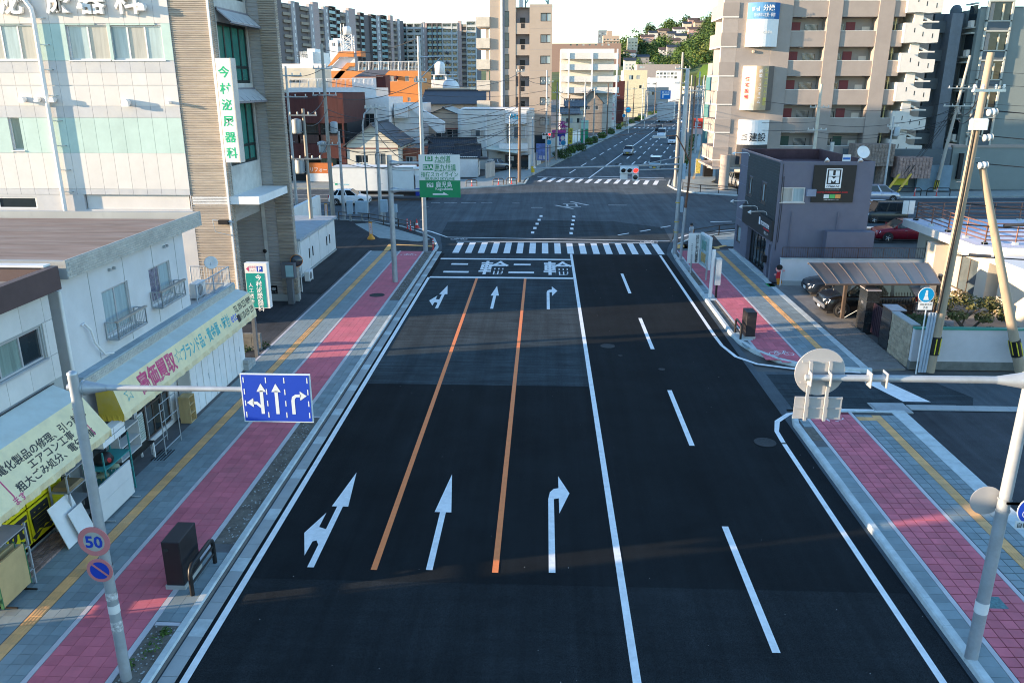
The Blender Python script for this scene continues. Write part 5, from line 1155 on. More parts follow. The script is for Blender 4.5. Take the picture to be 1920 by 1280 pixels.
# ================================================================== RIGHT: DARK GREY-GREEN APARTMENTS
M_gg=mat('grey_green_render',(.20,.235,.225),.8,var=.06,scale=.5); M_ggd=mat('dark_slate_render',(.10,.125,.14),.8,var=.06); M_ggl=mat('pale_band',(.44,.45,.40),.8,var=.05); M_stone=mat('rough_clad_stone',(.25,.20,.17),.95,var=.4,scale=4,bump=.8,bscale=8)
DG=thing('apartment_building','dark grey-green apartment block with pale framed balconies right of the zigzag stair','building',(45,93,0))
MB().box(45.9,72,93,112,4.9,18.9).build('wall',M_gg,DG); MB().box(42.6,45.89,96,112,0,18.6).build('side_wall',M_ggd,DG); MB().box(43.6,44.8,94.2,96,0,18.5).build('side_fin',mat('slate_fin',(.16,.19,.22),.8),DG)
bx('base_wall',M_gg,DG,45.2,72,92.6,92.99,0,4.6); bx('base_coping',M_apt,DG,45.1,72,92.5,93.0,4.601,4.85)
bx('roof_edge',M_ggd,DG,45.85,72.05,92.95,93.1,18.9,19.05)
for fi in range(5):
 z=5.6+fi*2.95
 for x in (46.5,58):
  B=MB(); B.box(x,x+2.7,92.72,92.99,z+2.1,z+2.25).box(x,x+.18,92.72,92.99,z-.75,z+2.1).box(x+2.52,x+2.7,92.72,92.99,z-.75,z+2.1).box(x,x+2.7,92.72,92.99,z+.15,z+.28); B.build('balcony_frame',M_ggl,DG)
  bx('balcony_parapet',M_ggd,DG,x+.18,x+2.52,92.8,92.99,z-.75,z+.149)
  bx('balcony_recess',G_dark,DG,x+.19,x+2.51,92.93,92.985,z+.281,z+2.099); bx('drying_panel',M_apt,DG,x+.3,x+.7,92.84,92.92,z+.29,z+2.0); bx('curtain',mat('cream_curtain',(.55,.50,.38),.8),DG,x+1.6,x+1.75,92.85,92.92,z+.3,z+1.9)
 w_=bx('window',G_dark,DG,45.86,45.899,93.6,95.3,z-.3,z+1.9); bx('window_shelf',M_ggl,DG,45.45,45.855,93.4,95.5,z-.45,z-.3); bx('window_shelf',M_ggl,DG,45.45,45.855,93.4,95.5,z+1.95,z+2.1); bx('ac_unit',M_aptw,DG,45.5,45.85,93.8,94.5,z-.29,z+.35)
 for x in (41.2,): bx('side_balcony',M_ggd,DG,41.3,43.6,95.3,96,z-.8,z+.4); bx('side_window',G_dark,DG,41.5,43.4,96.4,96.5,z+.4,z+1.8)
bx('north_wing',M_gwall,DG,41.2,42.59,96.5,110,0,18.2); bx('pale_pilaster',mat('pale_pilaster',(.50,.47,.44)),DG,55.2,56.6,92.5,92.99,0,18.8)
MB().lathe((45.2,97,18.6),[(.6,0),(.6,.5),(.35,.9),(.001,1.0)],14).build('roof_tank',M_ggd,DG)
tag(MB().box(45.9,46.3,92.2,92.55,1.2,4.0).build('painted_dark_gap',M_slot),'dark box painted as the shaded gap between the dark apartments and the stone clad entrance','painted gap')  # near-black box paints the shade of a gap
# stone clad restaurant front
SR=thing('restaurant_front','restaurant front with rough stone clad canopies and yellow leaning posts','shop',(36,88,0))
def rough(name,b,m,nx,nz,seed,par,d=.12):
 r=random.Random(seed); x0,x1,y,z0,z1=b; core=bx(name,m,par,x0,x1,y,y+1.8,z0,z1)
 for j in range(nz):
  for i in range(nx):
   xa=x0+(x1-x0)*i/nx; xb=x0+(x1-x0)*(i+1)/nx; za=z0+(z1-z0)*j/nz; zb_=z0+(z1-z0)*(j+1)/nz
   MB().bbox(xa+.02,xb-.02,y-d*r.uniform(.3,1),y-.002,za+.02,zb_-.02,.03).build('cladding_stone',m,core)
rough('stone_canopy',(33.0,37.2,88.6,2.9,5.2),M_stone,12,6,1,SR); M_stone2=mat('pinkish_clad_stone',(.32,.22,.19),.95,var=.4,scale=4,bump=.8,bscale=8); rough('stone_canopy',(37.6,41.0,88.0,1.7,3.9),M_stone2,10,5,2,SR)
rough('stone_pillar',(36.2,36.8,88.9,0,2.89),M_stone,2,8,3,SR); bx('shop_wall',M_ggd,SR,32.5,44,90.45,90.6,0,4.6); bx('shop_window',G_dark,SR,33.2,35.8,90.38,90.44,.2,2.8); bx('yellow_blind',mat('yellow_blind',(.62,.55,.05),.7),SR,38.0,39.6,89.8,89.86,.8,2.3)
for x in (36.0,37.2): MB().tube([(x,86.9,.1),(x+1.9,88.1,2.3)],.13,8).build('leaning_post',mat('ochre_post',(.6,.38,.06),.6),SR)
bx('side_box',mat('slate_blue_box',(.16,.24,.30),.5),SR,40.6,44.2,90.0,90.44,.2,2.9)
for k,x in enumerate((37.2,40.2)):
 t=thing('pipe_barrier','black hoop barrier on the kerb before the stone clad restaurant, %s from the left'%_ord[k],'barrier',(x,86.5,.1),group='hoop barriers by the restaurant'); MB().tube([(x,86.45,.1),(x,86.45,.75),(x+.25,86.45,.9),(x+2.2,86.45,.9),(x+2.4,86.45,.75),(x+2.4,86.45,.1)],.045,6).build('hoop',M_black,t); MB().tube([(x,86.45,.5),(x+2.4,86.45,.5)],.03,5).build('rail',M_black,t)
M_bollr=mat('red_bollard',(.65,.04,.03),.5); M_refl=mat('white_reflector',(.8,.8,.78),.4)
def delineator(label,x,y,m=M_bollr,h=.8,z=.1):
 t=thing('delineator_post',label,'bollard',(x,y,z)); MB().lathe((x,y,z),[(.12,0),(.12,.04),(.045,.07),(.045,h),(.001,h+.02)],10).build('post',m,t)
 for q in (.55,.78): MB().cyl((x,y,z+h*q),(x,y,z+h*q+.08),.048,.048,10,False).build('reflective_band',M_refl,t)
for k,(x,y) in enumerate(((38.9,86.3),(41.2,86.4))): delineator('red post with white bands before the restaurant, %s of two'%('left' if k==0 else 'right'),x,y)
# ================================================================== CENTRE: TOWER, AFLAC OFFICE, LEFT OF THE FAR ROAD
M_tow=mat('tower_beige_tile',(.43,.355,.28),.8,var=.06,scale=.6,dirt=(.36,.30,.25),dirt_amt=.3,dirt_scale=.3); M_towg=mat('tower_grey_recess',(.28,.27,.28),.8,var=.06)
TW=thing('apartment_tower','slim eight storey beige apartment tower with corner windows at the far left kerb','building',(-3,124,0))
tx=dict(L=-10.1,a=-8.1,b=-4.35,c=-2.35,d=.95); ZT_=22.2
B=MB(); Sx=Face((-8.1,124,0),(1,0,0)); E_=Face((.95,124,0),(0,1,0)); fl=2.9; zf=[ZT_-2.1-fl*k for k in range(7)]
Sx.cells(B,3.75,25.5,[(2.1,z-.9,.72,2.1) for z in zf],.12); B.quad((-8.1,124,0),(-8.1,124,25.5),(-8.1,136,25.5),(-8.1,136,0)); B.quad((-4.35,124,0),(-4.35,125.2,0),(-4.35,125.2,25.5),(-4.35,124,25.5))
S2=Face((-2.35,124,0),(1,0,0)); S2.cells(B,3.3,ZT_,[(1.6,z-.2,1.699,1.15) for z in zf],.25); E_.cells(B,11,ZT_-.4,[(.001,z-.2,.9,1.15) for z in zf]+[(5.6,z-.3,.9,1.5) for z in zf],.25); B.quad((-2.35,125.2,0),(-2.35,124,0),(-2.35,124,ZT_),(-2.35,125.2,ZT_)); B.quad((-8.1,135,0),(-8.1,135,22),(.95,135,22),(.95,135,0)); B.quad((-8.1,124,25.5),(-4.35,124,25.5),(-4.35,131,25.5),(-8.1,131,25.5)); B.quad((-4.35,124.1,ZT_-.4),(.95,124.1,ZT_-.4),(.95,135,ZT_-.4),(-4.35,135,ZT_-.4))
B.build('wall',M_tow,TW); MB().box(-4.34,-2.36,125.2,125.3,0,ZT_-.3).build('recess_wall',M_towg,TW)
bx('white_pipe',M_white,TW,-6.55,-6.25,123.8,123.998,0,25.5); MB().box(-6.2,-5.95,123.94,123.998,0,25.5).build('dark_strip',M_towg,TW)
for z in zf:
 Sx.window(TW,2.102,z-.898,.716,2.096,1,2,M_bframe,[G_mid],d=-.09,t=.07)
 S2.window(TW,1.602,z-.198,1.69,1.146,2,1,M_bframe,[G_curt,G_curtb],d=-.2,t=.09); E_.window(TW,.01,z-.198,.88,1.146,1,1,M_bframe,[G_mid],d=-.2,t=.07); E_.window(TW,5.602,z-.298,.896,1.496,2,1,M_bframe,[G_dark,G_curt],d=-.2,t=.07)
 bx('corridor_parapet',M_tow,TW,-4.34,-2.36,124.05,124.2,z-1.9,z-.4); bx('arched_panel',M_slot,TW,-3.6,-3.05,124.03,124.049,z-1.1,z-.45); bx('corridor_door',M_black,TW,-3.75,-3.0,125.13,125.199,z-1.4,z+.4)
 bx('balcony_parapet',mat('cream_balcony',(.60,.54,.44),.8),TW,-10.1,-8.12,123.7,127.5,z-.9,z+.45); bx('balcony_floor',M_tow,TW,-9.9,-8.12,123.9,127.5,z-1.05,z-.91); bx('balcony_pillar',M_tow,TW,-8.7,-8.3,124.2,124.6,z-2.45,z-1.06)
 bx('floor_line',M_aptl,TW,-8.05,-6.56,123.985,123.998,z+1.75,z+1.8); bx('floor_line',M_aptl,TW,-2.3,.9,123.985,123.998,z+1.75,z+1.8)
tr_=MB()
for x in (-3.0,.3): tr_.tube([(x,126,ZT_-.4),(x,126,ZT_+3)],.12,6)
tr_.tube([(-3.0,126,ZT_+.2),(-1.3,126,ZT_+2.6),(.3,126,ZT_+.2)],.09,6).tube([(-3,126,ZT_+2.6),(.3,126,ZT_+2.6)],.1,6); tr_.build('roof_truss',mat('green_grey_steel',(.18,.26,.25),.5,.3),TW)
bx('roof_box',M_white,TW,-3.9,-3.3,125.5,126.2,ZT_-.38,ZT_+.9); bx('ground_bay',G_dark,TW,-1.8,.7,123.9,123.99,.4,4.0)
M_wtile=mat('white_stained_tile',(.62,.63,.60),.75,var=.08,scale=.8,dirt=(.48,.42,.30),dirt_amt=.5,dirt_scale=.35)
AF=thing('office_building','white tiled office with rounded corners and a pale sign box, before the beige tower','building',(-7,113,0))
B=MB()
def rounded(x0,x1,y0,y1,z0,z1,r):
 pts=[]
 for cx,cy,a0 in ((x1-r,y0+r,-90),(x1-r,y1-r,0),(x0+r,y1-r,90),(x0+r,y0+r,180)):
  for k in range(6): a=math.radians(a0+18*k); pts.append((cx+r*math.cos(a),cy+r*math.sin(a),z0))
 return pts
B.ext(rounded(-12.0,-5.2,113.5,122,0,0,.8),(0,0,7.9)).ext([(x,y,z) for x,y,z in rounded(-5.5,-1.5,114.5,122,0,0,.9)],(0,0,8.0)); B.build('wall',M_wtile,AF)
bx('roof',M_white,AF,-11.6,-2.2,115.2,121.4,8.01,8.12); sgn=bx('sign_box',M_wframe,AF,-5.4,-2.5,113.7,114.4,6.1,7.8)
text('lettering','Aflac',AF,(-4.75,113.69,6.75),(1,0,0),(0,0,1),.95,mat('cyan_lettering',(.0,.45,.62),.5),bold=.02,align='LEFT',width=1.5)
for x,z,w,h in ((-10.2,4.4,2.0,.9),(-5.0,4.2,2.4,1.6)): Face((-12,113.5,0),(1,0,0)).window(AF,x+12,z,w,h,3,1,M_alu,[G_curt,G_mid],d=.03)
bx('balcony',M_white,AF,-6.2,-2.3,112.3,113.49,2.6,3.5); bx('eave',M_conc2,AF,-6.4,-2.2,111.9,113.49,2.1,2.25); railing(AF,[(-6.1,112.35,3.5),(-2.4,112.35,3.5)],.8,M_galv,False,rails=(.5,1.0)); bx('shop_glass',G_dark,AF,-5.4,-2.0,113.4,113.49,.3,2.0)
bx('stain_pipe',M_white,AF,-8.1,-7.95,113.3,113.42,0,7.9)
ac_unit('air conditioner on the wall of the white rounded office',(-4.6,112.9,1.2))
# black tiled single storey house + carport, concrete fence
H1=thing('house','small white house with glossy black tiled gable roofs at the far left corner','house',(-11,105,0))
block(H1,-14.6,-9.2,103.9,110,0,2.9,M_white,[('S',3.6,.9,1.1,1.1),('E',2.6,.1,1.0,2.0)],roof=False,pm=[G_dark,G_mid])
_,Gm=gable(H1,-14.6,-9.2,104.2,109,2.9,4.5,'x',M_tilek,.45,.27); Gm.build('gable',M_white,H1)
block(H1,-11.2,-8.4,103.2,106.5,0,2.6,M_white,[],roof=False); _,Gm=gable(H1,-11.2,-8.4,103.5,106.3,2.6,3.8,'x',M_tilek,.35,.27); Gm.build('gable',M_white,H1)
_,Gm=gable(H1,-17,-13.4,106,112,2.9,4.6,'y',M_tilek,.4,.27); Gm.build('gable',M_white,H1); block(H1,-17,-13.41,106.2,111.8,0,2.89,M_white,roof=False)
bx('porch_roof',M_conc2,H1,-8.38,-6.6,103.8,105.4,1.95,2.1); bx('porch_roof',mat('dark_porch',(.08,.08,.09)),H1,-8.37,-7.2,104.2,105.6,2.2,2.35); bx('wall_box',M_galv,H1,-8.39,-8.3,103.6,103.85,1.2,1.5)
B=MB().obox((-7.35,101.0,0),(.28,.96,0),(.96,-.28,0),(0,0,1),3.4,.12,1.95); pnl=B.build('block_wall',mat('stained_panel',(.40,.39,.36),.9,var=.25,scale=2,stretch=(1,1,.3),dirt=(.2,.19,.17),dirt_amt=.6)); tag(pnl,'short stained concrete wall beside the porch of the black roofed house','wall')
c2=thing('carport','pale roofed carport over a small silver hatchback beside the black roofed house','carport',(-5,113,0))
for k in range(5): MB().ext([(-7.9+k*.92,110.6-k*.2,2.95-k*.11),(-7.0+k*.92,110.4-k*.2,2.84-k*.11),(-7.0+k*.92,116.4-k*.2,3.3-k*.11),(-7.9+k*.92,116.6-k*.2,3.4-k*.11)],(0,0,.05)).build('roof_panel',mat('pale_carport_sheet',(.58,.62,.52),.5,var=.08),c2)
for x,y in ((-7.7,111),(-3.6,110),(-3.5,115.6),(-7.6,116)): bx('post',M_bframe,c2,x,x+.12,y,y+.12,0,2.6)
bx('back_wall',M_bframe,c2,-7.9,-3.4,116.7,116.8,0,2.7)
car('parked_hatchback','small silver hatchback under the pale carport by the black roofed house','car',(-6.2,113.6),math.pi,(3.4,1.48,1.5),'hatch',P_silver,wheel=.28)
for k,y in enumerate((112.5,113.6,114.7,115.8,118,119.5)):
 t=MB().obox((-2.2+(y-112.5)*.2,y,0),(.2,.98,0),(.98,-.2,0),(0,0,1),.95,.1,2.0).build('fence_panel',M_wtile); tag(t,'%s tall white panel of the fence before the white rounded office'%_ord[k],'fence panel','white fence panels before the office')
 # parked truck and white hatchback on the cross street
TR=thing('box_truck','white box truck with a blue cab waiting on the cross street','truck',(-17,82.2,0))
bx('cargo_box',mat('truck_white',(.70,.74,.74),.35,var=.04),TR,-21.4,-13.1,81.1,83.5,.95,3.35)
bx('box_rail',M_galv,TR,-21.42,-13.08,81.07,81.1,.95,1.06); bx('box_rail',M_galv,TR,-21.42,-13.08,81.07,81.1,3.22,3.36); bx('fridge_unit',M_white,TR,-13.07,-12.5,81.5,83.1,2.5,3.2)
MB().ext([(-12.95,81.25,.5),(-11.15,81.25,.5),(-11.1,81.25,1.3),(-11.35,81.25,2.3),(-11.7,81.25,2.5),(-12.95,81.25,2.5)],(0,2.1,0)).build('cab',mat('cab_white',(.62,.65,.68),.35),TR); bx('cab_stripe',mat('cab_blue',(.02,.04,.32),.3),TR,-12.96,-11.1,81.23,81.249,.5,1.25); bx('cab_window',M_carglass,TR,-12.4,-11.55,81.235,81.249,1.45,2.2); bx('chassis',M_trim,TR,-21,-11.5,81.5,83.1,.45,.94); bx('side_guard',M_galv,TR,-18.6,-14.2,81.15,81.2,.45,.6); bx('tank',M_black,TR,-20.9,-19.0,81.3,81.8,.35,.85)
for x in (-12.1,-19.6,-20.6):
 w=MB().lathe((x,81.2,.48),[(.3,-.25),(.46,-.24),(.48,-.04),(.3,0),(.001,-.02)],18,(0,-1,0)).build('wheel',M_tyre,TR); MB().lathe((x,81.19,.48),[(.26,0),(.2,.02),(.08,.01),(.001,.03)],14,(0,-1,0)).build('rim',M_rim,w)
bx('logo_mark',mat('logo_green',(.0,.35,.2)),TR,-21.1,-20.85,81.09,81.098,1.55,1.72); text('lettering','Panasonic',TR,(-20.75,81.1,1.53),(1,0,0),(0,0,1),.3,mat('cyan_lettering',(0,.4,.6)),align='LEFT',width=1.1)
car('white_hatchback','white hatchback with dark rear windows driving right past the box truck','car',(-19.0,78.4),math.pi,(3.95,1.7,1.5),'hatch',P_white)
# ---- houses on the left of the cross street
M_rust=mat('rusty_red_sheet',(.075,.020,.018),.8,var=.35,scale=1.0,stretch=(5,5,.35),dirt=(.06,.03,.03),dirt_amt=.6,dirt_scale=.5)
BR=thing('shop_house','dark rust-red sheet clad building with a recessed balcony behind the utility poles','building',(-27,96,0))
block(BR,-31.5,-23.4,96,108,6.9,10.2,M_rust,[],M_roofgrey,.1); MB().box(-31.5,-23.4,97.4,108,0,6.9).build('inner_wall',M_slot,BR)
for z0,z1 in ((2.9,4.6),): bx('band',M_rust,BR,-31.5,-23.4,95.9,97.39,z0,z1)
bx('balcony_front',mat('dark_wood_boards',(.07,.04,.035),.8,var=.3,stretch=(6,1,.3)),BR,-31.0,-24,96,96.1,4.62,5.6)
for x in (-31.3,-29,-26.5,-23.7): bx('post',M_rust,BR,x,x+.2,96,96.2,4.61,6.89)
bx('pillar',M_rust,BR,-24.3,-23.4,96,97.39,0,2.89); Face((-31.5,97.35,0),(1,0,0)).window(BR,4.6,1.9,2.0,1.4,2,1,M_bframe,[G_curtg],d=.02); bx('hoarding',mat('orange_hoarding',(.55,.16,.04),.6),BR,-28.2,-25.0,95.7,95.8,1.2,2.4); bx('hoarding',M_wframe,BR,-28.2,-25.0,95.72,95.82,.2,1.19); text('lettering','リフォーム',BR,(-26.5,95.69,1.4),(1,0,0),(0,0,1),.6,C_wh,width=2.6)
Face((-31.5,97.35,0),(1,0,0)).window(BR,1.0,5.7,5.5,1.1,5,1,M_bframe,[G_dark],d=.02)
H2=thing('house','cream gabled two storey house with laundry at its window behind the box truck','house',(-20,96,0))
block(H2,-23.3,-17.2,96,106,0,4.5,mat('cream_siding2',(.58,.57,.49),.8,var=.06),[('S',1.0,2.4,1.5,.9),('S',3.3,2.2,1.3,1.3),('E',3,2.6,1.5,1.0)],roof=False,pm=[G_dark,G_mid]); _,Gm=gable(H2,-23.3,-17.2,96,106,4.5,6.7,'y',mat('blue_black_roof',(.04,.055,.07),.6,var=.15),.4); Gm.build('gable',mat('cream_siding2',(.58,.57,.49)),H2); bx('string_course',mat('brown_band',(.2,.1,.08)),H2,-23.3,-17.2,95.93,95.99,4.0,4.15); bx('lower_canopy',mat('brown_band',(.2,.1,.08)),H2,-23.3,-17,95.2,95.99,1.55,1.7)
ln=thing('laundry','blue and white laundry hanging before the window of the cream gabled house','laundry',(-21.5,95.6,2.2))
for k in range(7): bx('garment',[M_white,mat('blue_cloth',(.12,.25,.5),.9),mat('sky_cloth',(.3,.5,.65),.9)][k%3],ln,-22.4+k*.28,-22.16+k*.28,95.5,95.54,1.6+.1*(k%3),2.35)
bx('pole',M_galv,ln,-22.5,-20.2,95.5,95.53,2.36,2.39)
H3=thing('house','peach walled house with a dark hipped roof behind the black tiled roofs','house',(-14,118,0))
block(H3,-19,-9.8,118,128,0,6.2,mat('peach_render',(.58,.43,.32),.85,var=.06),[('S',3.4,4.0,3.2,1.1,4)],roof=False,pm=[G_mid,G_dark]); _,Gm=gable(H3,-19,-9.8,118,128,6.2,8.0,'y',M_tilek,.5); Gm.build('gable',mat('peach_render',(.58,.43,.32)),H3); bx('awning_board',mat('red_brown_awning',(.3,.09,.07)),H3,-15.8,-12.2,117.6,117.99,5.2,5.3)
H4=thing('house','rust-red timber side house right behind the cream gabled house','house',(-16,101,0)); block(H4,-17.15,-14.9,99,108,0,3.9,mat('rust_boards',(.20,.07,.045),.85,var=.3,stretch=(1,6,.4)),[('S',.3,2.2,1.3,.7,3)],M_tilek,.0)
H5=thing('house','long low house with a dark tiled roof behind the peach house','house',(-18,140,0)); h5=at(796,190,140).x; block(H5,h5,-6,140,150,0,8.3,M_cream,[],roof=False); _,Gm=gable(H5,h5,-6,140,150,8.3,10.2,'x',M_tilek,.6); Gm.build('gable',M_cream,H5)
WB=thing('house','pale blue-white flat roofed house with an outside stair between the red-brown building and the gabled house','house',(-24,110,0)); WB['label']='pale flat roofed house with an outside stair behind the cream gabled house'
block(WB,-27.5,-20.5,109,120,0,9.2,M_white,[('S',1.2,5.6,1.6,2.0),('S',3.6,5.6,1.4,2.0)],M_roofgrey,.4,pm=[G_mid,G_dark]); block(WB,-20.4,-16.6,112,121,0,8.6,M_white,[],M_roofgrey,.2)
MB().ext([(-18.5,111.6,8.6),(-17.6,111.6,8.6),(-13.6,111.6,6.4),(-13.6,111.6,5.0),(-14.6,111.6,5.0)],(0,1.4,0)).build('stair',M_white,WB); bx('landing',M_white,WB,-20.2,-18.4,110.6,112,7.0,8.3)
# orange building with rooftop stair, tanks
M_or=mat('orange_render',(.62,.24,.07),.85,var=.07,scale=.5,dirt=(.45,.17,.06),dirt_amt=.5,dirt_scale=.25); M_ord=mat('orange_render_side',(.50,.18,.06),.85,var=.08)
OB=thing('orange_building','orange rendered three storey building with a rooftop fence and zigzag stair walls','building',(-25,150,0))
def AT(px,py): return at(px,py,150)
xl,xm,xr=AT(640,150).x,AT(787,150).x,AT(790,150).x; zt=AT(700,133).z
block(OB,xl-8,xm,150,165,0,zt,M_or,[('S',AT(723,0).x-xl+8,AT(0,153).z,1.5,.9),('S',AT(754,0).x-xl+8,AT(0,153).z,.7,.9),('S',AT(774,0).x-xl+8,AT(0,153).z,.5,.9),('S',AT(757,0).x-xl+8,AT(0,190).z,.6,.7)],M_roofgrey,0,fm=M_wframe,pm=[G_curt,G_mid])
railing(OB,[(AT(665,0).x,150.1,zt),(xm-.1,150.1,zt)],1.55,M_wframe,True,.25,.03,'roof_fence',posts=1.8)
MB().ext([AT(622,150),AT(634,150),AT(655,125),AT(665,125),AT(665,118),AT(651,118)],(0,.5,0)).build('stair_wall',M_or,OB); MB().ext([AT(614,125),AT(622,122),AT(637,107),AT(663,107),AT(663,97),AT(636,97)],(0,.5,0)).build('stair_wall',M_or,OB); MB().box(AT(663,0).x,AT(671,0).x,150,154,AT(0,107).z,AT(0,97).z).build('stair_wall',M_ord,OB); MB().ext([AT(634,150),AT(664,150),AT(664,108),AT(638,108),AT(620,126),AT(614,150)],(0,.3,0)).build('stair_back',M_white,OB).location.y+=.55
for px,py in ((741,146),): MB().lathe(at(743,146,149.9),[(.001,.25),(.35,.25),(.35,0)],12,(0,-1,0)).build('vent_hood',M_rust,OB)
sh=thing('rooftop_shed','white shed with a dark corrugated lean-to roof before the orange building','shed',tuple(at(660,160,140))); p=at(660,153,140); q_=at(705,145,140); zb0=at(0,165,140).z-1
bx('wall',M_white,sh,p.x,q_.x,140,144,zb0,at(0,146,140).z); bx('end_wall',M_rust,sh,q_.x+.01,at(716,0,140).x,140,144,zb0,at(0,142,140).z)
for k in range(22):
 a,b=k/22,(k+.8)/22; x0_,x1_=at(657,0,140).x,at(713,0,140).x; zl,zh=at(0,145,140).z,at(0,132,140).z
 MB().ext([(x0_+(x1_-x0_)*a*.98,139.8,zl),(x0_+(x1_-x0_)*b*.98,139.8,zl),(x0_+1.2+(x1_-x0_-.9)*b,144,zh),(x0_+1.2+(x1_-x0_-.9)*a,144,zh)],(0,0,.08)).build('corrugation',mat('dark_corrugated',(.13,.12,.12),.7,var=.2),sh)
wt=thing('water_tank','white round water tank on a white lattice tower above the orange building','water tank',tuple(at(653,96,152))); c_=at(653,96,152); zt2=at(0,67,152).z; r_=(at(663,96,152).x-at(643,96,152).x)/2
B=MB()
P4=[Vector((c_.x+a*r_,152+b*r_,0)) for a,b in ((-1,-1),(1,-1),(1,1),(-1,1))]
for i in range(4):
 a,b=P4[i],P4[(i+1)%4]; B.tube([(a.x,a.y,c_.z-.3),(a.x,a.y,zt2)],.09,5); n=2; h=(zt2-c_.z)/n
 for k in range(n):
  for s_,t_ in ((a,b),(b,a)): B.tube([(s_.x,s_.y,c_.z+k*h),(t_.x,t_.y,c_.z+(k+1)*h)],.06,4)
  B.tube([(a.x,a.y,c_.z+k*h),(b.x,b.y,c_.z+k*h)],.06,4)
B.build('lattice_tower',M_wframe,wt); hh=at(0,52,152).z-zt2; MB().lathe((c_.x,152,zt2),[(r_*.1,0),(r_*.78,0),(r_*.78,hh*.85),(r_*.55,hh),(.01,hh*1.02)],16).build('tank',M_white,wt); MB().tube([(c_.x-r_,151.4,zt2),(c_.x-r_,151.4,zt2+hh*1.3)],.06).tube([(c_.x-r_+.5,151.4,zt2),(c_.x-r_+.5,151.4,zt2+hh*1.3)],.06).build('ladder',M_galv,wt)
wt2=thing('roof_turret','bright white square turret on the roof left of the lattice water tower','turret',tuple(at(625,120,160))); bx('shaft',M_white,wt2,at(612,0,160).x,at(628,0,160).x,160,164,at(0,130,160).z,at(0,77,160).z); bx('shaft',M_white,wt2,at(628,0,160).x+.01,at(637,0,160).x,160.5,164,at(0,130,160).z,at(0,77,160).z); bx('cap',M_white,wt2,at(617,0,160).x,at(632,0,160).x,161,163.5,at(0,77,160).z+.01,at(0,73,160).z)
for px in (618,621,631): bx('slit',M_slot,wt2,at(px,0,160).x,at(px+1.2,0,160).x,159.97,159.995 if px<628 else 160.49,at(0,88,160).z,at(0,82,160).z)
wt3=thing('water_tank','small white water tank on a steel stand right of the orange building','water tank',tuple(at(825,150,170))); c_=at(825,141,170); MB().lathe((c_.x,170,c_.z),[(.1,0),(1.0,0),(1.05,2.0),(.7,2.5),(.01,2.6)],14).build('tank',M_white,wt3)
B=MB()
for a,b in ((-1.4,-1),(1.4,-1),(1.4,1),(-1.4,1)): B.tube([(c_.x+a,170+b,c_.z-2.3),(c_.x+a*.8,170+b*.8,c_.z)],.08,5)
B.tube([(c_.x-1.6,169,c_.z),(c_.x+3.6,169,c_.z+.0)],.08,5).build('stand',M_wframe,wt3)
SCB=thing('school_building','white school rooftop block with black lettering, left of the white turret','building',tuple(at(575,120,230))); bx('block',M_white,SCB,at(554,0,230).x,at(579,0,230).x,230,240,0,at(0,98,230).z); bx('block',M_white,SCB,at(579,0,230).x+.02,at(593,0,230).x,231,240,0,at(0,99,230).z); bx('block',M_white,SCB,at(565,0,230).x,at(580,0,230).x,232,238,at(0,98,230).z+.02,at(0,92,230).z)
text('lettering','鹿児島市立',SCB,at(567,103,229.98),(1,0,0),(0,0,1),1.0,M_bk,width=2.6,gap=.02); text('lettering','中小学校',SCB,at(567,109,229.98),(1,0,0),(0,0,1),1.2,M_bk,width=3.0,gap=.02)
# cream / white flat buildings on the left skyline
def flat(name,label,pxa,pxb,pyt,Y,m,depth=12,wins=(),par=.3,cat='building',zb=0,roof=None):
 a,b=at(pxa,pyt,Y),at(pxb,pyt,Y); t=thing(name,label,cat,(a.x,Y,zb))
 ws=[('S',at(p0,0,Y).x-a.x,at(0,p3,Y).z-zb,at(p1,0,Y).x-at(p0,0,Y).x,at(0,p2,Y).z-at(0,p3,Y).z,c) for p0,p1,p2,p3,c in wins]
 block(t,a.x,b.x,Y,Y+depth,zb,a.z-par,m,ws,roof,par); return t
M_cr2=mat('pale_cream_wall',(.64,.58,.45),.85,var=.07,scale=.5,dirt=(.45,.38,.28),dirt_amt=.4,dirt_scale=.3)  # plain cream wall colour shared by distant buildings
flat('flat_building','white flat roofed building directly right of the tiled clinic wing',528,610,120,170,M_white,20); flat('flat_building','cream two storey building with a curved bay right of the clinic wing',524,590,128,130,M_cr2,10,[(540,552,130,133,2),(530,565,150,156,3)])
flat('flat_building','long white terrace building with railings above the rust-red building',540,705,165,128,M_white,10); railing(D.objects['flat_building.002'],[tuple(at(545,165,128.1)),tuple(at(700,165,128.1))],1.3,M_wframe,True,.2,.025,'terrace_fence')
flat('flat_building','white low building under the small round water tank',790,842,150,172,M_white,14); flat('flat_building','cream flat roofed building with a deep eave left of the beige tower',797,882,165,160,M_cr2,12,[(826,846,180,186,3)])
MB().lathe(at(848,164,168),[(.001,.3),(1.6,.1),(1.9,-.5),(1.2,-.6)],16,(.5,-.8,.3)).build('white_dish',M_white,D.objects['flat_building.003'])
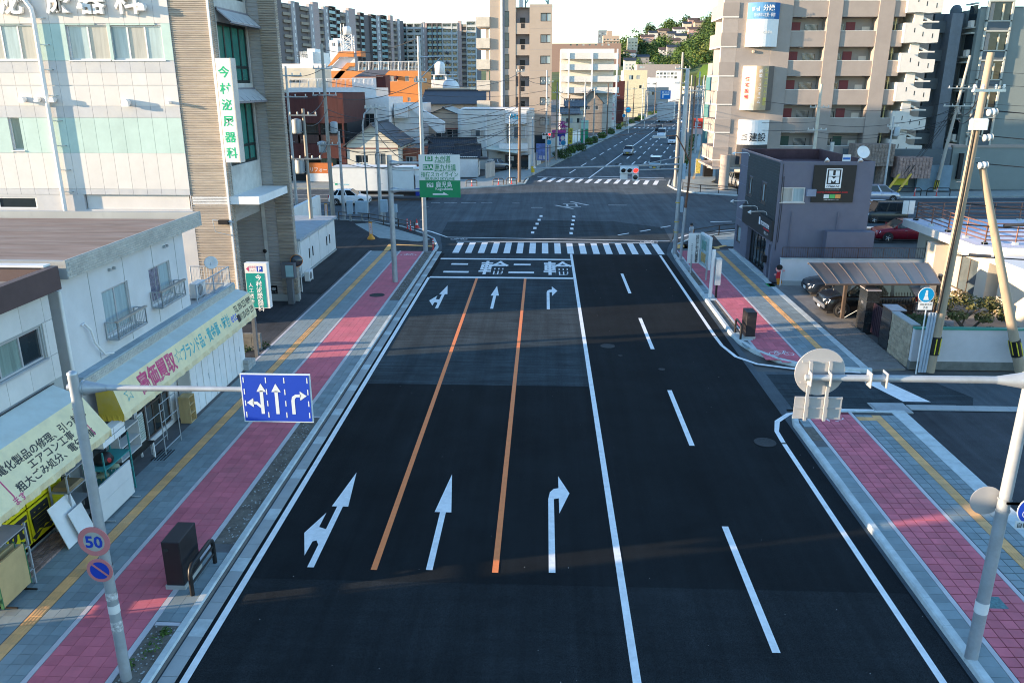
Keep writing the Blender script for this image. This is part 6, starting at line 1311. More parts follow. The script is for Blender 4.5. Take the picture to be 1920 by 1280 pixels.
# ================================================================== FAR BACKGROUND
M_slabd=mat('slab_dark_wall',(.135,.125,.13),.85,var=.08,scale=.3); M_slabl=mat('slab_light_column',(.33,.32,.33),.85,var=.06); M_slabp=mat('slab_pale_panel',(.42,.45,.45),.8,var=.06); M_slabg=mat('slab_glass_rail',(.22,.36,.38),.3,var=.1); M_pink2=mat('slab_pink_core',(.36,.29,.28),.85)
def slab_block(name,label,P0,P1,zt,bays,floors=14,fh=2.85,depth=14,z0=4):
 t=thing(name,label,'apartment slab',tuple(P0)); u=(P1-P0); u.z=0; Lg=u.length; F=Face((P0.x,P0.y,0),u); wid=sum(b[1] for b in bays); k=Lg/wid
 B=MB(); F.box(B,0,Lg,z0,zt-1,-depth,-.5); B.build('core_wall',M_slabd,t); pos=0; n=0
 for kind,w,dz in bays:
  a,b=pos*k,(pos+w)*k; pos+=w; top=zt+dz; B=MB()
  if kind=='D': F.box(B,a,b,z0,top,-.49,.1); B.build('blank_wall',M_slabd,t)
  elif kind=='P': F.box(B,a,b,z0,top+1.2,-.49,.9); B.build('pink_core',M_pink2,t)
  elif kind=='S':
   F.box(B,a,b,z0,top,-.49,1.0); B.build('stair_column',M_slabl,t); Q=MB()
   for f in range(floors): F.box(Q,a+(b-a)*.55,a+(b-a)*.72,top-2.4-f*fh,top-.9-f*fh,1.0,1.03)
   Q.build('slit_windows',M_wframe,t,kind='stuff')
  elif kind in 'CW':
   F.box(B,a,b,z0,top,-.49,-.3); F.box(B,a,a+.3,z0,top,-.29,1.3); F.box(B,b-.3,b,z0,top,-.29,1.3); F.box(B,a+.301,b-.301,top-.3,top+.1,-.3,1.31); B.build('frame_wall',M_slabp if kind=='W' else M_slabd,t)
   for f in range(floors):
    zz=top-(f+1)*fh; Q=MB(); Q.cur=0; F.box(Q,a+.31,b-.31,zz,zz+1.05,1.0,1.2); F.box(Q,a+.31,b-.31,zz-.16,zz-.001,-.29,1.25)
    Q.cur=1; nw=max(1,round((b-a)/3.2))
    for i in range(nw): F.box(Q,a+.6+(b-a-.9)*i/nw,a+.6+(b-a-.9)*(i+.62)/nw,zz+.2,zz+2.1,-.29,-.22)
    Q.cur=2
    for i in range(nw): F.box(Q,a+.5+(b-a-.9)*i/nw,a+.6+(b-a-.9)*(i+.75)/nw,zz+2.12,zz+2.3,-.29,-.2)
    o=Q.build('balcony',[(M_slabg if kind=='C' else M_slabp),G_dark,M_wframe],t); n+=1
  elif kind=='R':
   F.box(B,a,b,z0,top-.6,-.49,-.4); B.build('recess_wall',M_slabd,t)
   Q=MB()
   for f in range(floors): F.box(Q,a,b,top-1.9-f*fh,top-.75-f*fh,-.39,.6)
   Q.build('corridor_parapets',mat('slab_taupe',(.26,.23,.19),.85),t,kind='stuff')
 return t
P0=at(506,5,338); P1=at(756,45,455)
slab_block('apartment_slab','long dark grey apartment slab stepping away behind the white school block',P0,P1,at(640,28,400).z+1.5,[('S',2,0),('D',3,0),('R',3.5,-1),('S',2,0),('D',3,0),('R',4,-1),('S',2,0),('P',3,0),('R',2.5,-1),('S',2.5,0),('C',4,.5),('C',2.5,-.5),('R',3.5,-1),('S',2,0),('P',4,0),('R',2.5,-1),('C',2.6,0),('D',4.5,-.5),('C',3.5,0),('S',3,0),('C',4.6,.5),('R',3,-1),('P',2,0),('R',3,-1),('S',2,0),('D',4,-.5)])
slab_block('apartment_slab','wide fourteen storey apartment slab facing the camera left of the beige tower',at(754,44,462),at(893,44,458),at(830,44,460).z,[('C',2.4,0),('W',4,0),('W',4,0),('S',1.5,.6),('P',1.2,-1),('C',2.8,0),('C',2.6,0),('C',2.6,0),('W',5,0),('W',3,0),('P',2,0),('R',2.6,0),('W',5,.8)])
wa=flat('flat_building','long white four storey apartment block right of the beige tower',1052,1152,92,215,M_aptw,14,[(1068,1074,105,111,2),(1081,1086,104,110,1),(1119,1125,104,109,1),(1068,1074,125,131,2),(1081,1086,125,131,1),(1067,1073,145,151,2),(1080,1085,145,151,1)])
for py in (100,121,143,164): a,b=at(1052,py,213.6),at(1160,py,213.6); bx('balcony_band',M_aptw,wa,a.x,b.x,212.6,214.9,at(0,py+9.5,214).z if False else a.z-1.4,a.z)
for px in (1066,1110,1157): a=at(px,92,212.4); bx('rib',M_white,wa,a.x,a.x+.35,212.3,212.59,2,a.z)
far_list=[('red_shop','rust red shop with a pale upper fence before the long white block',1100,1172,152,256,M_rust,10,[(1143,1153,160,168,1)],'building'),
('beige_shop','beige blank rear wall rising behind the rust red shop',1098,1132,130,262,M_cr2,10,[],'building'),
('cream_building','cream three storey building with a white side, beside the far crossing',1170,1214,132,345,mat('yellow_cream_wall',(.66,.58,.38),.8),12,[(1186,1194,142,150,2),(1200,1207,142,149,1),(1204,1211,160,166,1)],'building'),  # plain yellow cream wall colour
('cream_block','yellow cream blank walled block before the cream three storey building',1171,1199,152,306,mat('yellow_cream_wall',(.66,.58,.38)),10,[(1176,1190,200,206,1)],'building'),
('grey_school','grey brown flat school building at the foot of the green hill',1195,1276,121,640,mat('taupe_wall',(.36,.31,.28),.85),20,[(1205,1215,125,129,2),(1222,1232,118,121,2)],'building'),
('white_school','long white building with rows of openings below the grey brown school',1236,1280,133,600,M_white,16,[(1238+7*i,1243+7*i,137+7*j,141+7*j,1) for i in range(6) for j in range(2)],'building'),
('white_house','small white house with a blue roof edge right of the cream building',1218,1262,146,560,M_white,10,[(1222,1226,156,159,1),(1232,1238,156,159,2)],'house'),
('low_shop','low grey shops under the blue direction sign',1216,1254,164,500,M_gwall,10,[(1222,1236,172,178,3)],'shop'),
('teal_shop','teal walled shop behind the balconies of the beige apartments',1338,1356,140,142,mat('teal_wall',(.06,.17,.17),.7),6,[],'shop'),
('far_shop','pale grey shop row at the far end of the road',1256,1330,176,660,M_gwall,10,[(1266+9*i,1272+9*i,181,186,2) for i in range(6)],'shop'),
('far_shop','beige shop row right of the far road behind the poles',1285,1350,162,672,M_cr2,14,[(1290+9*i,1296+9*i,166,170,2) for i in range(5)],'shop'),
('brown_roof_row','row of brown roofed buildings on the skyline right of the beige tower',1034,1165,82,800,mat('brown_far_wall',(.30,.20,.16),.9),20,[(1070+12*i,1074+12*i,85,88,1) for i in range(7)],'building')]
for nm,lb,a,b,yt,Y,m,dp,ws,ct in far_list: flat(nm,lb,a,b,yt,Y,m,dp,ws,.2,ct)
railing(D.objects['red_shop'],[tuple(at(1100,151,256.1)),tuple(at(1172,151,256.1))],1.4,M_wframe,True,.25,.025,'roof_fence')
gt_=thing('sign_tower','tall white pylon sign with red lettering beside the far pavement','sign',tuple(gr(1152,245))); a,b=at(1145,178,228),at(1155,178,228); bx('pylon',M_white,gt_,a.x,b.x,227.5,229,0,a.z); text('lettering','信用金庫',gt_,((a.x+b.x)/2,227.48,a.z-3),(1,0,0),(0,0,1),.9,mat('red_lettering',(.6,.01,.02)),vertical=True,step=1.3)
for nm,lb,a,b,ye,yr,Y,m,ax in (('house','grey brown gabled house with black roof behind the pole right of the tower',1090,1130,192,170,206,mat('weathered_wall',(.26,.22,.18),.9,var=.2),'y'),('house','old house with a black tiled roof and balcony beside the far left pavement',1062,1098,200,188,180,M_cream,'x'),('house','low dark roofed house with a yellow wall next to the tower',1054,1085,214,204,170,M_cr2,'x'),('house','dark roofed house below the white pylon sign',1110,1142,208,196,218,M_gwall,'x')):
 A_,B_=at(a,ye,Y),at(b,ye,Y); t=thing(nm,lb,'house',(A_.x,Y,0)); block(t,A_.x,B_.x,Y,Y+9,0,A_.z,m,[('S',.8,A_.z-1.8,1.4,1.0),('S',3.0,A_.z-1.8,1.2,1.0)],roof=False); _,Gm=gable(t,A_.x,B_.x,Y,Y+9,A_.z,at(a,yr,Y).z,ax,M_tilek,.4,.3); Gm.build('gable',m,t)
for k,s in enumerate((27,34,41,48,55,62)):
 p=fp(s,-12.5); t=MB().obox(p,FT,FN,Z3,6.6,.2,2.3).build('wall_panel',M_white if k>1 else M_conc2); tag(t,'%s panel of the pale roadside wall along the far left pavement'%_ord[k],'wall','pale roadside wall panels')
 # ---- hill with trees and houses
HY0,HY1=690.0,1060.0
prof0=[(900,158),(1040,152),(1165,148),(1230,150),(1300,140),(1360,125),(1460,105),(1700,80)]; prof1=[(900,118),(1000,108),(1060,100),(1150,84),(1180,76),(1210,68),(1240,60),(1270,56),(1300,50),(1330,42),(1360,28),(1460,0),(1700,-40)]
def lerp_(pr,x):
 for (a,b),(c,d) in zip(pr,pr[1:]):
  if x<=c: return b+(d-b)*(x-a)/(c-a)
 return pr[-1][1]
def hill(px,t):
 py=lerp_(prof0,px)+(lerp_(prof1,px)-lerp_(prof0,px))*(t ** .9); Y=HY0+(HY1-HY0)*t; p=at(px,py,Y); return p
B=MB(); nx,ny=60,24; pxs=[900+(1700-900)*i/nx for i in range(nx+1)]
V=[hill(x,j/ny) for j in range(ny+1) for x in pxs]+[Vector((hill(x,1).x*1.02,HY1+120,-5)) for x in pxs]; V=[Vector((hill(x,0).x,HY0-6,-1)) for x in pxs]+V
B.add(V,[(j*(nx+1)+i,j*(nx+1)+i+1,(j+1)*(nx+1)+i+1,(j+1)*(nx+1)+i) for j in range(ny+2) for i in range(nx)],True)
structure(B.build('hill',mat('hill_ground',(.07,.10,.03),.95,var=.4,scale=.05)))
gs=MB(); pa=[at(1302,147,684),at(1318,122,688),at(1348,119,688),at(1350,138,684)]; structure(gs.poly([tuple(p) for p in pa]).build('grass_slope',mat('mown_grass',(.12,.20,.03),.9,var=.2,scale=.2)))
L_h1=leafmat('hill_leaf',(.085,.14,.030)); L_h2=leafmat('hill_leaf_dark',(.045,.08,.024)); L_h3=leafmat('hill_leaf_yellow',(.15,.17,.04))
rr=random.Random(5); spots=[]; houses_px=[(1180,.42),(1196,.62),(1213,.80),(1226,.86),(1243,.86),(1258,.80),(1272,.86),(1287,.92),(1300,.98),(1236,.60),(1262,.62),(1262,.42),(1245,.45),(1275,.66),(1300,.74),(1180,.2),(1310,.9),(1205,.32)]
cl1,cl2,cl3=[],[],[]
for _ in range(430):
 px=rr.uniform(1165,1400); t=rr.uniform(.02,1) ** .8
 if px<1235 and rr.random()<.45: continue
 if any(abs(px-hx)<9 and-.02<ht-t<.16 for hx,ht in houses_px): continue
 if 1300<px<1355 and t<.14: continue
 p=hill(px,t); r=rr.uniform(4.2,9.0); c=(p.x,p.y,p.z+r*.55,r,r,r*rr.uniform(.8,1.15)); (cl1 if rr.random()<.55 else cl2 if rr.random()<.75 else cl3).append(c)
for nm,c,m,sd in (('hillside_woods',cl1,L_h1,1),('hillside_woods',cl2,L_h2,2),('hillside_woods',cl3,L_h3,3)):
 o=leaves(nm,c,140,1.25,m,None,'stuff',.6,sd); o['label']=['mid green woods covering the hill','dark woods on the hill','yellow green trees on the hill'][sd-1]
for k,(px,t,nm) in enumerate(((1236,.50,'tall pointed tree before the hillside houses'),(1205,.50,'round dark tree left of the pointed hillside tree'),(1255,1.0,'broad tree crown on the skyline of the hill'),(1218,.98,'tree crown left on the hill skyline'),(1286,1.0,'dark tree right on the hill skyline by the pink house'))):
 p=hill(px,t); o=thing('hill_tree',nm,'tree',tuple(p)); leaves('crown',[(p.x+dx,p.y,p.z+6+dz,6,5,6) for dx,dz in ((-3,0),(3,.5),(0,4))],200,1.2,[L_h1,L_h2,L_h1,L_h2,L_h2][k],o,seed=k+9); MB().cyl(tuple(p-Vector((0,0,1))),tuple(p+Vector((0,0,5))),.5,.3).build('trunk',mat('bark',(.1,.07,.05)),o)
hw=[M_white,M_cr2,mat('pink_wall',(.55,.36,.32),.85),M_aptw,mat('tan_wall',(.42,.33,.25),.85),M_gwall]
hdesc=['white house with dark roof','cream house with dark roof','pink house with grey roof','pale house with flat eaves','tan house with brown roof','grey house with dark roof']
for k,(px,t) in enumerate(houses_px):
 p=hill(px,t); w=rr.uniform(9,15); h=rr.uniform(5.5,9); o=thing('hill_house','%s on the hillside, %s from the left among its neighbours'%(hdesc[k%6],_ord[k]),'house',tuple(p),group='houses on the green hill')
 block(o,p.x-w/2,p.x+w/2,p.y-4,p.y+4,p.z-3,p.z+h,hw[k%6],[('S',w*q,3+v,1.6,1.2) for q in (.15,.45,.72) for v in (.8,3.6) if 3+v+1.3<h+3],roof=False,pieces=False); _,Gm=gable(o,p.x-w/2,p.x+w/2,p.y-4,p.y+4,p.z+h,p.z+h+2.2,'x',M_tilek if k%2 else mat('brown_roof',(.10,.07,.06),.8),.6); Gm.build('gable',hw[k%6],o)
for nm,lb,a,b,yt,yb,Y,m in (('hill_apartment','beige terraced apartment block with balconies on the skyline',1131,1162,68,100,860,mat('terrace_beige',(.45,.34,.26),.85)),('hill_apartment','grey rounded tower block on the skyline left of the beige terraces',1122,1139,58,90,1000,mat('skyline_grey',(.22,.25,.28),.8)),('hill_apartment','cream tall house with a brown hip roof on the slope',1178,1196,72,100,870,M_cr2),('hill_apartment','pink long apartment house high on the hill',1288,1318,48,58,1065,hw[2])):
 A_,B_=at(a,yt,Y),at(b,yt,Y); zb_=at(a,yb,Y).z-5; o=thing(nm,lb,'apartment house',(A_.x,Y,zb_)); W_x=B_.x-A_.x; nf=max(2,int((A_.z-zb_-5)/2.9)); nc=max(3,int(W_x/3))
 block(o,A_.x,B_.x,Y,Y+12,zb_,A_.z,m,[('S',W_x*(i+.2)/nc,5.5+f*2.9,W_x/nc*.55,1.5) for i in range(nc) for f in range(nf) if 5.5+f*2.9+1.6<A_.z-zb_],parapet=.5,pieces=False)
 if 'terraced' in lb:
  for f in range(nf): bx('balcony',mat('terrace_beige2',(.52,.40,.31)),o,A_.x-.3,B_.x+.3,Y-1.2,Y-.05,zb_+4.4+f*2.9,zb_+5.4+f*2.9)
  bx('roof_tower',m,o,A_.x+4,A_.x+9,Y+2,Y+8,A_.z,A_.z+5)
def mast(label,px,yb,yt,Y,w):
 o=thing('lattice_mast',label,'mast',tuple(at(px,yb,Y))); a,b=at(px,yb+6,Y),at(px,yt,Y); B=MB(); h=b.z-a.z
 for sx_,sy_ in ((-1,-1),(1,-1),(1,1),(-1,1)): B.tube([(a.x+sx_*w,Y+sy_*w,a.z),(a.x+sx_*w*.15,Y+sy_*w*.15,b.z)],.14,4)
 for k in range(9):
  q0,q1=k/9,(k+1)/9; f=lambda q: w*(1-.85*q)
  B.tube([(a.x-f(q0),Y-f(q0),a.z+h*q0),(a.x+f(q1),Y-f(q1),a.z+h*q1)],.1,4); B.tube([(a.x+f(q0),Y-f(q0),a.z+h*q0),(a.x-f(q1),Y-f(q1),a.z+h*q1)],.1,4)
 B.build('lattice',mat('mast_pale',(.5,.52,.55),.6),o)
mast('pale lattice mast on the skyline right of the beige tower',1108,80,57,1050,3); mast('tall thin mast on top of the hill',1246,55,20,1070,1.2); mast('short mast on the hill behind the pink house',1282,52,40,1080,1.2)
# ================================================================== POLES, WIRES, SIGNALS
M_cpole=mat('concrete_pole',(.36,.34,.30),.85,var=.12,scale=2,stretch=(2,2,.4),dirt=(.22,.21,.19),dirt_amt=.4); M_spole=mat('steel_pole',(.40,.43,.45),.5,.35,var=.12,scale=3,dirt=(.28,.27,.25),dirt_amt=.4,dirt_scale=2); M_wpole=mat('brown_wood_pole',(.17,.12,.09),.85,var=.25,stretch=(3,3,.3)); M_ins=mat('white_insulator',(.72,.72,.68),.3); M_rustp=mat('rusty_steel',(.20,.10,.065),.8,.3,var=.3)
M_wire=mat('black_cable',(.02,.02,.022),.6,var=0); M_ywrap=mat('yellow_wrap',(.62,.42,.02),.5); M_trans=mat('transformer_grey',(.36,.40,.42),.5,.2,var=.1)
POLE_TOPS={}
def upole(key,label,x,y,h,m=M_cpole,r=.17,arms=(),trans=(),steps=True,top=None,guard=None,z=.08,lean=(0,0),group=None,insul=True):
 """arms: (height, half length, angle); trans: (height, angle)"""
 t=thing('utility_pole',label,'utility pole',(x,y,z),group=group); tx_,ty_=x+lean[0],y+lean[1]
 P=lambda q: Vector((x+lean[0]*q/h,y+lean[1]*q/h,z+q))
 MB().cyl((x,y,z),(tx_,ty_,z+h),r,r*.62,12).build('shaft',m,t)
 for ah,hl,an in arms:
  d=Vector((math.cos(an),math.sin(an),0)); c=P(ah); B=MB().obox(c-d*hl+Vector((0,0,-.05))-Vector((-d.y,d.x,0))*(r+.05),d,Vector((-d.y,d.x,0)),Z3,2*hl,.09,.09); a=B.build('crossarm',M_galv,t)
  if insul:
   Q=MB()
   for q in (-.92,-.4,.4,.92): Q.lathe(c+d*hl*q+Vector((d.y,-d.x,0))*(r),[(.02,.04),(.06,.06),(.035,.1),(.065,.13),(.035,.17),(.05,.2),(.001,.22)],8)
   Q.build('insulators',M_ins,a,kind='stuff')
 for th,an in trans:
  d=Vector((math.cos(an),math.sin(an),0)); c=P(th)+d*(r+.38); MB().lathe(c,[(.001,0),(.30,.02),(.31,.1),(.31,.85),(.28,.92),(.1,.97),(.001,.98)],14).build('transformer',M_trans,t); MB().obox(P(th+.1)-Vector((-d.y,d.x,0))*.05,d,Vector((-d.y,d.x,0)),Z3,r+.4,.1,.06).build('bracket',M_galv,t)
 if steps:
  B=MB()
  for k in range(int((h-2.5)/.9)): q=P(2.2+k*.9); s=1 if k%2 else-1; B.tube([q+Vector((s*r*.6,0,0)),q+Vector((s*(r+.14),0,0))],.012,4)
  B.build('step_bolts',M_galv,t,kind='stuff')
 if guard:
  MB().cyl(P(guard[0]),P(guard[1]),r+.02,r+.02,14).build('guard_sleeve',M_black,t); B=MB()
  for k in range(7): a=2*math.pi*k/7; o_=Vector((math.cos(a),math.sin(a),0)); B.tube([P(guard[0]+.05)+o_*(r+.022),P(guard[1]-.05)+o_*(r+.022)],.024,4)
  B.build('yellow_stripes',mat('guard_yellow',(.70,.58,.04),.5),t)
 POLE_TOPS[key]=P; return t
HP=math.pi/2
upole('R1','tall tan concrete pole with conduits and a striped guard before the white garden wall',15.75,31.25,12.2,mat('tan_concrete_pole',(.35,.28,.20),.85,var=.15,stretch=(3,3,.4)),.20,[(10.9,.9,.5)],guard=(.75,1.5),lean=(.28,0))
tR=D.objects['utility_pole']
for dx in (-.25,-.36,-.47): MB().tube([(15.75+dx,31.12,.1),(15.75+dx+.05,31.12,2.6)],.055,8).build('conduit',mat('blue_grey_conduit',(.34,.40,.46),.5),tR)
MB().tube([(15.6,31.05,2.6),(15.75,31.02,6.5),(15.8,31.02,9.6)],.05,6).build('cable_riser',M_black,tR)
B=MB()
for q in (8.3,9.3,10.2): B.lathe((16.15,31.05,q),[(.01,0),(.12,.02),(.13,.1),(.06,.14),(.13,.18),(.13,.26),(.06,.3),(.13,.34),(.01,.4)],10,(1,0,.1))
B.build('strain_insulators',M_ins,tR,kind='stuff'); MB().bbox(15.55,16.2,30.85,31.05,9.6,10.0,.05).build('fuse_box',M_ins,tR)
upole('stay','leaning concrete stay pole right of the tall tan pole',19.35,31.2,8.3,mat('tan_concrete_pole',(.35,.28,.20)),.2,[],steps=False,guard=(.75,1.4),lean=(-3.0,0))
M_blk=mat('closure_black',(.06,.06,.065),.6)
cc=MB().tube([(17.6,31.2,6.05),(19.2,31.2,6.15)],[.07,.07],8).build('cable_closure',M_blk); tag(cc,'black cable closure hanging right of the leaning stay pole','cable box'); cc=MB().tube([(16.5,31.2,4.9),(17.3,31.2,4.85)],.07,8).build('cable_closure',M_blk); tag(cc,'black cable closure between the tall tan pole and the stay pole','cable box')
upole('L722','grey utility pole with a crossarm at the near left corner',-14.0,68.4,9.6,M_spole,.17,[(9.3,.9,.2)])
upole('L600','tall concrete pole with transformers and three crossarms at the near left corner',-18.3,69.0,14.3,M_cpole,.19,[(10.3,1.0,.1),(12.4,.8,.1),(6.3,.9,.1)],[(7.2,.2),(5.6,2.9)])
upole('L645','short grey pole with a box beside the tall transformer pole',-17.35,69.0,7.4,M_spole,.15,[],steps=False)
upole('L583','weathered pole with transformer brackets beside the white shed of the clinic',-15.9,54.2,9.6,M_cpole,.15,[(6.4,1.0,.1),(9.2,.9,.1)],[(5.4,3.0),(8.0,3.0)])
upole('L560','slim grey steel pole holding a row of insulators behind the clinic wing',-20.5,66,12.5,M_spole,.13,[(10.2,1.6,0),(11.8,1.3,0)])
upole('L798','tall grey concrete pole with an outrigger arm at the crosswalk, left side',-8.25,55.2,14.1,M_spole,.17,[(11.3,.4,.3)],guard=None)
t798=D.objects['utility_pole.006']
MB().tube([(-8.2,55.2,12.9),(-6.6,55.1,12.95)],.05).tube([(-8.2,55.2,11.6),(-6.8,55.1,12.9)],.04).build('outrigger',M_galv,t798)
Bi=MB()
for q in (12.0,12.6,13.2): Bi.lathe((-6.5,55.0,q),[(.01,0),(.09,.02),(.1,.09),(.05,.12),(.1,.16),(.1,.24),(.01,.3)],8,(.7,.4,-.3))
Bi.build('strain_insulators',M_blk,t798,kind='stuff')
upole('RF1','tall dark concrete pole at the far right corner, left of three',15.0,93.4,14.5,M_cpole,.19,[(12.8,.9,.3),(11.3,.9,.3)],[(9.0,0)]); upole('RF2','pale steel pole at the far right corner, middle of three',15.6,92.4,12.6,M_spole,.15,[]); upole('RF3','dark slim pole at the far right corner, right of three',16.4,92.6,12.0,M_wpole,.13,[(10.5,.6,.3)])
upole('LF1','brown weathered pole at the far left kerb before the white rounded office',-2.95,97.2,13.2,M_wpole,.2,[(12.6,.5,.5)]); upole('LF2','grey pole with a yellow wrap on the far left pavement',-1.45,105.6,7.2,M_spole,.22,[],steps=False); MB().cyl((-1.45,105.6,.4),(-1.45,105.6,1.2),.235,.235,12).build('yellow_wrap',M_ywrap,D.objects['utility_pole.011'])
upole('LF3','tall steel pole beside the far left traffic signal',.25,116.5,13.0,M_spole,.16,[(11.5,.9,.3),(8.8,.8,.3)])
upole('AP1','cream steel pole with two short crossarms before the beige apartments',28.6,88.2,11.2,mat('cream_pole',(.55,.50,.40),.6),.22,[(8.9,1.0,0),(6.6,1.0,0)],steps=False); upole('AP2','short pole with cameras and meters before the apartment balconies',36.2,87.6,8.0,M_spole,.12,[(7.0,.6,0)],[(6.0,0)],steps=False); upole('DG1','slanting pale utility pole before the dark grey-green apartments',42.5,89.6,14.0,M_cpole,.2,[(10.8,1.6,.1),(9.0,1.6,.1)],guard=(.3,1.3),lean=(1.4,0))
MB().cyl((30.7,89.0,3.8),(30.7,89.0,5.4),.22,.22,10).build('flue',M_galv,thing('flue_pipe','short round galvanised flue beside the cream steel pole','flue',(30.7,89,3.8)))
for k,s in enumerate((22,36,50,66,84,104,126,150,176,204,236)):
 p=fp(s,-8.6-.5*(k%2)); upole('FL%d'%k,'concrete pole on the left pavement of the far road, %s from the crossing'%_ord[k],p.x,p.y,[11.5,9.5,12.2,10.5][k%4],[M_cpole,M_wpole,M_spole][k%3],.18,[(10.0 if k%4 != 1 else 8.6,.8,.3)],group='poles along the left of the far road',steps=False)
for k,s in enumerate((24,40,58,78,92,110,124,140,160,182,206,232,262,296)):
 p=fp(s,11.2+.8*(k%3)); upole('FR%d'%k,'concrete pole on the right pavement of the far road, %s from the crossing'%_ord[k],p.x,p.y,[12.5,13.2,11.2][k%3],[M_cpole,M_spole,M_cpole][k%3],.17,[(10.8,.9,.3),(9.2,.7,.3)] if k%2 else [(10.2,.9,.3)],group='poles along the right of the far road',steps=False)
nw_=[0]
def wire(label,a,b,sag=.5,r=.024,group='overhead cables over the crossing'):
 a=Vector(a); b=Vector(b); n=14; o=MB().tube([a.lerp(b,i/n)-Vector((0,0,sag*4*(i/n)*(1-i/n))) for i in range(n+1)],r,4).build('overhead_cable',M_wire); tag(o,label,'cable',group); return o
T=POLE_TOPS
def span(k1,k2,hs,label,sag=.6,r=.026,dx=0.):
 for i,(h1,h2) in enumerate(hs): wire('%s, %s from the top'%(label,_ord[i]) if len(hs)>1 else label,T[k1](h1)+Vector((dx,.1*i,0)),T[k2](h2)+Vector((dx,.1*i,0)),sag*(1+.2*(i%3)),r)
span('L600','L798',[(13.9,14),(10.3,11.3),(9.2,9.8),(7.8,8.4),(6.3,7.4),(5.2,6.4)],'cable from the transformer pole to the outrigger pole')
span('L798','LF1',[(11.3,12.4),(8.8,8.8),(7.2,7.4),(6.4,6.2)],'cable from the outrigger pole to the brown weathered pole',.8)
span('LF1','RF1',[(8.4,8.6),(7.4,7.8),(6.6,7.0),(6.0,6.2)],'cable over the far crossing from the brown pole',.5)
span('LF1','LF3',[(12.3,11.4),(9.2,9.2),(7.0,7.4)],'cable from the brown pole to the signal side pole',.5); span('LF3','FL1',[(11.4,8.6),(8.4,7.6)],'cable along the far left pavement to the first poles',.4)
span('L722','L798',[(9.3,10.2),(8.4,7.0),(7.2,6.0)],'cable from the grey corner pole to the outrigger pole',.5); span('L583','L600',[(9.2,10.2),(8.6,9.0),(6.4,6.6)],'cable from the shed pole to the transformer pole',.4); span('L560','L600',[(11.8,12.4),(10.2,10.6)],'cable from the insulator pole to the transformer pole',.3); span('L645','LF1',[(7.2,9.0),(6.4,7.8),(5.8,6.8)],'cable from the short grey pole over the cross street',.8)
span('RF1','AP1',[(11.3,8.9),(8.2,7.4),(7.6,6.6)],'cable from the far right corner to the cream steel pole',.4); span('AP1','DG1',[(8.9,9.6),(7.2,8.6),(6.4,7.8),(5.8,7.2)],'cable before the apartments to the slanting pole',.7); span('AP2','DG1',[(7.4,9.0),(6.4,8.0)],'cable from the meter pole to the slanting pole',.5)
for i,(h,dz) in enumerate(((12.6,0),(11.3,.3),(9.4,.2),(8.7,0),(8.0,.1))): wire('cable leaving the picture from the slanting pole, %s from the top'%_ord[i],T['DG1'](h),(85,88.0,h+dz),.8)
span('RF1','FR0',[(12.8,10.4),(11.3,9.4),(9.0,8.8),(8.0,8.0)],'cable along the far right pavement to the first pole',.4)
span('L600','LF3',[(12.6,12.2),(11.4,10.4),(8.6,8.0),(7.0,6.6)],'cable from the transformer pole to the far signal side pole',.9); span('L798','RF1',[(9.4,9.6),(8.0,8.4),(7.0,7.6)],'cable from the outrigger pole to the far right corner',.9); span('L722','LF1',[(8.8,8.2),(7.6,7.2),(6.6,6.4)],'cable from the grey corner pole to the brown weathered pole',.6); span('L645','L798',[(7.0,7.8),(6.0,6.8),(5.4,5.6)],'cable from the short grey pole to the outrigger pole',.35)
for k in range(12):
 span('FR%d'%k,'FR%d'%(k+1),[(10.2,10.2),(9.0,9.0),(8.0,8.0)],'cable between far right pavement poles, span %s'%_ord[k],.4,.03)
for k in range(9): span('FL%d'%k,'FL%d'%(k+1),[(8.5,8.5),(7.6,7.6)],'cable between far left pavement poles, span %s'%_ord[k],.4,.03)
for i,(s,h) in enumerate(((22,7.6),(50,7.4),(66,7.2),(84,7.4),(110,7.2),(140,7.4))): wire('cable crossing the far road overhead, %s from the crossing'%_ord[i],fp(s,-8.8,h),fp(s+6,11.6,h+.6),.5,.02)
for i,h in enumerate((8.4,9.4,10.3)): wire('high cable from the tall tan pole to the right, %s from the bottom'%_ord[i],(16.1,31.1,h),(42,31.5,h-.4),.5)
for i,(h,q) in enumerate(((11.0,9.6),(10.6,8.9))): wire('cable from the tall tan pole to the slanting pole, %s'%('upper' if i==0 else 'lower'),(16.0,31.25,h),T['DG1'](q),1.2)
for i,(h,h2) in enumerate(((6.9,6.3),(6.1,6.1),(4.9,5.0))): wire('thick cable hung between the tan pole and the right edge, %s'%_ord[i],(15.9,31.2,h),(34,31.2,h2),.35,.03)
for i in range(4): wire('stay wire from the slanting pole to the yellow posts, %s'%_ord[i],T['DG1'](9.6-.4*i),(37.9+.5*(i%2),87.6,2.0),.05,.025)
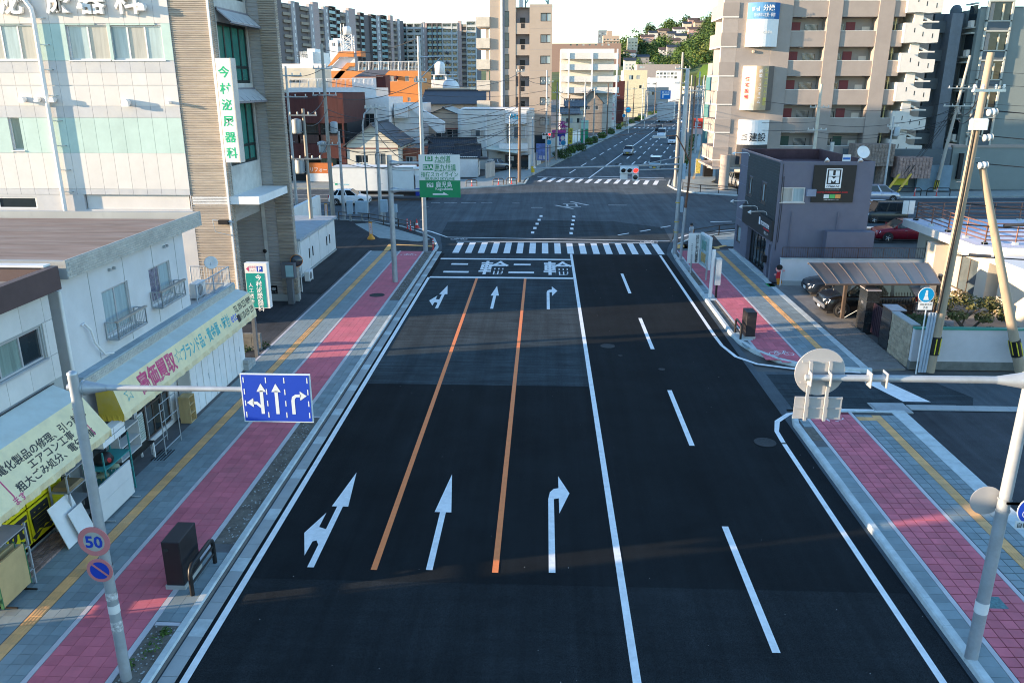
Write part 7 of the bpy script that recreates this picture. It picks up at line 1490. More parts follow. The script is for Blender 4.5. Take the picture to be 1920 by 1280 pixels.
# traffic signals
M_sigb=mat('signal_grey_white',(.62,.64,.64),.5,.1); M_lens=mat('dark_lens',(.025,.028,.03),.25)
M_red_on=mat('lit_red_lamp',(1,.02,.012),.4,emit=1.1,var=0); M_grn_on=mat('lit_green_lamp',(.02,.8,.5),.4,emit=.6,var=0)
def signal(label,x,y,z,ang=0.,s=1.,lower=True,sup=None):
 t=thing('traffic_signal',label,'traffic light',(x,y,z),ang,local=True)
 MB().bbox(-.62*s,.62*s,-.10,.14,-.22*s,.22*s,.04).build('housing',M_sigb,t)
 for k,m in enumerate((M_lens,M_lens,M_red_on)):
  cx=(-.41+.41*k)*s; MB().lathe((cx,-.102,0),[(.16*s,.0),(.15*s,.015),(.001,.03)],16,(0,-1,0)).build('lens',m,t)
  B=MB(); n=10
  for i in range(n): a,b=math.pi*i/n,math.pi*(i+1)/n; B.quad((cx+.17*s*math.cos(a),-.10,.17*s*math.sin(a)),(cx+.17*s*math.cos(b),-.10,.17*s*math.sin(b)),(cx+.17*s*math.cos(b),-.34,.17*s*math.sin(b)-.03),(cx+.17*s*math.cos(a),-.34,.17*s*math.sin(a)-.03))
  B.build('visor',M_sigb,t)
 if lower: MB().bbox(.2*s,.62*s,-.10,.14,-.68*s,-.24*s,.03).build('arrow_housing',M_sigb,t); MB().lathe((.41*s,-.102,-.46*s),[(.16*s,0),(.001,.03)],16,(0,-1,0)).build('lens',M_lens,t); MB().bbox(-.60*s,-.1*s,-.05,.1,-.62*s,-.24*s,.02).build('name_plate',M_sigb,t)
 return t
c=at(1180,319,54.3); signal('red traffic signal with an arrow lamp on a long arm over the near crosswalk',c.x,c.y,c.z)
c2_=at(1025,252,116.0); signal('red traffic signal at the far left corner beside the steel pole',c2_.x,c2_.y,c2_.z,0,1.0)
sp_=thing('signal_pole','grey steel signal pole with double arms at the near right corner','signal pole',(9.05,54.7,0)); pt=at(1268,300,54.7)
MB().cyl((9.05,54.7,.05),(9.15,54.7,at(0,130,54.7).z),.15,.11,12).build('shaft',M_spole,sp_); MB().tube([(9.1,54.7,c.z+.35),(c.x-6.3,54.45,c.z+.05)],[.07,.045]).tube([(9.1,54.7,c.z+.05),(c.x+.5,54.45,c.z)],.05).tube([(9.1,54.7,c.z+.85),(c.x+.6,54.5,c.z+.3)],.03).build('arm',M_spole,sp_); MB().lathe((c.x-6.3,54.4,c.z+.1),[(.001,.1),(.09,.06),(.1,0),(.001,-.05)],10).build('detector',M_white,sp_)
for q in (3.0,5.2): MB().bbox(9.2,9.42,54.55,54.8,q,q+1.0,.02).build('box',mat('pale_blue_box',(.33,.44,.52),.5),sp_)
B=MB()
for q in (1.6,2.3,3.6): B.cyl((9.05,54.7,q),(9.05,54.7,q+.05),.16,.16,12)
B.build('yellow_band',M_ywrap,sp_)
lp_=thing('street_lamp','rusty brown street lamp with a curved arm over the near right corner','street lamp',(9.2,53.1,.1)); z1_=at(0,300,53).z
hl_=at(1237,256,52.6); MB().tube([(9.2,53.1,.1),(9.3,53.1,3.5)],.10,10).build('post',M_spole,lp_); MB().tube([(9.3,53.1,3.5),(9.45,53.1,z1_-.8),(9.35,53.05,z1_+.1),(9.0,53,z1_+.75),(8.4,52.8,hl_.z+.05),(hl_.x+.3,52.6,hl_.z+.02)],[.085,.06,.05,.045,.04,.035],8).build('arm',M_rustp,lp_); MB().bbox(hl_.x-.45,hl_.x+.4,52.42,52.78,hl_.z-.1,hl_.z+.06,.06).build('lamp_head',M_spole,lp_); MB().box(9.0,9.45,52.85,53.35,.1,.14).build('base_plate',M_galv,lp_)
# expressway sign pole
ES=thing('road_sign','large green and white expressway direction sign on a grey steel pole','road sign',(-8.7,45.75,.1)); zt_=at(731,291,45.75).z
MB().cyl((-8.7,45.75,.1),(-8.72,45.75,zt_),.16,.14,14).build('pole',M_spole,ES)
a,b,c3,d3=at(784,290,45.4),at(861,290,45.4),at(784,338,45.4),at(784,370,45.4); xl_,xr_=a.x,a.x+(b.x-a.x)
xl_=at(786,330,45.4).x; xr_=at(863,330,45.4).x; zT,zM,zB=a.z,c3.z,d3.z
for zq in (at(0,303,45.6).z,at(0,353,45.6).z): MB().tube([(-8.7,45.6,zq),(xr_-.3,45.5,zq)],[.09,.06],8).build('arm',M_spole,ES); MB().cyl((-8.55,45.6,zq),(-8.1,45.6,zq),.17,.07,10).build('flange',M_galv,ES)
S_wh=mat('sign_reflective_white',(.62,.66,.66),.45,var=.03); S_gr=mat('sign_reflective_green',(.0,.22,.085),.45,var=.05)
bx('white_board',S_wh,ES,xl_,xr_,45.36,45.40,zM,zT); bx('green_board',S_gr,ES,xl_,xr_,45.36,45.40,zB,zM-.002); W_s=xr_-xl_; H_s=zT-zB; YS=45.355; X3,Zv=(1,0,0),(0,0,1)
def es(u,v): return (xl_+W_s*u,YS,zT-H_s*v)
for u0,u1,v0,v1,s in ((.16,.34,.03,.15,'E3'),(.10,.35,.225,.36,'E3A')):
 bx('route_shield',S_gr,ES,xl_+W_s*u0,xl_+W_s*u1,YS-.004,YS,zT-H_s*v1,zT-H_s*v0); text('lettering',s,ES,Vector(es((u0+u1)/2,v1-.02))+Vector((0,-.006,0)),X3,Zv,H_s*.14,S_wh,bold=.02)
text('lettering','九州道',ES,es(.58,.145),X3,Zv,H_s*.145,S_gr,bold=.012,width=W_s*.38); text('lettering','KYUSHU EXP',ES,es(.58,.195),X3,Zv,H_s*.06,S_gr,bold=.012,width=W_s*.38)
text('lettering','南九州道',ES,es(.64,.34),X3,Zv,H_s*.145,S_gr,bold=.012,width=W_s*.52); text('lettering','MINAMI-KYUSHU EXP',ES,es(.64,.39),X3,Zv,H_s*.055,S_gr,bold=.012,width=W_s*.52)
text('lettering','指宿スカイライン',ES,es(.5,.505),X3,Zv,H_s*.125,S_gr,bold=.012,width=W_s*.9); text('lettering','IBUSUKI SKYLINE',ES,es(.5,.585),X3,Zv,H_s*.085,S_gr,bold=.015,width=W_s*.72)
bx('number_box',S_wh,ES,xl_+W_s*.18,xl_+W_s*.34,YS-.004,YS,zT-H_s*.76,zT-H_s*.655); text('lettering','29',ES,Vector(es(.26,.745))+Vector((0,-.006,0)),X3,Zv,H_s*.13,S_gr,bold=.015)
text('lettering','鹿児島',ES,es(.6,.75),X3,Zv,H_s*.15,S_wh,bold=.012,width=W_s*.39); text('lettering','Kagoshima',ES,es(.6,.825),X3,Zv,H_s*.09,S_wh,bold=.012,width=W_s*.42)
MB().add([es(.32,.905),es(.58,.905),es(.58,.87),es(.71,.94),es(.32,.94)],[(4,3,1,0),(3,2,1)]).build('arrow',S_wh,ES)
# near left sign pole: 50, no parking, lane sign
NL=thing('road_sign','galvanised sign pole with a 50 sign, a no parking disc and a blue lane sign','road sign',(-8.05,12.6,.1)); ztp=at(150,702,12.6).z
MB().cyl((-8.05,12.6,.1),(-8.05,12.6,ztp),.105,.085,16).build('pole',M_spole,NL); MB().lathe((-8.05,12.6,ztp),[(.09,0),(.09,.03),(.05,.06),(.001,.07)],14).build('pole_cap',M_galv,NL)
zar=at(300,727,12.75).z; MB().tube([(-8.25,12.72,zar),(at(450,727,12.75).x+.9,12.75,zar+.0)],[.055,.045],10).build('arm',M_spole,NL); MB().cyl((-7.95,12.72,zar),(-7.55,12.72,zar),.13,.055,12).build('flange',M_spole,NL)
B=MB()
for k in range(6): a=k*math.pi/3; B.tube([(-7.94,12.72+.1*math.cos(a),zar+.1*math.sin(a)),(-7.6,12.72+.05*math.cos(a),zar+.05*math.sin(a))],.012,4)
B.build('flange_rib',M_galv,NL); MB().cyl((-7.97,12.72,zar),(-7.93,12.72,zar),.14,.14,14).build('flange_plate',M_galv,NL)
S_blue=mat('sign_reflective_blue',(.012,.055,.42),.45,var=.04); S_red=mat('faded_sign_red',(.58,.20,.20),.5,var=.1); S_fade=mat('faded_sign_face',(.40,.41,.36),.5,var=.12); S_back=mat('sign_back_grey',(.42,.42,.42),.55,.3,var=.06)
yl_=12.66; sxl,sxr=at(456,745,yl_).x,at(582,745,yl_).x; sz1,sz0=at(450,702,yl_).z,at(460,788,yl_).z
bx('board_edge',S_wh,NL,sxl-.02,sxr+.02,yl_,yl_+.03,sz0-.02,sz1+.02); bx('lane_board',S_blue,NL,sxl,sxr,yl_-.006,yl_-.001,sz0,sz1)
Ws,Hs=sxr-sxl,sz1-sz0; YL=yl_-.009
def ls_(u,v): return (sxl+Ws*u,YL,sz1-Hs*v)
def lpoly(pts): return MB().add([ls_(u,v) for u,v in pts],[tuple(range(len(pts)-1,-1,-1))])
for x,m in ((.03,0),(.36,0),(.63,0),(.97,0)):
 for k in range(4): lpoly([(x-.008,.05+.25*k),(x+.008,.05+.25*k),(x+.008,.17+.25*k),(x-.008,.17+.25*k)]).build('dash',S_wh,NL)
B=MB()
def addp(pts): B.add([ls_(u,v) for u,v in pts],[tuple(range(len(pts)-1,-1,-1))])
addp([(.255,.34),(.305,.34),(.305,.84),(.255,.84)]); addp([(.28,.18),(.35,.36),(.21,.36)]); addp([(.05,.60),(.15,.50),(.15,.70)]); addp([(.14,.57),(.21,.575),(.255,.64),(.255,.72),(.19,.635),(.14,.63)])
addp([(.475,.34),(.525,.34),(.525,.84),(.475,.84)]); addp([(.5,.18),(.57,.36),(.43,.36)])
addp([(.715,.55),(.765,.55),(.765,.84),(.715,.84)]); addp([(.715,.55),(.73,.46),(.78,.41),(.79,.47),(.77,.51),(.765,.55)]); addp([(.78,.41),(.86,.405),(.86,.465),(.79,.47)]); addp([(.85,.34),(.95,.44),(.85,.54)])
B.build('arrow',S_wh,NL)
def round_sign(par,c,r,n=(0,-1,0),rim=S_red,face=S_fade,rw=.72):
 MB().lathe(c,[(.001,-.012),(r,-.012),(r,0),(r*.99,.002),(.001,.002)],28,n,False).build('disc_rim',rim,par); MB().lathe(Vector(c)+Vector(n)*.004,[(r*rw,0),(.001,.001)],28,n).build('disc_face',face,par)
c5=at(176,1015,12.48); round_sign(NL,c5,.30,rw=.66); text('lettering','50',NL,(c5.x,c5.y-.007,c5.z-.115),X3,Zv,.33,S_blue,bold=.03,gap=.004)
c6=at(187,1069,12.48); round_sign(NL,c6,.245,face=S_blue,rw=.74); MB().obox((c6.x-.15,c6.y-.008,c6.z+.13),Vector((1,0,-.87)).normalized(),(0,-1,0),Vector((.87,0,1)).normalized(),.41,.003,.04).build('slash',S_red,NL)
for c_,in ((c5,),(c6,)): MB().obox((c_.x,12.5,c_.z-.02),(1,0,0),(0,1,0),Z3,-8.0-c_.x,.04,.04).build('clamp',M_galv,NL); MB().lathe((-8.05,12.6,c_.z-.03),[(.115,0),(.115,.06)],14).build('clamp',M_galv,NL)
for z,h,m in ((1.65,.18,M_white),(1.25,.22,mat('torn_stickers',(.5,.5,.5),.7,var=.6,scale=14)),(1.95,.16,mat('torn_stickers',(.5,.5,.5)))): MB().lathe((-8.05,12.6,z),[(.107,0),(.1065,h)],14).build('sticker',m,NL)
# near right sign pole, seen from behind
NR=thing('road_sign','galvanised sign pole whose arm carries a round sign and plate seen from behind','road sign',(8.78,13.87,.1)); ztp=at(1920,700,13.87).z+.3; zar=at(1700,710,13.8).z
MB().cyl((8.78,13.87,.1),(8.8,13.87,ztp),.125,.10,16).build('pole',M_spole,NR); xa_=at(1510,706,13.8).x; MB().tube([(xa_,13.8,zar),(8.8,13.8,zar)],[.06,.072],12).build('arm',M_spole,NR); MB().cyl((8.65,13.8,zar),(8.15,13.8,zar),.15,.07,12).build('flange',M_spole,NR); MB().cyl((8.66,13.8,zar),(8.7,13.8,zar),.17,.17,16).build('flange_plate',M_galv,NR)
cd=at(1537,697,13.95); MB().lathe((cd.x,13.95,cd.z),[(.001,0),(.45,0),(.455,.006),(.45,.012),(.001,.012)],36,(0,-1,0),False).build('disc_back',S_back,NR)
for q in (-.2,.2): MB().box(cd.x-.42*(1-.2),cd.x+.36,13.92,13.938,cd.z+q-.02,cd.z+q+.02).build('back_rail',S_back,NR)
pz=at(1532,764,13.95).z; px0,px1=at(1488,764,13.95).x,at(1577,764,13.95).x; bx('plate_back',S_back,NR,px0,px1,13.94,13.952,pz-.22,pz+.22)
for q in (-.2,0,.2): bx('back_rail',S_back,NR,px0,px1,13.92,13.939,pz+q-.012,pz+q+.012)
for dx in (-.19,.16): bx('hanger',S_back,NR,cd.x+dx-.025,cd.x+dx+.025,13.88,13.919,pz-.24,cd.z+.22); MB().ext([(cd.x+dx-.03,13.7,zar+.1),(cd.x+dx-.03,13.88,zar+.12),(cd.x+dx-.03,13.88,zar-.16),(cd.x+dx-.03,13.7,zar-.14)],(.014,0,0)).build('bracket',S_back,NR)
for px in (1632,1662): x=at(px,705,13.75).x; MB().ext([(x,13.68,zar+.13),(x,13.92,zar+.13),(x,13.92,zar-.15),(x,13.68,zar-.15)],(.014,0,0)).build('bracket',S_back,NR)
zb1=at(1880,950,13.8).z; MB().lathe((8.55,14.05,zb1),[(.001,0),(.30,0),(.30,.01),(.001,.012)],24,(0,-1,0),False).build('disc_back',S_back,NR)
cb=at(1925,957,13.6); round_sign(NR,(cb.x+.12,13.6,cb.z),.29,rim=S_wh,face=S_blue,rw=.95); bk=bike(0,0,.30,0); bk['kind']='thing'; bk.name='bicycle_symbol'; del bk['kind']; bk.parent=NR; bk.rotation_euler=(math.pi/2,0,0); bk.location=Vector((cb.x+.14,13.585,cb.z-.06))-NR.location
pz2=at(1900,983,13.6); bx('sub_plate',S_wh,NR,cb.x-.16,cb.x+.44,13.59,13.605,pz2.z-.08,pz2.z+.08); text('lettering','自転車歩道',NR,(cb.x-.14,13.588,pz2.z-.045),X3,Zv,.115,M_bk,align='LEFT',bold=.015,width=.54)
for q in (.02,.0): MB().box(8.7,cb.x+.3,13.62,13.66,cb.z+.1,cb.z+.14).build('sign_bracket',M_galv,NR)
for z in (zb1+.12,zb1-.12): MB().lathe((8.79,13.87,z),[(.128,0),(.128,.04)],14).build('clamp',M_galv,NR)
MB().lathe((8.78,13.87,1.2),[(.127,0),(.1265,.25)],14).build('sticker',M_white,NR)
# pedestrian sign by the garden wall
PS=thing('road_sign','blue round pedestrian and bicycle sign with a white time plate on a thin pole','road sign',(15.2,31.2,.1)); MB().tube([(15.2,31.2,0),(15.2,31.22,3.3)],.03,8).build('pole',M_white,PS); c7=at(1737,553,31.15); round_sign(PS,c7,.31,rim=S_wh,face=mat('sign_sky_blue',(.0,.24,.50),.45),rw=.93)
B=MB(); n_=(0,-1,0); B.lathe((c7.x,c7.y-.008,c7.z+.15),[(.05,0),(.001,.001)],10,n_).poly([(c7.x-.06,c7.y-.008,c7.z-.02),(c7.x+.06,c7.y-.008,c7.z-.02),(c7.x+.05,c7.y-.008,c7.z+.1),(c7.x-.05,c7.y-.008,c7.z+.1)]).poly([(c7.x-.1,c7.y-.008,c7.z-.2),(c7.x+.12,c7.y-.008,c7.z-.2),(c7.x+.06,c7.y-.008,c7.z-.03),(c7.x-.06,c7.y-.008,c7.z-.03)]); B.build('figure_symbol',S_wh,PS)
c8=at(1735,573,31.15); bx('time_plate',S_wh,PS,c8.x-.27,c8.x+.27,31.14,31.16,c8.z-.17,c8.z+.15); text('lettering','自転車歩道',PS,(c8.x,31.138,c8.z+.02),X3,Zv,.09,M_bk,width=.45); text('lettering','7-9',PS,(c8.x,31.138,c8.z-.12),X3,Zv,.13,M_bk,bold=.01)
# ================================================================== SHOP GOODS UNDER THE AWNINGS
def TH(n,l,c,x,y,z=.11,g=None): return thing(n,l,c,(x,y,z),group=g)
M_birch=mat('birch_board',(.50,.36,.17),.6,var=.12,stretch=(4,1,1)); M_greyst=mat('grey_steel_shelf',(.38,.40,.42),.5,.2); M_tealp=mat('teal_shelf_paint',(.04,.25,.24),.5); M_panel=mat('pale_panel',(.62,.62,.60),.5,var=.05)
bcs=TH('bookcase','small birch bookcase standing open to the street beside white lockers','bookcase',-12.15,25.1)
for b in ((-12.36,-11.98,24.86,24.89,.11,1.05),(-12.36,-11.98,25.27,25.3,.11,1.05),(-12.36,-12.34,24.89,25.27,.11,1.05)): bx('side_panel',M_birch,bcs,*b)
for z in (.11,.42,.73,1.02): bx('shelf',M_birch,bcs,-12.34,-11.99,24.89,25.27,z,z+.03)
for k in range(5):
 y=25.45+k*1.02; t=TH('locker','tall white locker cabinet in the row under the awning, %s from the bookcase'%_ord[k],'locker',-12.3,y,g='white lockers in a row'); bx('carcass',M_panel,t,-12.58,-12.14,y,y+.98,.11,1.95-.02*(k%2))
 for j in (0,1): bx('door',M_white,t,-12.139,-12.115,y+.01+j*.49,y+.475+j*.49,.16,1.9)
 bx('handle',M_galv,t,-12.114,-12.1,y+.44,y+.46,1.0,1.2)
rk=TH('garment_rack','chrome garment rack with long crossbars before the shop door','rack',-11.85,22.9); B=MB()
for y in (22.4,23.5):
 for x in (-11.75,-12.2): B.tube([(x,y,.12),(x,y,1.85)],.018,6)
for z in (.3,1.2,1.8): B.tube([(-11.75,22.4,z),(-11.75,23.5,z)],.015,6).tube([(-12.2,22.4,z),(-12.2,23.5,z)],.015,6)
B.build('frame',M_galv,rk); B=MB()
for k in range(5): B.box(-12.05+k*.1,-12.03+k*.1,22.0,22.75,.115,.135)
B.build('foot_grid',M_black,rk,kind='stuff')
tb_=TH('table','long low black topped table with white legs behind the garment rack','table',-12.2,21.5); bx('top',M_black,tb_,-12.5,-12.0,20.6,22.3,.62,.66)
for x,y in ((-12.46,20.65),(-12.06,20.65),(-12.46,22.22),(-12.06,22.22)): bx('leg',M_white,tb_,x,x+.05,y,y+.05,.11,.62)
cb_=TH('cabinet','open white display shelf standing on the black topped table','shelf',-12.4,21.4,.66)
for z in (.67,1.05,1.5): bx('shelf',M_panel,cb_,-12.58,-12.2,20.7,21.9,z,z+.03)
for y in (20.7,21.88): bx('side_panel',M_panel,cb_,-12.58,-12.2,y,y+.03,.7,1.5)
lv=TH('louvre_door','pale green louvred door leaning beside the white display shelf','door',-12.3,22.1,.66); bx('frame',M_panel,lv,-12.32,-12.28,21.98,22.34,.67,1.6)
for k in range(11): bx('louvre',mat('pale_green_louvre',(.42,.48,.42),.6),lv,-12.275,-12.25,22.01,22.31,.74+k*.075,.79+k*.075)
gs_=TH('shelf_rack','teal steel shelf rack holding a black bag and yellow chairs','rack',-11.9,19.6); B=MB()
for x in (-12.25,-11.68):
 for y in (18.9,20.25): B.box(x,x+.035,y,y+.035,.11,1.85)
B.build('upright',M_tealp,gs_)
for z in (.2,.75,1.3): bx('shelf',M_tealp,gs_,-12.25,-11.66,18.9,20.28,z,z+.03)
bg_=TH('bag','shiny black bag with red patch on the teal shelf rack','bag',-11.9,19.4,1.33); MB().lathe((-11.95,19.4,1.33),[(.001,0),(.24,.0),(.27,.1),(.2,.24),(.08,.3),(.001,.3)],12).build('body',M_black,bg_); MB().lathe((-11.72,19.3,1.46),[(.07,0),(.001,.03)],10,(1,-.3,.4)).build('patch',M_red_on if False else mat('bag_red',(.4,.02,.02),.5),bg_)
for k,y in enumerate((19.25,19.8)):
 ch=TH('chair','small %s stacking chair on the lower teal shelf'%('yellow' if k==0 else 'pale framed'),'chair',-11.95,y,.78); m=mat('yellow_tube',(.55,.45,.08),.4) if k==0 else M_wframe; MB().lathe((-11.95,y,1.0),[(.001,.03),(.17,.03),(.17,0),(.001,0)],12).build('seat',mat('pale_seat',(.55,.58,.35),.5),ch); MB().tube([(-12.1,y-.14,.78),(-12.05,y-.14,1.22),(-11.85,y,1.27),(-12.05,y+.14,1.22),(-12.1,y+.14,.78)],.014,6).build('back_frame',m,ch); MB().tube([(-11.8,y-.12,.78),(-11.84,y-.1,1.0)],.014).tube([(-11.8,y+.12,.78),(-11.84,y+.1,1.0)],.014).build('legs',m,ch)
dr_=TH('drawer_unit','white wire drawer unit under the yellow end of the awning','drawers',-12.0,20.3,1.85)
for k in range(2):
 for j in range(2): bx('drawer',M_white,dr_,-11.98,-11.7,19.1+j*.6,19.67+j*.6,1.88+k*.2,2.05+k*.2)
pb=TH('partition_board','large pale folding partition board on castors before the teal rack','board',-11.4,18.9); bx('panel',M_panel,pb,-11.52,-11.47,18.2,19.85,.2,.72); bx('panel',M_panel,pb,-11.52,-11.47,18.2,19.85,.725,1.2)
for y in (18.35,19.7): MB().tube([(-11.75,y,.15),(-11.25,y,.15)],.02).tube([(-11.5,y,.15),(-11.5,y,.3)],.02).build('foot',M_galv,pb)
s2_=TH('shelf_rack','grey steel shelf rack with brown boards and trays beside the yellow signs','rack',-12.2,17.7); B=MB()
for y in (17.75,18.6): B.box(-12.5,-12.46,y,y+.04,.11,1.9).box(-12.02,-11.98,y,y+.04,.11,1.9)
B.build('upright',M_greyst,s2_)
for z in (.3,.8,1.25,1.75): bx('shelf',M_greyst,s2_,-12.5,-11.98,17.75,18.64,z,z+.025)
bd=TH('cardboard_stack','brown flat boards stacked on the grey shelf rack','boards',-12.2,17.8,1.28)
for k in range(5): bx('board',mat('brown_board',(.26,.19,.11),.8,rnd=.2),bd,-12.45+.01*k,-12.0,17.82,18.5-.03*k,1.28+k*.025,1.3+k*.025)
s3_=TH('shelf_rack','pale grey metal shelf rack nearest the camera at the left edge','rack',-12.0,15.3); B=MB()
for y in (13.9,15.6): B.box(-12.3,-12.26,y,y+.04,.11,1.7).box(-11.75,-11.71,y,y+.04,.11,1.7)
B.build('upright',M_greyst,s3_)
for z in (.5,1.1,1.6): bx('shelf',M_greyst,s3_,-12.3,-11.71,13.9,15.64,z,z+.025)
for k,(y0,y1,z) in enumerate(((17.0,17.95,0),(17.4,18.0,.0))):
 t=TH('whiteboard',['large white pegboard sheet leaning by the brick step','smaller white ruled sheet leaning on the pegboard'][k],'board',-11.9,y0); MB().obox((-11.75+.12*k,y0,.13),Vector((-.0,1,0)),Vector((-.32,0,.95)),Vector((.95,0,.32)),y1-y0,1.15-.35*k,.02).build('sheet',M_white,t)
ys=TH('shop_sign','yellow shop signboards with big black characters behind the shelf racks','sign',-12.6,16.5); M_yb=mat('sign_yellow',(.70,.58,.01),.5,var=.04); M_ybk=M_bk
for y0,y1,z0,z1 in ((16.05,16.9,.35,1.25),(16.95,17.8,.35,1.25),(16.05,16.9,1.3,1.85),(16.95,17.8,1.3,1.95),(17.85,18.4,.35,1.9),(15.5,16.0,.35,1.85)): bx('board',M_yb,ys,-12.60,-12.56,y0,y1,z0,z1)
Yd=(0,1,0)
text('lettering','西',ys,(-12.56,16.47,.48),Yd,Zv,.85,M_ybk,bold=.04); text('lettering','買',ys,(-12.56,17.37,.48),Yd,Zv,.85,M_ybk,bold=.04); text('lettering','50-2671',ys,(-12.56,16.47,1.38),Yd,Zv,.2,M_ybk,width=.7,bold=.01); text('lettering','ROLEX OMEGA',ys,(-12.56,16.47,1.62),Yd,Zv,.16,M_ybk,width=.75); text('lettering','量販店',ys,(-12.56,17.3,1.65),Yd,Zv,.16,M_ybk,width=.5); text('lettering','楽器・スポーツ用品',ys,(-12.56,17.37,1.42),Yd,Zv,.14,M_ybk,width=.75)
ft=TH('folding_table','folded wooden table with green edges standing on castors at the left edge','table',-11.8,15)
for k in range(2): bx('top',M_birch,ft,-11.95+k*.22,-11.9+k*.22,14.45,15.4,.28,1.3); bx('edge',mat('green_edge',(.05,.16,.07),.5),ft,-11.955+k*.22,-11.895+k*.22,14.42,14.449,.26,1.32); bx('edge',mat('green_edge',(.05,.16,.07)),ft,-11.955+k*.22,-11.895+k*.22,15.401,15.43,.26,1.32)
for y in (14.6,15.3): MB().tube([(-12.15,y,.17),(-11.5,y,.17)],.025).tube([(-11.75,y,.17),(-11.75,y,.3)],.02).build('foot',M_black,ft)
st_=structure(_link(D.objects.new('brick_step',None))); bm_=MB().bbox(0,.1,0,.2,0,.06,.008).mesh('brick',mat('step_brick',(.30,.20,.17),.9,var=.2,rnd=.3))
for j in range(6):
 for i in range(15): inst('brick',bm_,st_,(-12.58+j*.108,14.6+i*.21+(j%2)*.1,.1))
bx('interior_shade',M_slot,B1,-12.9,-12.86,14.45,19.25,.05,3.5); bx('shop_floor',M_conc2,B1,-12.86,-12.63,14.45,19.25,.05,.2); bx('gap_light_stop',M_conc2,B1,-13.6,-13.4,19.3,19.75,0,6.2)  # near-black panel paints the interior's shade; gap filler added to block the sun
cbw=TH('block_wall','short grey concrete block wall with weeds at the end of the shop','wall',-13,33)
for j in range(4):
 for i in range(4): MB().bbox(-13.9+i*.4,-13.51+i*.4,32.9,33.08,.06+j*.195,.06+j*.195+.188,.01).build('concrete_block',mat('old_block',(.16,.16,.15),.95,var=.35,rnd=.15),cbw)
leaves('weeds',[(-12.2,33.2,.2,.25,.25,.25),(-13.0,32.7,.2,.4,.2,.2)],90,.05,L_hedge,cbw,'stuff')
for k in range(5): bx('concrete_block',M_conc2,cbw,-12.2+.02*(k%2),-11.9,30.2+.42*(k%2),30.6+.42*(k%2),.1+.15*(k // 2),.24+.15*(k // 2))
# ================================================================== CLINIC FORECOURT
pk=TH('parking_sign','upright teal and white clinic parking sign at the corner of the shop awning','sign',-12.1,31.9); a,b=at(457,490,32),at(494,490,32); zt3,zb3=at(0,489,32).z,at(0,572,32).z; xa,xb=a.x+.02,b.x; bx('box',M_white,pk,xa,xb+.12,31.95,32.25,zb3,zt3); bx('teal_face',mat('sign_teal',(.0,.27,.24),.5),pk,xa+.02,xb,31.94,31.949,zb3+.03,zt3-.42); bx('post',mat('dark_grey_post',(.12,.13,.14),.5),pk,xa+.02,xa+.16,32.05,32.25,.06,zb3)
text('lettering','今村泌尿器科',pk,(xb-.26,31.939,zt3-.70),X3,Zv,.265,M_wl,vertical=True,step=1.0,bold=.015); text('lettering','人工透析',pk,(xa+.2,31.939,zt3-1.0),X3,Zv,.2,M_wl,vertical=True,step=1.15,bold=.01); bx('blue_box',S_blue,pk,xb-.3,xb-.06,31.944,31.949,zt3-.36,zt3-.12); text('lettering','P',pk,(xb-.18,31.943,zt3-.34),X3,Zv,.27,M_wl,bold=.02); text('lettering','駐車場',pk,(xa+.34,31.948,zt3-.2),X3,Zv,.11,M_pink,width=.26); text('lettering','入口',pk,(xa+.34,31.948,zt3-.35),X3,Zv,.11,M_pink,width=.2); MB().poly([(xa+.06,31.945,zt3-.24),(xa+.18,31.945,zt3-.36),(xa+.18,31.945,zt3-.12)]).build('red_arrow',M_pink,pk)
shd=TH('storage_shed','white storage shed with four doors beside the clinic wing','shed',-15.5,51); bx('wall',M_white,shd,-17.6,-14.62,46.8,55.2,.09,2.3); MB().ext([(-17.8,46.6,2.31),(-14.45,46.6,2.31),(-14.45,55.4,2.31),(-17.8,55.4,2.31)],(0,0,.16)).build('roof',mat('shed_roof',(.33,.38,.42),.6),shd); bx('plinth',M_conc2,shd,-14.64,-14.55,46.8,55.2,.09,.2)
for k in range(4): bx('door',M_wframe,shd,-14.61,-14.57,46.95+k*2.06,48.93+k*2.06,.25,2.2); bx('door_handle',M_black,shd,-14.565,-14.53,48.6+k*2.06-(k%2)*1.3,48.7+k*2.06-(k%2)*1.3,.9,1.5)
fw_=bx('boundary_wall',M_white,None,-19.2,-18.9,55.5,67.5,.09,2.3); tag(fw_,'white panelled boundary wall running back from the shed to the cross street','wall')
ac_unit('white air conditioner on the ground before the storage shed',(-13.9,46.0,.09),math.pi/2)
for k,(p,q) in enumerate((((-14.6,43.2,.1),(-13.5,43.2,.1)),((-14.6,44.2,.5),(-14.6,46.6,.5)))):
 t=TH('railing','white tube railing %s the clinic wing'%('crossing in front beside' if k==0 else 'running back behind'),'railing',*p[:2]); railing(t,[p,q],1.1,M_wframe,True,.13,.018,'rail')
mi=TH('traffic_mirror','round convex traffic mirror at the edge of the clinic wing','mirror',-13.35,41.2); c9=at(556,489,41.2); MB().lathe(c9,[(.001,.06),(.2,.04),(.30,0),(.31,-.02),(.001,-.04)],20,(.3,-.9,.1)).build('mirror_glass',glass('mirror_glass',(.03,.04,.05)),mi); MB().lathe(c9,[(.30,-.01),(.33,0),(.33,-.05),(.001,-.06)],20,(.3,-.9,.1)).build('rim',mat('orange_rim',(.6,.2,.03),.5),mi)
tk=TH('ticket_machine','slim grey ticket post with a pale blue panel before the clinic wing','ticket machine',-13.2,40.6); bx('post',mat('dark_grey_post',(.12,.13,.14),.5),tk,-13.5,-13.2,40.6,40.9,.09,1.5); bx('head',mat('dark_grey_post',(.12,.13,.14)),tk,-13.7,-13.0,40.5,40.9,1.5,2.3); bx('panel',mat('pale_panel_blue',(.3,.5,.52),.4),tk,-13.45,-13.05,40.48,40.499,1.6,2.2)
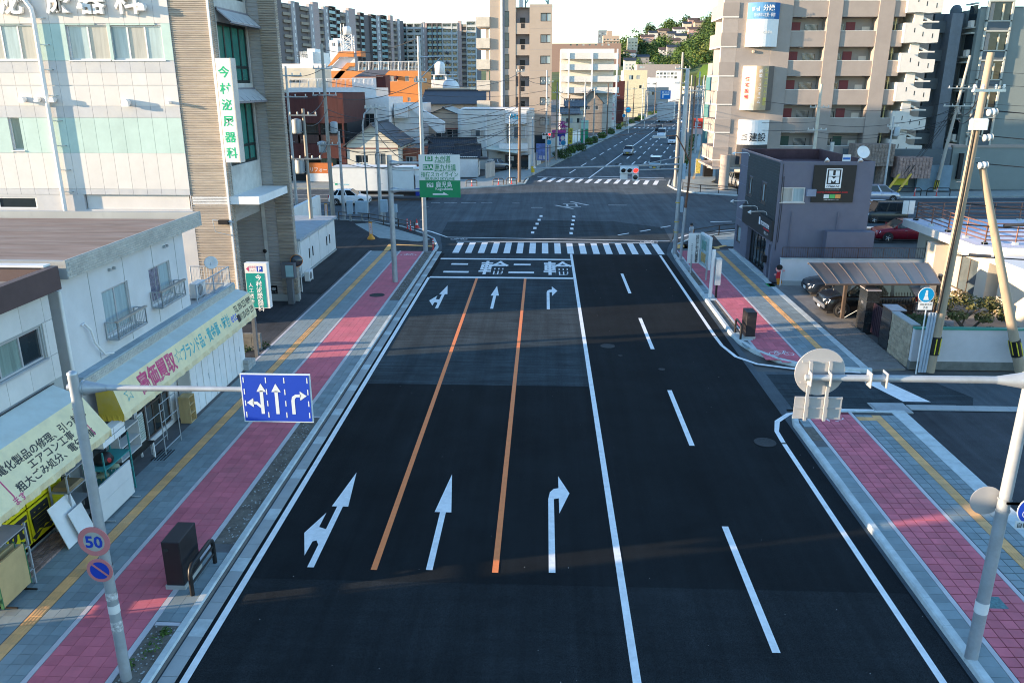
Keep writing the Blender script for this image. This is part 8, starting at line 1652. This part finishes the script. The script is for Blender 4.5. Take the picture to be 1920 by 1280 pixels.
# ================================================================== STREET FURNITURE
M_box=mat('dark_brown_cabinet',(.022,.018,.02),.5,var=.15)
def cabinet(label,x,y,w=.42,d=.9,h=1.12):
 t=TH('utility_cabinet',label,'utility cabinet',x,y); MB().bbox(x-w/2,x+w/2,y-d/2,y+d/2,.22,.22+h,.015).build('housing',M_box,t); bx('plinth',M_conc2,t,x-w/2-.02,x+w/2+.02,y-d/2-.02,y+d/2+.02,.1,.219); bx('label_plate',M_iron,t,x-w/2+.05,x-w/2+.16,y-d/2-.006,y-d/2,1.1,1.17)
def hoop(label,x,y0,y1,m=M_black,g=None):
 t=TH('pipe_barrier',label,'barrier',x,y0,g=g); MB().tube([(x,y0,.1),(x,y0,.62),(x,y0+.04,.74),(x,y0+.15,.8),(x,y1-.15,.8),(x,y1-.04,.74),(x,y1,.62),(x,y1,.1)],.052,8) .build('hoop',m,t)
 for z in (.38,.58): MB().tube([(x,y0,z),(x,y1,z)],.028,6).build('rail',m,t)
cabinet('dark brown utility cabinet on the near left pavement',-8.35,15.95); hoop('black hoop barrier between the dark cabinet and the left kerb',-7.88,15.3,16.6); cabinet('dark brown utility cabinet on the far right pavement',9.5,35.7,.45,.8,1.15); hoop('black hoop barrier between the dark cabinet and the right kerb',9.05,35.2,36.3)
wp=TH('cable_post','white steel post with a pale equipment box on the right verge','post',9.2,42.9); MB().cyl((9.15,42.8,.12),(9.18,42.8,2.75),.10,.10,12).build('post',M_white,wp); MB().bbox(9.32,9.62,42.6,42.95,.85,2.3,.02).build('box',mat('pale_equipment_box',(.50,.54,.54),.5),wp); bx('conduit',M_black,wp,9.4,9.5,42.7,42.8,.12,.84)
nb=TH('notice_board','tall white street notice board with black lettering and pictures at the right crossing','notice board',9.15,48.5)
for x,y in ((9.1,48.7),(9.72,46.95)): MB().cyl((x,y,.1),(x,y,1.3),.06,.06,10).build('leg',M_galv,nb)
bx('board',M_wframe,nb,8.85,9.55,48.66,48.76,.75,2.6); cd_=Vector((.2,-1.85,0)).normalized(); cn_=Vector((-cd_.y,cd_.x,0))*-1
MB().obox((9.56,48.72,.72),cd_,cn_*-1,Z3,1.85,.16,1.95).build('case',mat('case_frame',(.55,.62,.64),.4),nb); MB().obox(Vector((9.56,48.72,.85))+cd_*.1+cn_*.004,cd_,cn_,Z3,1.65,.004,1.7).build('case_glass',mat('case_glass',(.3,.42,.44),.1),nb)
for q,c in ((1.0,(.4,.27,.1)),(1.75,(.1,.25,.22))): MB().obox(Vector((9.56,48.72,q))+cd_*.4+cn_*.01,cd_,cn_,Z3,.9,.004,.55).build('picture',mat('picture_%d'%int(q*10),c,.5,var=.5,scale=6),nb)
text('lettering','納税は便利な口座振替',nb,(9.38,48.655,2.36),X3,Zv,.19,M_bk,vertical=True,step=.9,bold=.02); text('lettering','市税の納付は期限内に',nb,(9.08,48.655,1.9),X3,Zv,.09,M_bk,vertical=True,step=1.2)
leaves('weeds',[(-7.95,13.6,.13,.2,.5,.1),(-8.0,11.8,.14,.2,.4,.12),(-8.15,12.9,.14,.1,.2,.14),(-7.9,14.0,.12,.12,.15,.1)],120,.035,L_bright,None,'stuff')['label']='green weeds growing in the near planting strip'
for k,(x,y) in enumerate(((-11.0,64.1),(-10.6,63.3),(-7.75,55.5))): delineator('red and white delineator post at the near left corner, %s from the left'%_ord[k],x,y)
cn=TH('traffic_cone','red traffic cone with white bands at the near left corner','cone',-10.3,64.6,.09); bx('base',M_bollr,cn,-10.5,-10.1,64.4,64.8,.09,.13); MB().lathe((-10.3,64.6,.13),[(.15,0),(.03,.68),(.001,.68)],14).build('cone',M_bollr,cn); MB().lathe((-10.3,64.6,.13),[(.116,.22),(.09,.36)],14,(0,0,1)).build('white_band',M_refl,cn)
for lab,x,y,h in (('orange standing sign post with red lettering on the near left corner',-13.0,59.5,1.3),('orange and white standing board by the white boundary wall',-18.5,67.6,1.5)):
 t=TH('standing_sign',lab,'sign',x,y,.09); m=mat('orange_plastic',(.70,.30,.03),.5); MB().lathe((x,y,.09),[(.3,0),(.3,.08),(.12,.3),(.08,.4),(.001,.4)],14).build('base',m,t); bx('board',m,t,x-.12,x+.12,y-.03,y+.03,.4,h+.09); bx('face',M_wframe,t,x-.09,x+.09,y-.036,y-.031,.5,h); text('lettering','駐車禁止',t,(x,y-.037,h-.2),X3,Zv,.17,M_pink,vertical=True,step=1.05)
M_pbl=mat('pale_blue_box',(.33,.44,.52))
for k,(pxa,pxb,ya,yb_) in enumerate(((650,662,376,401),(666,690,377,401),(713,727,374,397),(737,745,383,398))):
 a,b=at(pxa,ya,67.8),at(pxb,yb_,67.8); t=TH('control_box','pale blue-grey control box at the near left corner, %s from the left'%_ord[k],'control box',a.x,67.8); MB().bbox(a.x,b.x,67.6,67.95,max(b.z,.5),a.z,.02).build('housing',M_pbl,t); bx('post',M_galv,t,(a.x+b.x)/2-.08,(a.x+b.x)/2+.08,67.7,67.85,.09,max(b.z,.5))
kf=TH('pedestrian_fence','low dark brown pipe fence along the near left corner kerb','fence',-14,66.8); railing(kf,[(-17.6,68.2,.09),(-14.8,67.3,.09),(-11.8,64.6,.09),(-10.2,62.9,.09)],.75,M_bframe,False,r=.025,rails=(.5,.95),posts=2.2)
kf=TH('pedestrian_fence','dark pipe fence along the near right corner kerb beside the store','fence',14,62.5); railing(kf,[(11.3,60.2,.09),(13.6,62.2,.09),(15.8,63.3,.09),(19.2,64.5,.09)],.8,M_black,False,r=.025,rails=(.5,.95),posts=2.6)
kf=TH('pedestrian_fence','dark pipe fence along the far right kerb before the beige apartments','fence',22,86.8); railing(kf,[(15.4,90.4,.1),(17,88.6,.1),(20.6,86.8,.1),(32,86.2,.1)],.8,M_black,False,r=.025,rails=(.5,.95),posts=2.4)
for k,(x,y) in enumerate(((-8.9,92.4),(-5.9,93.8),(-4.4,94.6))):
 t=TH('pipe_barrier','brown hoop barrier at the far left corner, %s from the left'%_ord[k],'barrier',x,y,g='hoop barriers at the far left corner'); MB().tube([(x,y,.1),(x,y,.7),(x+.2,y+.08,.85),(x+1.0,y+.4,.85),(x+1.2,y+.5,.7),(x+1.2,y+.5,.1)],.05,6).build('hoop',M_bframe,t); MB().tube([(x,y,.5),(x+1.2,y+.5,.5)],.03).build('rail',M_bframe,t); delineator('red delineator post beside the far left hoop barriers, %s from the left'%_ord[k],x+.6,y+.75,h=.75)
lpf=TH('street_lamp','thin pale lamp pole with a round white head at the far left kerb','street lamp',-4.05,96.1); MB().tube([(-4.05,96.1,.1),(-4.05,96.1,7.6),(-3.9,96,8.0)],.07,8).build('post',M_spole,lpf); lpc=TH('street_lamp','tall curved street lamp behind the control boxes at the near left corner','street lamp',-15,68.2); MB().tube([(-15.0,68.2,.1),(-15.1,68.2,8.0),(-14.9,68.2,8.9),(-14.3,68.3,9.4)],.07,8).build('post',M_spole,lpc)
dl=TH('telephone_booth','dark booth with a white poster on the far right pavement','booth',18.3,105); q=gr(1327,333); bx('body',M_black,dl,q.x-.5,q.x+.6,q.y,q.y+1,.1,2.7); bx('poster',M_wframe,dl,q.x-.2,q.x+.3,q.y-.02,q.y-.001,1.2,2.2); MB().lathe((q.x+.05,q.y+.5,2.7),[(.75,0),(.6,.3),(.001,.4)],12).build('roof',M_white,dl); fl_=TH('banner_flag','yellow blue advertising banner beside the dark booth','banner',q.x-1.3,q.y); bx('cloth',mat('banner_print',(.55,.45,.12),.7,var=.6,scale=4),fl_,q.x-1.6,q.x-1.0,q.y,q.y+.02,.5,2.3); bx('pole',M_white,fl_,q.x-1.64,q.x-1.6,q.y,q.y+.03,.1,2.4)
# ---- along the far road: shrubs, signs, vehicles
sh_px=[(1054,297,2.3),(1070,288,1.2),(1086,283,2.0),(1104,272,1.3),(1114,269,1.0),(1128,260,1.6),(1144,252,1.6),(1160,243,1.2),(1170,238,1.6),(1184,232,1.5),(1194,228,2.0),(1202,224,2.2),(1218,216,2.5),(1230,213,2.5)]
for k,(px,py,r) in enumerate(sh_px):
 p=gr(px,py); t=thing('roadside_shrub','rounded green shrub on the left kerb of the far road, %s from the crossing'%_ord[k],'shrub',tuple(p),group='shrubs along the left kerb of the far road'); leaves('foliage',[(p.x,p.y,.6,r*.7,r*1.25,.9),(p.x+.2,p.y+.9,.65,r*.6,r*.9,.8)],240,.19,[L_hedge,L_bright][k%2],t,seed=k); MB().tube([(p.x,p.y,0),(p.x,p.y,.6)],.06,5).build('stem',mat('bark',(.1,.07,.05)),t)
for k,s in enumerate((8,18,30,42,56,72,90,112)):
 p=fp(s,10.9); t=thing('roadside_shrub','green shrub on the right kerb of the far road, %s from the crossing'%_ord[k],'shrub',tuple(p),group='shrubs along the right kerb of the far road'); leaves('foliage',[(p.x,p.y,.7,.8,2.2,.9)],240,.17,L_bright if k%2 else L_hedge,t,seed=k+40); MB().tube([(p.x,p.y,0),(p.x,p.y,.6)],.06,5).build('stem',mat('bark',(.1,.07,.05)),t)
fh=math.atan2(FT.y,FT.x)
def fcar(nm,lb,ct,px,py,dims,sty,paint,plate=M_plate): p=gr(px,py); return car(nm,lb,ct,(p.x,p.y+dims[0]/2),fh,dims,sty,paint,plate)
fcar('silver_minicar','silver minicar with a yellow plate coming along the far road','car',1180,292,(3.4,1.48,1.5),'hatch',P_silver,M_platey); fcar('pale_blue_minivan','pale blue-white minicar behind the near signal arm','car',1231,320,(3.4,1.48,1.75),'box',P_pblue,M_platey); fcar('white_minivan','white minivan in the middle lane of the far road','minivan',1243,259,(4.7,1.75,1.95),'box',P_white); fcar('white_minicar','white minicar close behind the tall poles on the far road','car',1262,271,(3.4,1.48,1.6),'box',P_white); fcar('black_car','black car behind the white minivan on the far road','car',1238,246,(4.6,1.8,1.5),'suv',P_black); fcar('white_car','white car far back in the right lane of the far road','car',1284,232,(4.4,1.7,1.5),'sedan',P_white)
vt=at(1246,234,262); TK=thing('lorry','tall grey white lorry standing beyond the far zebra crossing','lorry',(vt.x,262,0),fh-HP,local=True); bx('cargo_box',mat('lorry_grey',(.46,.48,.48),.5,var=.08),TK,-2.6,2.6,.6,9,1.0,6.0); bx('bumper',M_galv,TK,-2.3,2.3,.4,.6,.6,1.0); bx('ledge',M_galv,TK,-2.65,2.65,.5,.6,4.2,4.35)
for x in (-1.8,1.8): MB().lathe((x,.9,.5),[(.3,-.3),(.5,-.28),(.5,.28),(.3,.3)],14,(1,0,0)).build('wheel',M_tyre,TK)
car('parked_car','silver car parked under the beige apartment building','car',(22.6,95.2),-HP*.9+math.pi,(4.0,1.7,1.5),'hatch',P_silver)
bs=TH('direction_sign','blue overhead direction sign over the far road','road sign',26,230); a,b=at(1239,170,232),at(1257,186,232); bx('board',mat('sign_mid_blue',(.0,.17,.50),.5),bs,a.x,b.x,232,232.2,b.z,a.z); bx('arrow',M_wl,bs,a.x+.5,a.x+.8,231.97,231.99,b.z+.3,a.z-.9); bx('arrow',M_wl,bs,a.x+.8,b.x-.4,231.97,231.99,a.z-1.2,a.z-.9); MB().tube([(a.x-4,232.4,0),(a.x-4,232.4,a.z),(b.x,232.4,a.z-.6)],.15).build('mast',M_spole,bs); text('lettering','鹿児島',bs,((a.x+b.x)/2,231.98,a.z-.8),X3,Zv,.7,M_wl,width=2.2)
def small_sign(label,px,py_base,py_sign,r,face,rim=S_wh,Yd_=0):
 p=gr(px,py_base); t=thing('road_sign',label,'road sign',tuple(p)); c_=at(px,py_sign,p.y-.1); MB().tube([tuple(p),(c_.x,p.y,c_.z)],.05,6).build('pole',M_white,t); round_sign(t,c_,r,rim=rim,face=face,rw=.85); return t
sb_=mat('sign_sky_blue',(0,.24,.5)); small_sign('blue arrow disc on a pale pole in the first far shrub',1056,296,268,.45,sb_); small_sign('blue disc with a small green plate beside the far left signal',1029,312,267,.42,sb_); small_sign('red ringed round sign with blue digits over the far left pavement',1178,250,206,.75,sb_,S_red); small_sign('small red ringed disc above the first far shrub',1055,290,259,.4,M_wframe,S_red); small_sign('blue round sign farther along the left pavement',1170,240,217,.5,sb_)
vs_=TH('shop_sign','lit red and white vertical sign board on the right pavement of the far road','sign',*fp(52,12.0)[:2]); p=fp(52,12.0); bx('board',mat('red_sign_face',(.72,.08,.05),.5),vs_,p.x-1.0,p.x+.9,p.y,p.y+.2,3.6,5.4); bx('lower_board',mat('pink_sign_face',(.8,.5,.45),.5),vs_,p.x-1.0,p.x+.9,p.y,p.y+.2,2.6,3.59); bx('leg',M_galv,vs_,p.x-.1,p.x+.1,p.y+.2,p.y+.3,.1,3.6); text('lettering','止',vs_,(p.x-.05,p.y,3.9),X3,Zv,1.4,M_wl)
gp=TH('shop_sign','green and white upright sign on the far left pavement','sign',*fp(58,-9.6)[:2]); p=fp(58,-9.6); bx('board',mat('sign_green2',(.0,.26,.13),.5),gp,p.x-.8,p.x+.6,p.y,p.y+.3,.1,3.0); bx('top_board',mat('sign_pale_green',(.35,.62,.5),.5),gp,p.x-.8,p.x+.6,p.y,p.y+.3,3.01,4.6)
yv=TH('shop_sign','yellow upright parking sign on the first poles of the far left pavement','sign',*fp(36,-8.7)[:2]); p=fp(36,-8.8); bx('board',mat('sign_yellow2',(.62,.55,.06),.5),yv,p.x-.35,p.x+.35,p.y-.3,p.y-.2,1.6,4.2); text('lettering','月極駐車',yv,(p.x,p.y-.31,3.6),X3,Zv,.5,M_bk,vertical=True,step=1.15)
fw=TH('flower_arch','pink decorated shop entrance arch before the beige tower','shop front',1.9,150); q=gr(1044,281); bx('pillar',M_pink,fw,q.x-.8,q.x-.4,q.y,q.y+.3,.1,3.2); bx('beam',mat('magenta_paint',(.5,.08,.35),.6),fw,q.x-.9,q.x+1.6,q.y-.1,q.y+.2,3.0,3.5); leaves('decoration',[(q.x+1.0,q.y,4.4,.9,.4,1.0)],90,.22,mat('magenta_paint',(.5,.08,.35)),fw)
for k,(px0,px1,py,Y,m,s) in enumerate(((1043,1060,250,150,S_blue,'車検'),(1005,1030,285,118,mat('poster_blue',(.12,.2,.5),.5,var=.4,scale=2),'募集'))):
 a,b=at(px0,py,Y),at(px1,py,Y); t=TH('poster_board',['blue board on the wall beside the pink arch','blue poster board with figures beside the far left signal'][k],'sign',a.x,Y); bx('board',m,t,a.x,b.x,Y,Y+.1,.8,3.2); text('lettering',s,t,((a.x+b.x)/2,Y-.001,1.0),X3,Zv,.6,M_wl); bx('leg',M_galv,t,a.x+.1,a.x+.2,Y+.1,Y+.2,0,.8)
 # unseen blocks added on the left to shade the crossing and houses beyond
for nm,lb,b,h in (('shade_block','tall unseen block added behind the clinic for its shade',(-72,-46,50,68),24),('shade_block','flat unseen block added across the side street on the left for its shade',(-80,-48,90.8,124),14.5)):
 t=TH(nm,lb,'building',b[0],b[2]); block(t,*b,0,h,M_gwall,[('E',2+4*i,2+3.2*j,2.2,1.5) for i in range(4) for j in range(4)],pieces=False)
 # ================================================================== PEOPLE
def person(label,x,y,ang,shirt,trousers,hair,stride,h=1.68,z=.09,capm=None):
 t=thing('person',label,'person',(x,y,z),ang,local=True); k=h/1.7; s=stride
 J=dict(pel=(0,0,.92),sp=(0,.0,1.15),ch=(0,.02,1.36),nk=(0,.03,1.48),hd=(0,.05,1.56),ls=(-.18,.02,1.40),le=(-.23,.02-.12*s,1.13),lh=(-.22,.10-.2*s,.90),rs=(.18,.02,1.40),re=(.23,.02+.1*s,1.13),rh=(.22,.14+.2*s,.92),lk=(-.10,.10*s+.03,.50),lf=(-.10,.30*s-.02,.08),lt=(-.10,.30*s+.16,.04),rk=(.10,-.04*s+.04,.50),rf=(.10,-.30*s-.04,.10),rt=(.10,-.30*s+.13,.04),lhp=(-.09,0,.86),rhp=(.09,0,.86))
 R=dict(pel=.135,sp=.125,ch=.145,nk=.055,hd=.06,ls=.07,le=.042,lh=.03,rs=.07,re=.042,rh=.03,lk=.06,lf=.042,lt=.035,rk=.06,rf=.042,rt=.035,lhp=.09,rhp=.09)
 E_=[('pel','sp'),('sp','ch'),('ch','nk'),('nk','hd'),('ch','ls'),('ls','le'),('le','lh'),('ch','rs'),('rs','re'),('re','rh'),('pel','lhp'),('lhp','lk'),('lk','lf'),('lf','lt'),('pel','rhp'),('rhp','rk'),('rk','rf'),('rf','rt')]
 ks=list(J); me=D.meshes.new('body'); me.from_pydata([Vector(J[q])*k for q in ks],[(ks.index(a),ks.index(b)) for a,b in E_],[])
 tmp=D.objects.new('body',me); COL.objects.link(tmp); tmp.modifiers.new('skin','SKIN'); sv=me.skin_vertices[0].data
 for i,q in enumerate(ks): sv[i].radius=(R[q]*k,R[q]*k*(.75 if q in ('ch','sp','pel') else 1)); sv[i].use_root=q=='pel'
 md=tmp.modifiers.new('sub','SUBSURF'); md.levels=md.render_levels=1
 ev=tmp.evaluated_get(bpy.context.evaluated_depsgraph_get()); m2=D.meshes.new_from_object(ev); D.objects.remove(tmp)
 for m in (skin_h,shirt,trousers): m2.materials.append(m)
 for p in m2.polygons:
  c=p.center/k; p.use_smooth=True; p.material_index=2 if c.z<.93 and abs(c.x)<.19 else (1 if .9<c.z<1.47 and (c.z>1.16 or abs(c.x)<.2) else 0)
  if c.z<.13: p.material_index=2
 o=_link(D.objects.new('body',m2)); o.parent=t
 hd=MB().lathe(Vector((0,.05,1.47))*k,[(.001,0),(.06,.01),(.085,.08),(.095,.15),(.085,.21),(.05,.245),(.001,.25)],14).build('head',skin_h,t,False); MB().lathe(Vector((0,.03,1.575))*k,[(.1,0),(.105,.06),(.09,.12),(.05,.15),(.001,.155)],14).build('hair',hair,t,False)
 if capm: MB().lathe(Vector((0,.06,1.63))*k,[(.17,0),(.105,.02),(.1,.08),(.001,.12)],14).build('hat',capm,t,False)
 B=MB().box(-.02,.02,.13,.165,1.545*k,1.585*k).box(-.045,-.02,.135,.142,1.6*k,1.615*k).box(.02,.045,.135,.142,1.6*k,1.615*k); B.build('face',skin_h,t,False)
 F_=MB()
 for hq in ('lh','rh'):
  c=Vector(J[hq])*k
  for i in range(4): F_.tube([c+Vector((0,-.03+.02*i,-.02)),c+Vector((0,-.025+.02*i,-.10+.008*abs(i-1.5)))],[.011,.008],5)
  F_.tube([c+Vector((0,.03,0)),c+Vector((0,.055,-.06))],[.012,.009],5)
 F_.build('fingers',skin_h,t,False); return t
skin_h=mat('skin',(.42,.26,.19),.6); M_hair=mat('dark_hair',(.02,.017,.015),.6)
person('person in a black shirt and dark trousers walking by the right signal pole',9.75,59.0,.9,mat('black_shirt',(.02,.02,.022),.8),mat('tan_trousers',(.20,.14,.10),.8),M_hair,.9)
person('person in a pale grey shirt and hat walking behind the notice board',10.6,57.4,.7,mat('grey_shirt',(.50,.53,.56),.8),mat('dark_trousers',(.03,.035,.05),.8),M_hair,.6,capm=mat('dark_hat',(.06,.065,.07),.8))
